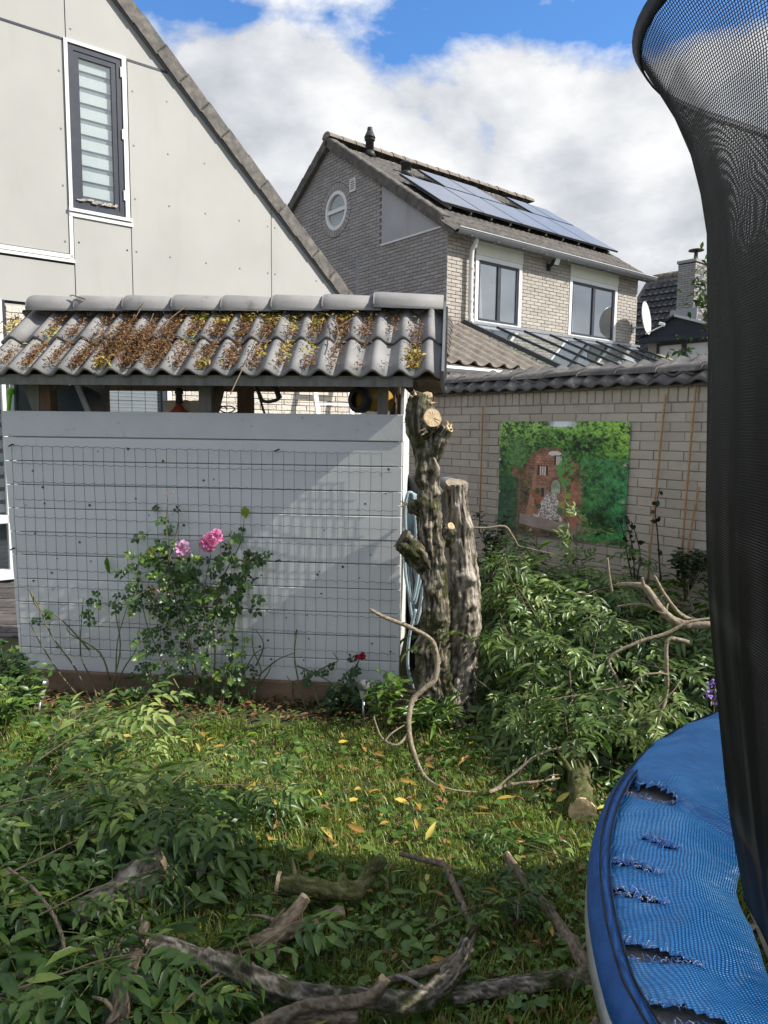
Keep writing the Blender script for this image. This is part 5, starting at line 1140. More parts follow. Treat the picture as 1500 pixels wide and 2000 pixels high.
# a folded leaflet: base 0, tip y=1, half width .5
LT_V = np.array([[0, 0, 0], [-.42, .30, .07], [0, .32, .0], [.42, .30, .07], [-.40, .62, .05], [0, .64, -.03], [.40, .62, .05], [0, 1, -.10]])
LT_F = np.array([[0, 2, 1, 1], [0, 3, 2, 2], [1, 2, 5, 4], [2, 3, 6, 5], [4, 5, 7, 7], [5, 6, 7, 7]])
LT_T = [[0, 2, 1], [0, 3, 2], [1, 2, 5], [1, 5, 4], [2, 3, 6], [2, 6, 5], [4, 5, 7], [5, 6, 7]]
LT_T = np.array(LT_T)
RD_V = LT_V*np.array([1.15, 1, 1.2]); 
class Leaves:
    def __init__(s): s.p = []; s.d = []; s.n = []; s.l = []; s.w = []; s.t = []
    def add(s, p, d, n, l, w, t): s.p.append(tuple(p)); s.d.append(tuple(d)); s.n.append(tuple(n)); s.l.append(l); s.w.append(w); s.t.append(t)
    def arrays(s, tpl=LT_V):
        p, d, n = map(lambda q: np.array(q, float), (s.p, s.d, s.n)); d /= np.linalg.norm(d, axis=1, keepdims=True)+1e-9
        x = np.cross(d, n); x /= np.linalg.norm(x, axis=1, keepdims=True)+1e-9; n = np.cross(x, d); l = np.array(s.l)[:, None, None]; w_ = np.array(s.w)[:, None, None]
        cur = RNG.uniform(.3, 2.2, (len(p), 1, 1))
        V = p[:, None]+x[:, None]*tpl[None, :, 0:1]*w_+d[:, None]*tpl[None, :, 1:2]*l+n[:, None]*tpl[None, :, 2:3]*l*cur
        k = tpl.shape[0]; Fc = (LT_T[None]+(np.arange(len(p))*k)[:, None, None]).reshape(-1, 3); T = np.repeat(np.array(s.t), k)
        return V.reshape(-1, 3), Fc, T
    def mesh(s, name, m, tpl=LT_V): V, Fc, T = s.arrays(tpl); return npmesh(name, V, Fc, T, m, True)
rv = lambda s=1: Vector((random.gauss(0, 1), random.gauss(0, 1), random.gauss(0, 1))).normalized()*s
def compound(lv, st_, p, d, up_, rl_, pairs, ll, lw, tint, droop=.5):
    d = Vector(d).normalized(); up_ = Vector(up_); pts = [Vector(p)]; n = pairs+1
    for k in range(n):
        d = (d+Vector((0, 0, -droop/n))+rv(.05)).normalized(); pts.append(pts[-1]+d*(rl_/n))
        s = d.cross(up_); s = s.normalized() if s.length > 1e-3 else d.orthogonal().normalized(); nn_ = s.cross(d)
        if k == n-1: lv.add(pts[-1], d+Vector((0, 0, -.2)), nn_+rv(.25), ll*1.1, lw, tint+random.gauss(0, .07))
        else:
            if k == 0: continue
            for sg in (-1, 1):
                if random.random() < .06: continue
                ld_ = (d*.55+s*sg*.85+Vector((0, 0, -.28*random.random()))+rv(.16)).normalized()
                lv.add(pts[-1], ld_, nn_+rv(.30)+s*sg*-.15, ll*random.uniform(.75, 1.1), lw*random.uniform(.8, 1.15), min(max(tint+random.gauss(0, .10), 0), 1))
    st_.tube(pts, lerpl([.0016, .0007], len(pts)), 3, False)
def make_bough(i, L_=.75, n=11, base_t=.4):
    random.seed(50+i); lv = Leaves(); sm = MB(); rch = MB()
    d = Vector((1, 0, random.uniform(.05, .25))).normalized(); pts = [Vector((0, 0, .02))]
    for k in range(n):
        d = (d+Vector((0, random.uniform(-.13, .13), random.uniform(-.12, .06)))).normalized(); pts.append(pts[-1]+d*L_/n)
        if k > 1 or i % 2:
            for r_ in range(2):
                sg = random.choice((-1, 1)); sd = Vector((d.y, -d.x, 0)).normalized()*sg
                compound(lv, rch, pts[-1], d*random.uniform(.2, .9)+sd*random.uniform(.4, 1)+Vector((0, 0, random.uniform(-.05, .55))), Vector((0, 0, 1))+rv(.3), random.uniform(.17, .27), random.choice((3, 3, 4, 4)), random.uniform(.075, .115), random.uniform(.027, .040), base_t+random.gauss(0, .15), random.uniform(.3, .9))
    compound(lv, rch, pts[-1], d, Vector((0, 0, 1)), .22, 4, .09, .034, base_t+.2)
    sm.tube(pts, lerpl([.0060, .0022], len(pts)), 6)
    return sm.mesh('stem', M_branch, True), lv.mesh('foliage', M_lf if i < 6 else M_lf2), rch.mesh('leaf_stalks', M_stem)
BOUGH = [make_bough(i) for i in range(6)]+[make_bough(i, .70, 10, .50) for i in range(6, 12)]+[make_bough(i, .7, 10, .80) for i in (12, 13)]+[make_bough(i, .6, 9, .22) for i in (14,)]
def place_bough(k, loc, yaw, pitch, roll, sc_, label, group):
    M = Matrix.Translation(loc) @ Matrix.Rotation(yaw, 4, 'Z') @ Matrix.Rotation(pitch, 4, 'Y') @ Matrix.Rotation(roll, 4, 'X') @ Matrix.Scale(sc_, 4)
    r_ = put('leafy_branch', None, None, M, label, 'branch', group)
    for nm_, me in zip(('stem', 'foliage', 'leaf_stalk'), BOUGH[k]):
        o = bpy.data.objects.new(nm_, me); COL.objects.link(o); o.parent = r_
def inpoly(x, y, P):
    c = False
    for i in range(len(P)):
        (x1, y1), (x2, y2) = P[i], P[i-1]
        if (y1 > y) != (y2 > y) and x < (x2-x1)*(y-y1)/(y2-y1)+x1: c = not c
    return c
# ------------------------------------------------------------------ heaps
# heights of the two heaps of prunings (ground metres)
def proj(p):
    q = m3.transposed() @ (Vector(p)-Vector((0, 0, HC))); return (750+FPX*q.x/-q.z, 1000-FPX*q.y/-q.z)
CLEAR = [[(140, 1800), (240, 1710), (290, 1660), (345, 1660), (335, 1740), (250, 1810), (160, 1850)], [(500, 1690), (770, 1670), (770, 1790), (520, 1790)], [(440, 1740), (690, 1740), (690, 1900), (440, 1900)], [(300, 1830), (930, 1820), (930, 1990), (500, 1990), (380, 1920), (300, 1880)], [(225, 1800), (300, 1800), (270, 1990), (215, 1990)], [(1098, 1415), (1150, 1415), (1180, 1640), (1098, 1640)], [(790, 1655), (960, 1655), (960, 1880), (860, 1880)], [(980, 1660), (1020, 1660), (1180, 1930), (1120, 1930)], [(870, 1890), (1200, 1880), (1200, 1960), (870, 1970)], [(800, 1150), (900, 1150), (930, 1400), (800, 1400)]]
def clear(p):
    x, y = proj(p)
    for i, P in enumerate(CLEAR):
        if inpoly(x, y, P): return i == 5 or random.random() < (.92 if i in (3, 4) else .95)
    return False
def h_right(x, y):
    # heap between the tree and the trampoline, rising to the wall
    e = min(1, max(0, (y-3.15-.25*max(0, .9-x))/1.3)); a = min(1, max(0, (x-.50-.08*(y-4))/.35))
    wd = (Vector((x, y, 0))-WF.o).dot(WF.n); wl_ = min(1, max(0, (wd-.18)/.35)); q = .12+.80*e**.8; q -= .34*min(1, max(0, (y-5.0)/.5))*e
    return q*a*wl_*(.82+.28*mn.noise(Vector((x*2.2, y*2.2, 0))))
def h_left(x, y):
    a = min(1, max(0, (-.18-.28*(y-1.7)-x)/.55)); b_ = min(1, max(0, (3.0-y)/.5)); c_ = .5+.5*min(1, max(0, (-x-.3)/.9))
    return .30*a*b_*c_*(.85+.4*mn.noise(Vector((x*2.5, y*2.5, 4))))
random.seed(11)
lv = Leaves(); rch = MB()
n_ = 0
while n_ < 1500:
    x, y = random.uniform(.3, 2.9), random.uniform(3.0, 6.6); h = h_right(x, y)
    if h < .05: continue
    z = h*random.uniform(.55, 1.0)-.05
    if clear((x, y, z)) or clear((x-.05, y-.10, z-.03)): continue
    n_ += 1
    compound(lv, rch, (x, y, z), (random.gauss(-.25, .7), random.gauss(-.6, .6), random.uniform(-.1, .5)), Vector((0, -.3, 1))+rv(.4), random.uniform(.15, .25), random.choice((3, 4, 4)), random.uniform(.075, .115), random.uniform(.021, .032), random.gauss(.52, .24), random.uniform(.6, 1.5))
put('heap_foliage', lv.mesh('heap_foliage', M_lf2), None, None, 'mass of cut green leaves inside the heap in front of the beige wall', 'cut foliage', kind='stuff')
put('heap_stalks', rch.mesh('heap_stalks', M_stem), None, None, 'tangle of thin green leaf stalks in the heap in front of the beige wall', 'leaf stalks', kind='stuff')
lv = Leaves(); rch = MB(); n_ = 0
while n_ < 620:
    x, y = random.uniform(-2.2, .1), random.uniform(1.3, 3.1); h = h_left(x, y)
    if h < .03: continue
    z = h*random.uniform(.3, .9)
    if clear((x, y, z)) or clear((x+.05, y-.08, z)): continue
    n_ += 1
    compound(lv, rch, (x, y, z+.01), (random.gauss(.2, .7), random.gauss(-.4, .7), random.uniform(-.1, .4)), Vector((0, -.2, 1))+rv(.35), random.uniform(.16, .26), random.choice((3, 3, 4, 4)), random.uniform(.075, .115), random.uniform(.027, .040), random.gauss(.44, .22), random.uniform(.4, 1.2))
put('front_heap_foliage', lv.mesh('front_heap_foliage', M_lf), None, None, 'mass of cut green leaves in the near left heap on the lawn', 'cut foliage', kind='stuff')
put('front_heap_stalks', rch.mesh('front_heap_stalks', M_stem), None, None, 'tangle of thin leaf stalks in the near left heap on the lawn', 'leaf stalks', kind='stuff')
n_ = 0
while n_ < 62:
    x, y = random.uniform(.35, 2.7), random.uniform(3.2, 6.2); h = h_right(x, y)
    if h < .08: continue
    if x > .45*y+.3 or any(clear((x+dx, y+dy, h*.9)) for dx in (-.22, -.1, 0, .1, .22) for dy in (-.22, 0, .15)): continue
    n_ += 1
    place_bough(6+n_ % 6, Vector((x, y, h*.92)), random.uniform(0, 6.28), random.uniform(-.15, .3), random.uniform(-.5, .5), random.uniform(.5, .8), 'cut green branch lying on the heap between the bare tree and the beige wall', 'cut branches on the heap by the wall')
n_ = 0
while n_ < 42:
    x, y = random.uniform(-1.7, -.1), random.uniform(1.45, 2.95); h = h_left(x, y)
    if h < .03 or any(clear((x+dx, y+dy, h)) for dx in (-.2, 0, .2) for dy in (-.15, .1)): continue
    n_ += 1
    place_bough(n_ % 6, Vector((x, y, h*.8+.01)), random.uniform(0, 6.28), random.uniform(-.1, .2), random.uniform(-.35, .35), random.uniform(.5, .75), 'cut green branch in the near left heap on the lawn', 'cut branches in the near left heap')
# single sprays that reach out of the heaps
def spray(px, py, Y, yaw, pitch, k, sc_, lab): place_bough(k, at(px, py, Y), yaw, pitch, 0, sc_, lab, None)
spray(960, 1130, 4.7, 1.0, -.35, 6, .5, 'leafy branch drooping at the top of the wall heap below the bent twig')
spray(1120, 1135, 4.6, 1.9, -1.25, 12, .55, 'bright leafy shoot standing up in front of the alley poster')
spray(1080, 1125, 4.9, 2.3, -.7, 8, .45, 'leafy shoot leaning left at the top of the wall heap')
spray(1300, 1110, 4.6, 2.6, -.3, 9, .6, 'leafy branch near the black net at the back of the wall heap')
spray(1290, 1430, 3.15, 2.9, .25, 13, .5, 'pale leafy spray hanging over the lawn beside the blue pad')
spray(1215, 1400, 3.3, 3.4, .1, 11, .4, 'leafy spray hanging over the mossy log on the right')
spray(975, 1200, 4.0, -1.2, .75, 7, .5, 'leafy spray hanging beside the right trunk of the bare tree')
spray(40, 1520, 2.75, .5, -.35, 12, .75, 'tall yellow green leafy branch at the left edge of the lawn')
spray(60, 1600, 2.45, .3, -.3, 13, .75, 'leafy branch rising from the near left heap at the picture edge')
spray(985, 1090, 4.3, -1.3, .85, 7, .62, 'pale leafy branch drooping down the left shoulder of the wall heap')
spray(1010, 1150, 4.1, -1.0, .8, 12, .5, 'yellow green leafy branch drooping on the left front of the wall heap')
spray(1170, 1200, 3.9, -1.9, .7, 8, .55, 'leafy branch drooping in the middle of the wall heap')
spray(1030, 1330, 3.6, -1.8, .5, 9, .45, 'leafy branch drooping low on the wall heap over the twig tips')
spray(1330, 1330, 3.3, -2.2, .5, 13, .5, 'yellow green leafy branch beside the purple flower at the net')
spray(930, 1330, 3.8, -.6, .5, 10, .5, 'leafy branch spilling right of the bare tree foot')
spray(150, 1480, 3.0, .2, -.1, 12, .5, 'yellow green leafy branch lying on the sunny lawn at the left')
spray(330, 1540, 2.85, 1.1, -.2, 13, .4, 'yellow green leafy shoot at the back edge of the near left heap')
spray(250, 1600, 2.6, 1.7, -.35, 3, .5, 'small leafy shoot standing at the back of the near left heap')
spray(540, 1600, 2.7, 2.0, -.25, 13, .4, 'small leafy shoot on the sunny lawn right of the near left heap')
spray(1010, 1800, 2.05, 1.2, .02, 5, .42, 'small leafy spray on the shaded lawn beside the straight bare pole')
spray(1120, 1690, 2.45, 2.6, .0, 0, .45, 'small leafy spray on the shaded lawn beside the blue pad')
spray(830, 1820, 2.1, .4, .02, 2, .40, 'small leafy spray on the shaded lawn right of the crooked thin branch')
# ------------------------------------------------------------------ logs and bare branches
def branch(pts, rads, label, m, cat='branch', cuts=(), rough=.10, sub=6, sides=12, forks=(), seed=0, name='bare_branch'):
    C = crom(pts, sub); R = lerpl(rads, len(C)); rs = random.Random(seed or sum(map(ord, label))); sides = 22 if max(rads) > .018 else 14
    kn = []
    for k in range(int(4+14*max(rads)*10)):
        q = rs.randrange(len(C)); kn.append((Vector(C[q])+Vector((rs.gauss(0, 1), rs.gauss(0, 1), rs.gauss(.4, .8))).normalized()*R[q], R[q]*rs.uniform(.35, .7), R[q]*rs.uniform(.15, .5)))
    mb = barktube(C, R, sides, rs.random()*40, rough*1.1+.02, kn)
    for k in range(int(len(C)/(7 if name != 'log' else 22))):
        q = rs.randrange(1, len(C)-1); dv = Vector((rs.gauss(0, 1), rs.gauss(0, 1), abs(rs.gauss(.5, .6)))).normalized(); l = R[q]*rs.uniform(1.3, 4); p = Vector(C[q])
        mb.tube([p, p+dv*(R[q]+l*.5), p+dv*(R[q]+l)+rv(l*.2)], [R[q]*.32, R[q]*.22, R[q]*.12], 6, True, rs.random())
    for (fp, fr_) in forks: 
        c2 = crom(fp, 4); fb_ = barktube(c2, lerpl(fr_, len(c2)), 12, rs.random()*40, rough+.03); tt_ = fb_.t; mb.add(fb_.v, fb_.f); mb.t[-len(tt_):] = tt_
    root = put(name, mb.mesh(name, m, True), None, None, label, cat)
    for (i, j) in cuts:
        a, b_ = Vector(pts[i]), Vector(pts[j]); d = (a-b_).normalized(); r_ = rads[0 if i == 0 else -1]
        dn = (d+rv(.05)).normalized(); xx = dn.orthogonal().normalized(); yy = dn.cross(xx); vs = []; ns_ = 20
        for ring_ in (0, .35, .7, 1):
            for k in range(ns_):
                an_ = 6.2832*k/ns_; q = r_*ring_*(.99+.12*mn.noise(Vector((math.cos(an_)*1.4, math.sin(an_)*1.4, a.x*9)))); vs.append(a+dn*(.004+.004*mn.noise(Vector((k*.9, ring_*4, a.y*7))))+(xx*math.cos(an_)+yy*math.sin(an_))*q)
        vs += [v_-dn*.012 for v_ in vs[-ns_:]]; mbc = MB().add(vs, [(j*ns_+k, j*ns_+(k+1) % ns_, (j+1)*ns_+(k+1) % ns_, (j+1)*ns_+k) for j in range(4) for k in range(ns_)]); mbc.t = [random.random() for _ in vs]
        mbc.build('cut_end', M_cut, root)
    return root
Zp = lambda x, y, z: onz(x, y, z)
random.seed(21)
branch([Zp(325, 1690, .24), Zp(285, 1712, .22), Zp(235, 1745, .19), Zp(150, 1790, .14)], [.050, .055, .045, .040], 'thick pale barked log half buried in the near left heap', M_log, 'log', [(0, 1)], .12, 10, 20, name='log')
branch([Zp(543, 1725, .10), Zp(600, 1732, .09), Zp(660, 1742, .06), Zp(700, 1735, .06), Zp(722, 1705, .07), Zp(748, 1676, .12)], [.036, .034, .030, .030, .025, .020], 'mossy crooked log bent upwards at its right end on the lawn', M_moss, 'log', [(0, 1)], .18, 8, 18, name='log')
branch([Zp(380, 1895, .04), Zp(450, 1862, .06), Zp(520, 1838, .08), Zp(560, 1800, .10), Zp(595, 1755, .13)], [.024, .028, .030, .024, .018], 'forked brown branch with a splintered upright arm in the near heap', M_branch, 'branch', [(4, 3)], .12, 8, 14, forks=[([Zp(525, 1838, .08), Zp(600, 1805, .08), Zp(668, 1780, .07)], [.024, .021, .018]), ([Zp(535, 1835, .08), Zp(538, 1860, .05), Zp(532, 1885, .02)], [.024, .018, .010])])
branch([Zp(285, 1850, .13), Zp(330, 1850, .13), Zp(390, 1875, .11), Zp(450, 1888, .13), Zp(520, 1922, .11), Zp(600, 1942, .10), Zp(720, 1950, .08), Zp(800, 1957, .07), Zp(860, 1925, .07), Zp(895, 1880, .10), Zp(910, 1838, .12)], [.024, .030, .029, .031, .029, .027, .026, .027, .026, .023, .019], 'long twisted grey log lying across the front of the lawn', M_log, 'log', [(0, 1)], .17, 8, 18, name='log')
branch([Zp(700, 1985, .12), Zp(620, 1990, .10), Zp(540, 2010, .08), Zp(430, 2060, .06)], [.016, .018, .020, .022], 'smooth brown branch along the bottom edge of the lawn', M_branch)
branch([Zp(752, 1912, .20), Zp(730, 1945, .17), Zp(690, 1955, .15), Zp(600, 1965, .14), Zp(530, 1995, .12), Zp(470, 2030, .1)], [.015, .017, .016, .016, .017, .018], 'smooth brown branch with a kinked pale tip over the long twisted log', M_branch, cuts=[(0, 1)])
branch([Zp(283, 1805, .20), Zp(265, 1860, .18), Zp(243, 1925, .15), Zp(232, 2010, .1)], [.014, .018, .022, .026], 'upright grey green stick crossing the near left heap', M_branch)
branch([Zp(85, 1850, .10), Zp(140, 1858, .09), Zp(200, 1868, .09), Zp(265, 1880, .07)], [.022, .022, .020, .018], 'dark stubby branch low in the near left heap', M_log)
branch([Zp(15, 1695, .30), Zp(60, 1730, .28), Zp(105, 1790, .24), Zp(125, 1850, .2), Zp(118, 1900, .18)], [.004, .005, .006, .005, .004], 'thin reddish twig arching over the near left heap', M_branch)
branch([Zp(250, 1812, .20), Zp(235, 1840, .19), Zp(200, 1875, .18), Zp(178, 1905, .15)], [.0035, .004, .004, .003], 'thin pale twig on the near left heap beside the upright stick', M_branch)
branch([Zp(0, 1905, .16), Zp(60, 1902, .16), Zp(120, 1885, .15)], [.008, .007, .006], 'short brown twig at the left picture edge in the heap', M_branch)
branch([Zp(780, 1667, .06), Zp(830, 1680, .06), Zp(868, 1690, .07), Zp(885, 1725, .07), Zp(905, 1770, .06), Zp(922, 1815, .04), Zp(918, 1862, .03)], [.008, .010, .012, .011, .011, .010, .008], 'crooked thin grey branch standing over the shaded lawn', M_branch, forks=[([Zp(868, 1690, .07), Zp(845, 1688, .05), Zp(815, 1672, .03)], [.007, .005, .003])])
branch([Zp(990, 1672, .03), Zp(1030, 1728, .03), Zp(1075, 1785, .03), Zp(1115, 1840, .03), Zp(1155, 1910, .03)], [.016, .018, .020, .020, .021], 'straight smooth brown pole lying on the shaded lawn by the trampoline', M_branch, 'branch', [(0, 1)], .05)
branch([Zp(882, 1948, .03), Zp(960, 1932, .03), Zp(1040, 1922, .03), Zp(1110, 1912, .03), Zp(1190, 1908, .03)], [.022, .024, .026, .024, .022], 'dark rough log lying in the shade beside the trampoline frame', M_log, 'log', name='log')
branch([Zp(750, 1918, .05), Zp(830, 1898, .05), Zp(870, 1880, .06), Zp(905, 1860, .05)], [.012, .013, .012, .010], 'short bare branch behind the long twisted log', M_branch)
branch([Zp(1165, 1990, .05), Zp(1150, 2030, .03), Zp(1140, 2070, .02)], [.010, .012, .012], 'bare stick under the trampoline frame at the bottom edge', M_branch)
branch([Zp(1137, 1585, .055), Zp(1132, 1545, .06), Zp(1128, 1490, .065), Zp(1120, 1440, .075), Zp(1116, 1395, .09)], [.056, .052, .049, .047, .044], 'mossy green log with a pale sawn end pointing at the trampoline', M_moss, 'log', [(0, 1)], .10, 8, 20, name='log')
branch([Zp(955, 1547, .03), Zp(1000, 1532, .04), Zp(1040, 1528, .05), Zp(1095, 1520, .06)], [.008, .009, .007, .004], 'pale forked twig on the lawn left of the mossy log', M_pale, forks=[([Zp(970, 1540, .03), Zp(1010, 1505, .10), Zp(1050, 1475, .16), Zp(1110, 1455, .18)], [.007, .006, .005, .003]), ([Zp(1010, 1525, .05), Zp(1022, 1495, .1), Zp(1030, 1478, .12)], [.005, .004, .003]), ([Zp(1060, 1527, .05), Zp(1075, 1515, .1), Zp(1098, 1513, .1)], [.004, .003, .002])])
P3 = lambda x, y, Y: at(x, y, Y)
branch([P3(722, 1190, 3.55), P3(755, 1207, 3.55), P3(800, 1225, 3.55), P3(842, 1250, 3.55), P3(853, 1285, 3.55), P3(850, 1325, 3.52), P3(825, 1348, 3.5), P3(804, 1372, 3.48), P3(799, 1425, 3.40), P3(812, 1480, 3.28), P3(835, 1522, 3.12), Zp(880, 1542, .02), Zp(945, 1548, .012)], [.008, .010, .011, .012, .013, .014, .014, .014, .012, .010, .008, .005, .003], 'crooked pale brown branch leaning in front of the bare tree', M_pale, rough=.08, forks=[([P3(800, 1430, 3.4), P3(775, 1455, 3.35), P3(745, 1440, 3.38), P3(730, 1400, 3.4)], [.009, .006, .005, .003]), ([P3(752, 1448, 3.36), P3(765, 1432, 3.38), P3(792, 1415, 3.42)], [.005, .004, .003])])
branch([P3(1390, 1222, 3.5), P3(1330, 1218, 3.55), P3(1295, 1195, 3.6), P3(1262, 1150, 3.65), P3(1235, 1142, 3.7), P3(1205, 1142, 3.8)], [.020, .021, .020, .018, .014, .010], 'thick curved bare branch arching over the wall heap beside the net', M_pale, rough=.08, forks=[([P3(1300, 1200, 3.6), P3(1255, 1180, 3.65), P3(1205, 1185, 3.7)], [.010, .008, .005]), ([P3(1258, 1150, 3.65), P3(1254, 1128, 3.65)], [.010, .007])])
branch([P3(1385, 1215, 3.75), P3(1335, 1205, 3.75), P3(1300, 1165, 3.75), P3(1278, 1125, 3.75)], [.012, .013, .011, .007], 'straight bare branch rising behind the thick curved one by the net', M_pale)
branch([P3(1390, 1208, 3.4), P3(1345, 1215, 3.4), P3(1300, 1238, 3.4), P3(1245, 1255, 3.4), P3(1190, 1285, 3.4), P3(1205, 1325, 3.38), P3(1215, 1355, 3.36), P3(1214, 1410, 3.3)], [.006, .007, .010, .009, .007, .006, .005, .003], 'long pale bare branch sagging across the wall heap', M_pale)
branch([P3(1345, 1255, 3.35), P3(1305, 1250, 3.35), P3(1302, 1300, 3.32), P3(1303, 1345, 3.3), P3(1290, 1400, 3.25), P3(1277, 1430, 3.2), P3(1282, 1465, 3.15)], [.012, .010, .009, .008, .008, .006, .004], 'bare branch hanging down the wall heap towards the blue pad', M_pale, forks=[([P3(1298, 1385, 3.26), P3(1322, 1410, 3.2), P3(1345, 1432, 3.15)], [.005, .004, .002])])
branch([P3(1228, 1355, 3.3), P3(1250, 1322, 3.3), P3(1285, 1315, 3.3), P3(1305, 1318, 3.3)], [.004, .005, .005, .004], 'short arched twig in the middle of the wall heap', M_pale)
branch([P3(1038, 1345, 3.7), P3(1090, 1330, 3.7), P3(1140, 1318, 3.75), P3(1180, 1305, 3.8)], [.006, .007, .007, .005], 'thin brown branch lying along the middle of the wall heap', M_branch)
branch([P3(1112, 1310, 3.5), P3(1116, 1350, 3.45), P3(1122, 1390, 3.4), P3(1132, 1425, 3.35)], [.004, .004, .004, .003], 'thin bare twig hanging in front of the mossy log', M_branch)
branch([P3(918, 1030, 4.6), P3(950, 1031, 4.6), P3(985, 1028, 4.6), P3(1000, 1045, 4.6), P3(1012, 1066, 4.62)], [.006, .006, .008, .006, .005], 'bent bare twig level with the top of the right trunk before the wall', M_pale, forks=[([P3(1012, 1066, 4.62), P3(1050, 1075, 4.6), P3(1095, 1085, 4.6)], [.004, .003, .002])])
branch([P3(1186, 1090, 4.0), P3(1190, 1125, 4.0), P3(1195, 1155, 4.0)], [.006, .007, .008], 'short pale upright stub at the top of the wall heap', M_pale)
branch([Zp(120, 1490, .02), Zp(160, 1478, .04), Zp(188, 1448, .05)], [.004, .004, .003], 'thin pale twig on the sunny lawn near the left solar lamp', M_pale)
# ------------------------------------------------------------------ lawn
gx_ = RNG.random(1)
def grass(n):
    Y = RNG.uniform(.7, 4.4, n); X = RNG.uniform(-1, 1, n)*(.62*Y+.35)
    keep_ = ~((X > .9) & (Y > 3.2)); X, Y = X[keep_], Y[keep_]; n = len(X)
    pat = np.array([mn.noise(Vector((x*3, y*3, 0)))+.6*mn.noise(Vector((x*9, y*9, 1))) for x, y in zip(X, Y)])
    bare = ((Y > 3.75+.12*pat) & (X > -2.5)) | (RNG.random(n) > .86+.5*pat); X, Y, pat = X[~bare], Y[~bare], pat[~bare]; n = len(X)
    h = RNG.gamma(6, .0046, n)*(1+.35*pat); a = RNG.uniform(0, 6.28, n); ln_ = RNG.uniform(.1, .95, n)*h*1.3; wd = RNG.uniform(.0011, .0022, n)
    dx, dy = np.cos(a), np.sin(a); z0 = np.array([gz_(x, y) for x, y in zip(X, Y)])-.012
    P0 = np.stack([X, Y, z0], 1); D = np.stack([dx, dy, 0*a], 1); S = np.stack([-dy, dx, 0*a], 1)*wd[:, None]
    mid = P0+D*(ln_*.35)[:, None]+np.array([0, 0, 1])*(h*.62)[:, None]; tip = P0+D*ln_[:, None]+np.array([0, 0, 1])*(h*.95)[:, None]
    V_ = np.stack([P0-S, P0+S, mid-S*.8, mid+S*.8, tip], 1); k = (np.arange(n)*5)[:, None, None]
    Fc = (np.array([[0, 1, 3], [0, 3, 2], [2, 3, 4]])[None]+k).reshape(-1, 3); T = np.clip(RNG.normal(.5, .16, n)+.18*pat, 0, .95); dry = RNG.random(n) < .05; T[dry] = 1
    return V_.reshape(-1, 3), Fc, np.repeat(T, 5)
V_, Fc, T_ = grass(260000)
put('grass', npmesh('grass', V_, Fc, T_, M_grass), None, None, 'short green lawn grass between the heaps of prunings', 'grass', kind='stuff')
random.seed(31)
lv = Leaves()      # clover and weeds in the lawn
for k in range(5200):
    Y = random.uniform(1.3, 4.1); X = random.uniform(-.6, .5)*Y; q = mn.noise(Vector((X*2.2, Y*2.2, 9)))
    if q < -.05 and random.random() < .8: continue
    z = gz_(X, Y)+random.uniform(.002, .035); a = random.uniform(0, 6.28)
    for j in range(3 if random.random() < .6 else 1):
        l = random.uniform(.010, .022) if random.random() < .85 else random.uniform(.03, .055); b_ = a+j*2.1
        lv.add((X, Y, z), (math.cos(b_), math.sin(b_), random.uniform(-.1, .5)), Vector((0, 0, 1))+rv(.3), l, l*random.uniform(.6, .95), random.gauss(.55, .15))
put('lawn_weeds', lv.mesh('lawn_weeds', leafmat('weed_leaf', [(0, (.045, .10, .02)), (.5, (.09, .18, .03)), (1, (.20, .30, .06))])), None, None, 'small clover and weed leaves growing through the lawn', 'weeds', kind='stuff')
lv = Leaves()      # leaf litter at the foot of the planks and scattered crumbs
for k in range(3500):
    if k < 1300: u = random.uniform(-.1, 2.45); p = SF.w(u, 0, .05+abs(random.gauss(0, .16))); X, Y = p.x, p.y
    else: Y = random.uniform(1.4, 4.0); X = random.uniform(-.6, .5)*Y
    l = random.uniform(.015, .05); lv.add((X, Y, gz_(X, Y)+random.uniform(-.005, .03)), (random.gauss(0, 1), random.gauss(0, 1), random.gauss(0, .25)), Vector((0, 0, 1))+rv(.5), l, l*random.uniform(.25, .5), random.betavariate(1.6, 2.6)*.9)
put('leaf_litter', lv.mesh('leaf_litter', M_dead), None, None, 'brown dry leaf litter along the foot of the planks and in the lawn', 'leaf litter', kind='stuff')
lv = Leaves()      # loose green leaflets fallen on the grass
for k in range(2300):
    Y = random.uniform(1.4, 3.9); X = random.uniform(-.6, .45)*Y; l = random.uniform(.035, .075)
    if mn.noise(Vector((X*1.7, Y*1.7, 2))) < random.uniform(-.5, .25): continue
    lv.add((X, Y, gz_(X, Y)+random.uniform(.008, .04)), (random.gauss(0, 1), random.gauss(0, 1), random.gauss(0, .2)), Vector((0, 0, 1))+rv(.35), l, l*random.uniform(.3, .42), random.gauss(.45, .2))
put('loose_leaflets', lv.mesh('loose_leaflets', M_lf), None, None, 'loose green leaflets scattered over the lawn', 'leaves', kind='stuff')
FL_ = []
for s in range(4):
    l1 = Leaves(); l1.add((0, 0, 0), (0, 1, .05), (0, 0, 1), .085, .027, .5); FL_.append(l1.mesh('fallen_leaf', M_fall))
spots = [(440, 1455), (345, 1560), (830, 1490), (745, 1545), (840, 1580), (705, 1600), (760, 1605), (910, 1480), (1030, 1640), (1165, 1580), (770, 1560), (975, 1745), (995, 1785), (790, 1700), (835, 1705), (840, 1875), (1080, 1830), (560, 1545), (530, 1560), (650, 1640), (700, 1560), (670, 1500), (610, 1660), (480, 1720), (730, 1470), (660, 1450), (400, 1440), (260, 1440), (430, 1490), (920, 1590), (860, 1540), (1000, 1600), (880, 1650), (955, 1580), (620, 1540), (815, 1620)]
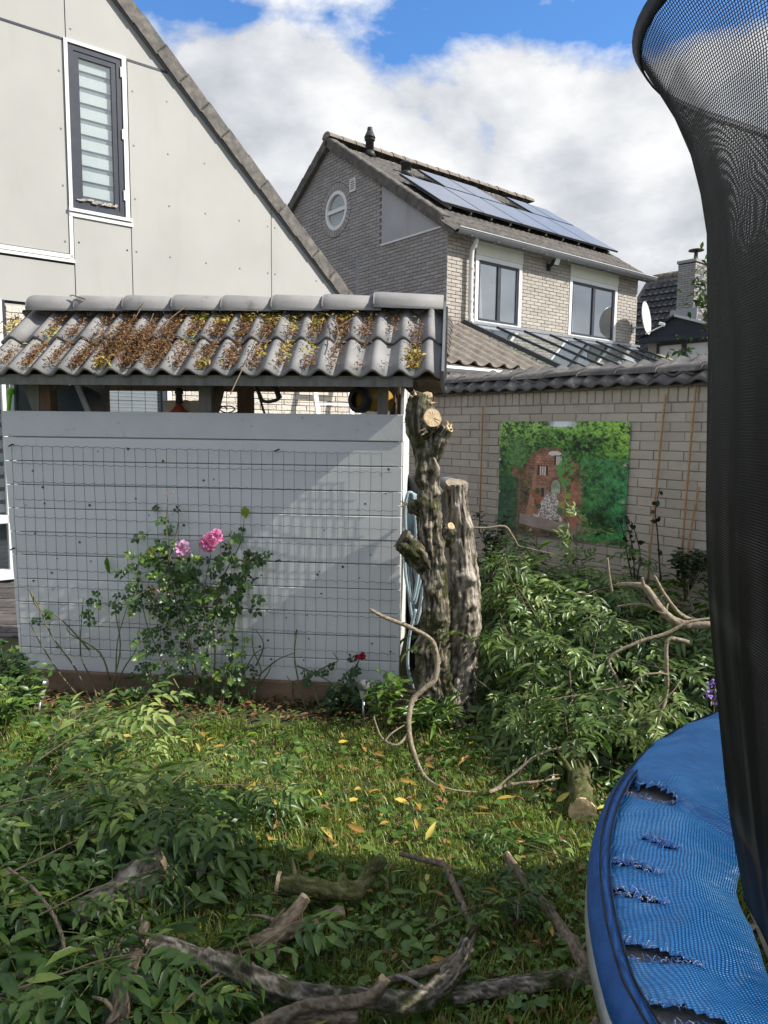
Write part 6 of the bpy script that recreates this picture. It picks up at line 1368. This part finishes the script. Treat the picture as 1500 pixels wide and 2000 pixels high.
for i, (x, y) in enumerate(spots+[(random.uniform(350, 1100), random.uniform(1440, 1650)) for _ in range(34)]):
    p = Zp(x, y, .03); o = put('fallen_leaf', FL_[i % 4], None, Matrix.Translation(p) @ Matrix.Rotation(random.uniform(0, 6.28), 4, 'Z') @ Matrix.Rotation(random.gauss(0, .35), 4, 'X') @ Matrix.Rotation(random.gauss(0, .4), 4, 'Y') @ Matrix.Scale(random.uniform(.6, 1.05), 4), 'narrow yellow leaf fallen on the lawn', 'fallen leaf', 'yellow fallen leaves on the lawn')
# ------------------------------------------------------------------ dry pods and leaves on the store roof
lv = Leaves(); pods = MB()
PV_, PN = [], 0
def roofp(u, q, h=0.0): return RO+SF.u*u+ru*q+rn*h
TW = .2967
def podz(u, q):
    ph = ((ru1-u)/(TW/2)) % 1.0; c = .5-.5*math.cos(2*math.pi*ph); loc = (q % .335)
    return .044*c**1.35+.02+.075*(.335-loc)*.6
for k in range(15000):
    v_ = random.randrange(0, 18); u = ru1-(v_+random.gauss(0, .14))*(TW/2); q = random.choice((random.uniform(.05, .31), random.uniform(.36, .62)))
    dens = .35+.75*mn.noise(Vector((v_*.9, q*3, 2)))+(.35 if .8 < u < 1.9 else 0)
    if u > 2.2: dens -= .35
    heap = math.exp(-((u-1.58)/.17)**2-((q-.27)/.14)**2)
    if random.random() > dens+heap: 
        if random.random() > .25: continue
        u = 1.58+random.gauss(0, .13); q = .25+random.gauss(0, .09); heap = math.exp(-((u-1.58)/.17)**2-((q-.27)/.14)**2)
    if q > .66 or q < .02: continue
    yel = mn.noise(Vector((u*2.3, q*4, 7))) > .16 and random.random() < .5
    h = podz(u, q)+random.random()**1.5*(.012+.035*heap); d = SF.u*random.gauss(0, 1)+ru*random.gauss(0, 1)+rn*random.gauss(0, .35)
    l = random.uniform(.013, .032)*(1.4 if yel else 1); lv.add(roofp(u, q, h), d, rn+rv(.6), l, l*random.uniform(.28, .45), (random.uniform(.78, 1.0) if yel else random.betavariate(1.7, 2.6)*.78))
put('roof_litter', lv.mesh('roof_litter', M_dead), None, None, 'brown pods and yellow dry leaves lying in the hollows of the store roof tiles', 'dry leaves', kind='stuff')
tw_ = [([(600, 582), (602, 600), (612, 607), (640, 615), (655, 630), (660, 655), (650, 680)], .004, 'dark thin twig poking up over the ridge of the store roof'), ([(378, 578), (360, 600), (330, 625), (322, 640)], .004, 'pale straight twig lying over the left ridge tiles of the store'), ([(520, 650), (490, 700), (478, 712), (450, 770)], .0035, 'pale twig lying down the middle of the store roof'), ([(140, 576), (166, 584)], .005, 'short stubby twig on the leftmost ridge tile of the store'), ([(262, 625), (283, 588)], .0035, 'short dark twig between two left ridge tiles of the store'), ([(690, 620), (660, 640)], .003, 'short pale twig right of the yellow leaves on the store roof'), ([(300, 612), (292, 632)], .0035, 'tiny pale twig under the left ridge tiles of the store')]
def roofpx(x, y, h=.06):
    d = ray(x, y); o = RO+rn*h; t = (o-Vector((0, 0, HC))).dot(rn)/d.dot(rn); return Vector((0, 0, HC))+d*t
for pts, r_, lab in tw_:
    P = [roofpx(x, y, .075) if y > 622 else at(x, y, 4.40+.16*(622-y)/40) for x, y in pts]
    o = MB().tube(crom(P, 4), lerpl([r_*.6, r_], (len(P)-1)*4+1), 6).build('twig', M_branch, None, True); tag(o, lab, 'twig')
# ------------------------------------------------------------------ roses on the planks
def wallp(x, y, off): p = SF.px(x, y, off); return SF.w(p[0], p[1], off)
def roseleaf(lv, st_, p, d, sc_, tint):
    d = Vector(d).normalized(); s = d.cross(Vector((0, -1, .3))); s = s.normalized() if s.length > 1e-3 else Vector((1, 0, 0)); nn_ = (Vector((.25, -.7, .7))+rv(.55)).normalized(); q = Vector(p)
    st_.tube([q, q+d*.05*sc_, q+d*.085*sc_], [.0011, .0009, .0007], 3, False)
    lv.add(q+d*.085*sc_, d+rv(.15), nn_, .040*sc_, .030*sc_, tint)
    for f_, l in ((.045, .034), (.075, .037)):
        for sg in (-1, 1): lv.add(q+d*f_*sc_, d*.45+s*sg+rv(.2), nn_+rv(.25), l*sc_, .026*sc_, min(max(tint+random.gauss(0, .08), 0), 1))
def flower(name, c, r_, m, par, seed, face=(0, -1, .35), layers=4, label=None):
    random.seed(seed); f0 = Vector(face).normalized(); x = f0.orthogonal().normalized(); y = f0.cross(x); mb = MB()
    for L_ in range(layers):
        k = 6+L_ if L_ else 5; rr = r_*(.30+.70*(L_+1)/layers); op = .35+.6*L_/max(1, layers-1)
        for j in range(k):
            a = 2*math.pi*(j+.5*(L_ % 2))/k+random.uniform(-.2, .2); dv = x*math.cos(a)+y*math.sin(a); sd = f0.cross(dv); l = rr*random.uniform(.85, 1.1); w_ = rr*.62; vs = []
            for iu, uu in enumerate((0, .45, .8, 1.0)):
                cup = f0*(r_*(.55*(1-op)*uu+.10*math.sin(uu*3.1)*(1-op)+.02*L_*-1)+r_*.04*random.gauss(0, 1)-r_*.16*op*uu*uu)
                for iv, vv in enumerate((-1, -.35, .35, 1)): vs.append(c+dv*l*uu*(1-.10*vv*vv)+sd*vv*w_*math.sin(.5+uu*1.9)*.55+cup+f0*(.10*r_*(vv*vv)*uu+.02*r_*random.gauss(0, 1)))
            mb.add(vs, [(i*4+jj, i*4+jj+1, i*4+jj+5, i*4+jj+4) for i in range(3) for jj in range(3)], random.uniform(.1, 1)*(.5+.5*L_/layers))
    o = mb.build(name, m, par, True); tag(o, label); return o
M_pink = mat('pink_petal', [(0, (.50, .09, .27)), (.5, (.66, .22, .42)), (1, (.78, .45, .60))], .5, 60, 'tint', trans=.25)
M_lilac = mat('lilac_petal', [(0, (.52, .20, .42)), (.5, (.68, .38, .58)), (1, (.80, .60, .72))], .5, 60, 'tint', trans=.25)
M_redp = mat('red_petal', [(0, (.22, .004, .02)), (1, (.42, .015, .05))], .45, 60, 'tint', trans=.15)
M_hip = mat('orange_hip', [(0, (.50, .16, .05)), (1, (.65, .28, .10))], .4, 60)
random.seed(41)
rb_ = thing('rose_bush', 'large climbing rose with pink blooms trained on the wire mesh', 'rose bush', wallp(395, 1398, .16))
stems = [[(400, 1400), (380, 1300), (350, 1200), (330, 1100), (325, 1020), (328, 975)], [(395, 1400), (400, 1300), (420, 1200), (440, 1120), (470, 1060), (478, 1000)], [(420, 1400), (450, 1300), (460, 1200), (480, 1130), (495, 1080)], [(380, 1400), (330, 1310), (290, 1230), (275, 1160)], [(410, 1400), (420, 1260), (400, 1160), (412, 1085)], [(390, 1400), (370, 1250), (358, 1150), (357, 1090)], [(440, 1400), (470, 1330), (495, 1280), (520, 1265)], [(330, 1100), (345, 1040), (350, 1005)], [(430, 1395), (455, 1270), (452, 1180)], [(385, 1400), (320, 1350), (285, 1300)]]
sm = MB()
for s in stems: P = crom([wallp(x, y, .05+.13*max(0, (y-1000)/400)+random.uniform(-.01, .03)) for x, y in s], 4); sm.tube(P, lerpl([.006, .0022], len(P)), 6)
sm.build('stem', M_rstem, rb_, True)
PB = [(290, 1010), (318, 985), (345, 1005), (352, 1060), (400, 1105), (435, 1080), (446, 1032), (498, 1030), (512, 1090), (505, 1110), (480, 1180), (470, 1235), (480, 1300), (488, 1400), (340, 1400), (268, 1345), (258, 1285), (285, 1200), (255, 1130), (268, 1085), (295, 1060)]
lv = Leaves(); rch = MB(); n_ = 0
while n_ < 470:
    x, y = random.uniform(250, 515), random.uniform(985, 1405)
    if not inpoly(x, y, PB): continue
    if y < 1075 and random.random() < .55: continue
    n_ += 1; low_ = (y-1000)/400; off = random.uniform(.02, .10+.22*max(0, low_)); sc_ = random.uniform(.55, .95)*(1.15 if y < 1180 else .85)
    tint = random.gauss(.50, .2)+(.22 if (x > 400 and y > 1190 and random.random() < .4) else 0)
    roseleaf(lv, rch, wallp(x, y, off), (random.gauss(0, .8), -.45+random.gauss(0, .5), random.gauss(-.15, .6)), sc_, tint)
lv.build = None
put('foliage', lv.mesh('foliage', M_rose, RD_V), rb_); rch.build('leaf_stalks', M_stem, rb_, kind='stuff')
flower('rose_bloom', wallp(356, 1073, .16), .056, M_lilac, rb_, 1, (-.1, -1, .25), 3, 'open pale lilac pink bloom, left of the other two')
flower('rose_bloom', wallp(405, 1062, .17), .054, M_pink, rb_, 2, (-.1, -1, .15), 5, 'full deep pink bloom, lowest of the right pair')
flower('rose_bloom', wallp(420, 1048, .14), .050, M_pink, rb_, 3, (.2, -1, .45), 5, 'pink bloom behind the full one, at the top right')
for (x, y, r_) in ((446, 1063, .010), (292, 1079, .010), (478, 1096, .010), (275, 1052, .006), (325, 965, .005), (338, 962, .005)): MB().lathe(wallp(x, y, .12), [(.001, -r_), (r_, 0), (r_*.5, r_), (.001, r_*1.2)], 8).build('rose_hip', M_hip, rb_, True)
hpz = MB(); hs = MB()
for k in range(26):
    c = wallp(300+random.gauss(0, 12), 1155+random.gauss(0, 8), .20); hpz.lathe(c, [(.0005, -.005), (.005, 0), (.0005, .006)], 6, rv(), random.random()); hs.tube([c, wallp(302, 1178, .17)], .0006, 3, False)
hpz.build('spent_buds', mat('salmon_bud', [(0, (.5, .30, .22)), (1, (.62, .46, .30))], .6, 50), rb_); hs.build('bud_stalks', M_stem, rb_)
# one pale leaf caught in the mesh
def single(label, x, y, off, l, w_, d, t, name='caught_leaf', m=None):
    l1 = Leaves(); l1.add(wallp(x, y, off), d, (.15, -1, .2), l, w_, t); o = put(name, l1.mesh(name, m or M_rose), None, None, label, 'leaf'); return o
single('pale green leaf caught in the wire mesh above the rose', 478, 988, .03, .075, .058, (.05, 0, -1), 1.0)
single('narrow green leaf hanging in the wire mesh left of the rose', 208, 1085, .03, .12, .035, (.1, 0, -1), .8)
def rosebush(label, base, stems, nl, poly, seed, green=.5):
    random.seed(seed); r0_ = thing('rose_bush', label, 'rose bush', wallp(*base, .12)); sm = MB()
    for s in stems: P = crom([wallp(x, y, o_) for x, y, o_ in s], 4); sm.tube(P, lerpl([.0062, .0020], len(P)), 6)
    sm.build('stem', M_rstem, r0_, True); lv = Leaves(); rch = MB()
    for k in range(nl):
        s = random.choice(poly); roseleaf(lv, rch, wallp(s[0]+random.gauss(0, s[2]), s[1]+random.gauss(0, s[2]), .06+random.random()*.08), (random.gauss(0, .8), -.3, random.gauss(-.3, .5)), random.uniform(.55, .95), random.gauss(green, .15))
    put('foliage', lv.mesh('foliage', M_rose, RD_V), r0_); rch.build('leaf_stalks', M_stem, r0_, kind='stuff'); return r0_
rosebush('sparse leggy rose with green canes at the left end of the planks', (195, 1395), [[(180, 1390, .2), (120, 1320, .15), (75, 1250, .1), (58, 1215, .06)], [(185, 1390, .2), (150, 1310, .12), (100, 1240, .1), (60, 1155, .05), (15, 1148, .05)], [(60, 1155, .06), (72, 1185, .05), (95, 1200, .05)], [(195, 1390, .2), (180, 1330, .13), (158, 1280, .1), (160, 1200, .08), (165, 1160, .06)], [(205, 1390, .18), (225, 1320, .12), (235, 1260, .1), (225, 1190, .08), (228, 1160, .06)], [(210, 1390, .18), (240, 1310, .1), (265, 1270, .08), (270, 1230, .07)], [(215, 1385, .16), (225, 1330, .12), (230, 1250, .1), (250, 1180, .07)], [(215, 1330, .1), (195, 1275, .09), (140, 1240, .07), (130, 1225, .06)], [(175, 1270, .09), (125, 1215, .08), (90, 1190, .07)]], 26, [(170, 1180, 10), (250, 1160, 14), (255, 1170, 12), (200, 1185, 8), (75, 1205, 8), (200, 1225, 7), (45, 1275, 12), (270, 1165, 10)], 51, .5)
rr_ = rosebush('small low rose with one red bloom near the right end of the planks', (640, 1395), [[(640, 1395, .16), (650, 1360, .14), (680, 1330, .12), (700, 1290, .1)], [(630, 1395, .16), (610, 1340, .12), (600, 1320, .1)], [(600, 1395, .15), (585, 1340, .1), (575, 1280, .07), (580, 1230, .05), (575, 1245, .04)], [(650, 1395, .15), (665, 1350, .12), (672, 1325, .1), (690, 1300, .1)], [(590, 1330, .08), (640, 1300, .06), (660, 1290, .06), (650, 1275, .05)], [(640, 1400, .18), (700, 1360, .13), (735, 1328, .1)], [(580, 1300, .06), (620, 1318, .06), (650, 1335, .07)], [(700, 1395, .14), (690, 1330, .1), (703, 1285, .1)]], 52, [(670, 1330, 14), (695, 1320, 10), (640, 1320, 16), (655, 1345, 18), (685, 1350, 12), (680, 1370, 12), (600, 1315, 8), (700, 1300, 5), (620, 1375, 14), (720, 1340, 5)], 52, .42)
flower('rose_bloom', wallp(707, 1282, .12), .024, M_redp, rr_, 9, (.2, -.9, .4), 3, 'small red bloom, right half'); flower('rose_bloom', wallp(697, 1283, .12), .018, M_redp, rr_, 10, (-.3, -.9, .4), 3, 'small red bloom, left half')
# dead twiggy stems between the roses
rosebush('dry twiggy rose stems right of the large pink rose', (490, 1400), [[(490, 1400, .16), (500, 1340, .12), (510, 1310, .08), (495, 1270, .07), (492, 1240, .06)], [(495, 1400, .15), (480, 1330, .1), (470, 1280, .08)], [(505, 1320, .08), (540, 1290, .07), (575, 1275, .06)], [(500, 1345, .1), (520, 1320, .08), (530, 1300, .06)], [(500, 1300, .08), (515, 1260, .06), (500, 1230, .05)], [(560, 1400, .14), (575, 1350, .1), (560, 1320, .08)]], 5, [(495, 1310, 10), (480, 1290, 8)], 53, .5)
# solar lamps
def solar(x0, y0, x1, y1, off, label, capm=None):
    a, b_ = wallp(x0, y0, off), wallp(x1, y1, off); s_ = thing('solar_lamp', label, 'solar lamp', a); d = (b_-a).normalized(); L_ = (b_-a).length
    MB().tube([a-d*.05, a+d*L_*.62], .0075, 10).build('stake', M_alu, s_, True)
    MB().lathe(a+d*L_*.60, [(.014, 0), (.017, .005), (.026, L_*.24), (.026, L_*.25)], 14, d).build('clear_tube', M_tubeg, s_, True)
    MB().lathe(a+d*L_*.84, [(.031, 0), (.034, .003), (.034, .032), (.03, .045), (.006, .050)], 16, d).build('cap', capm or M_alu, s_, True)
M_tubeg = mat('ribbed_clear_plastic', [(0, (.34, .36, .28)), (1, (.50, .52, .42))], .2, 60, stretch=(1, 1, .05), spec=.6)
M_capd = mat('dull_cap', [(0, (.10, .105, .09)), (1, (.16, .165, .15))], .5, 30)
solar(72, 1424, 83, 1327, .40, 'metal solar lamp on a stake at the left end of the planks'); solar(710, 1412, 710, 1333, .30, 'solar lamp with a clear tapered tube beside the red rose', M_capd)
# ------------------------------------------------------------------ shrubs and low plants
def shrub(label, base, h, sp_, nl, m, ll=(.04, .07), lw=.45, tint=.45, seed=0, name='shrub', ns=7, cat='shrub', up=.8):
    random.seed(seed); base = Vector(base); r0_ = thing(name, label, cat, base); sm = MB(); lv = Leaves()
    for k in range(ns):
        a = 6.28*k/ns+random.random(); top = base+Vector((math.cos(a)*sp_*random.uniform(.2, 1), math.sin(a)*sp_*random.uniform(.2, 1), h*random.uniform(.6, 1))); mid_ = base.lerp(top, .5)+Vector((0, 0, h*.12))
        P = crom([base, mid_, top], 8); sm.tube(P, lerpl([.006, .002], len(P)), 5)
        for j in range(nl//ns):
            q = P[int((.25+.75*random.random()**.8)*(len(P)-1))]; l = random.uniform(*ll); a2 = random.uniform(0, 6.28); d = Vector((math.cos(a2), math.sin(a2), random.uniform(-.3, up)))
            lv.add(q+rv(.03), d, Vector((0, -.2, 1))+rv(.45), l, l*lw*random.uniform(.8, 1.2), min(max(random.gauss(tint, .17), 0), 1))
    sm.build('stem', M_rstem, r0_, True); put('foliage', lv.mesh('foliage', m), r0_); return r0_
random.seed(61)
for i, (x, y, h, s_, n_l, lab) in enumerate((((25), 1395, .42, .20, 260, 'dark leafy shrub at the left end of the plank store'), (60, 1410, .30, .16, 180, 'low leafy plant in front of the left end of the base board'), (5, 1440, .28, .2, 200, 'low bright plant at the left picture edge by the lawn'))):
    shrub(lab, onz(x, y), h, s_, n_l, M_shrub if i == 0 else M_rose, seed=70+i, tint=.5+.1*i)
shrub('low bright green plant at the foot of the planks beside the bare tree', onz(755, 1420), .30, .14, 110, M_rose, (.05, .08), .5, .75, 75)
shrub('green bulb plant with strap leaves at the foot of the bare tree', onz(830, 1425), .16, .16, 120, M_rose, (.08, .14), .16, .75, 76)
shrub('low green plant under the red rose at the foot of the planks', wallp(665, 1400, .2), .14, .14, 90, M_shrub, (.04, .06), .6, .5, 77)
shrub('leafy weed at the foot of the base board left of the pink rose', wallp(270, 1400, .25), .12, .12, 80, M_rose, (.05, .08), .4, .6, 78)
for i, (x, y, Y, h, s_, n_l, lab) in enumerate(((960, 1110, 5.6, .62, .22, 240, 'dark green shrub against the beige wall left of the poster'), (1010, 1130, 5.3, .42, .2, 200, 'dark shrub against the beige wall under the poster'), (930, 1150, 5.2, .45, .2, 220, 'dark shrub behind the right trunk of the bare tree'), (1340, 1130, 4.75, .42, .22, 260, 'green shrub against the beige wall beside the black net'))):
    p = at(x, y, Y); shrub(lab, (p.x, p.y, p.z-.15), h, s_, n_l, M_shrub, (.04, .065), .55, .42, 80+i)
for i, (x0, y0, Y, pts, lab) in enumerate(((1240, 1115, 4.85, [(1232, 1080), (1225, 1040), (1215, 1010)], 'dark twiggy rose stems against the beige wall right of the poster'), (1290, 1095, 4.8, [(1292, 1040), (1288, 1000), (1296, 955)], 'tall dark rose shoot with curled leaves between the two bamboo canes'))):
    b0 = at(x0, y0+40, Y); r0_ = thing('rose_shoot', lab, 'rose', b0); sm = MB(); lv = Leaves()
    for q in range(3 if i == 0 else 1):
        P = crom([b0]+[at(x+q*13-8, y+q*4, Y) for x, y in pts], 5); sm.tube(P, lerpl([.006, .0025], len(P)), 5)
        for j in range(11): p = P[random.randrange(3, len(P))]; lv.add(p, rv(), (0, -1, .3), random.uniform(.03, .06), .03, random.gauss(.15, .1))
    sm.build('stem', mat('dark_stem', [(0, (.03, .025, .02)), (1, (.07, .05, .035))], .8, 20), r0_, True); put('foliage', lv.mesh('foliage', M_shrub, RD_V), r0_)
# purple flower at the edge of the pad
pf = at(1396, 1352, 2.9); pl_ = thing('purple_flower', 'purple flower head above the blue pad at the edge of the net', 'flower', pf); mb = MB(); random.seed(9)
for k in range(90): d = Vector((random.gauss(0, 1), random.gauss(0, 1)-.3, random.gauss(0, 1.3))).normalized(); c = pf+Vector((d.x*.022, d.y*.022, d.z*.045)); s = d.orthogonal().normalized(); mb.add([c, c+d*.010+s*.007, c+d*.014, c+d*.010-s*.007], [(0, 1, 2, 3)], random.random())
mb.build('petals', mat('purple_petal', [(0, (.12, .05, .30)), (1, (.30, .16, .52))], .6, 60, 'tint'), pl_); MB().tube([pf, pf+Vector((.03, .05, -.35))], .003, 6).build('stem', M_stem, pl_)
# trees behind the wall and behind the net
def tree_(label, base, h, r_, ncl, m, seed, group=None, crown0=.35, ll=(.07, .12), tint=.42):
    random.seed(seed); base = Vector(base); r0_ = thing('leafy_tree', label, 'tree', base, group); tk = MB(); lv = Leaves()
    tk.tube(crom([base, base+Vector((.05, 0, h*.4)), base+Vector((-.04, .05, h*.85))], 6), lerpl([.09*h/4, .02], 13), 10)
    for k in range(ncl):
        a, rr, zz = random.uniform(0, 6.28), random.random()**.5, random.uniform(crown0, 1); w_ = math.sin(math.pi*min(1, (zz-crown0)/(1-crown0)*.85+.12))**.6
        c = base+Vector((math.cos(a)*rr*r_*w_, math.sin(a)*rr*r_*w_, zz*h)); tk.tube([base+Vector((0, 0, zz*h*.75)), c], [.012, .003], 4, False); t0 = random.gauss(tint, .14)
        for j in range(26): l = random.uniform(*ll); lv.add(c+rv(random.random()*.17*h/3), rv()+Vector((0, 0, -.2)), Vector((0, 0, 1))+rv(.6), l, l*.5, min(max(random.gauss(t0, .1), 0), 1))
    tk.build('trunk', M_log, r0_, True); put('crown', lv.mesh('crown', m), r0_)
p = at(1385, 690, 8.4); tree_('small green tree showing above the coping beside the net', (p.x+.25, p.y, 0), 3.75, .55, 70, M_lf, 90, None, .45, (.06, .10), .5)
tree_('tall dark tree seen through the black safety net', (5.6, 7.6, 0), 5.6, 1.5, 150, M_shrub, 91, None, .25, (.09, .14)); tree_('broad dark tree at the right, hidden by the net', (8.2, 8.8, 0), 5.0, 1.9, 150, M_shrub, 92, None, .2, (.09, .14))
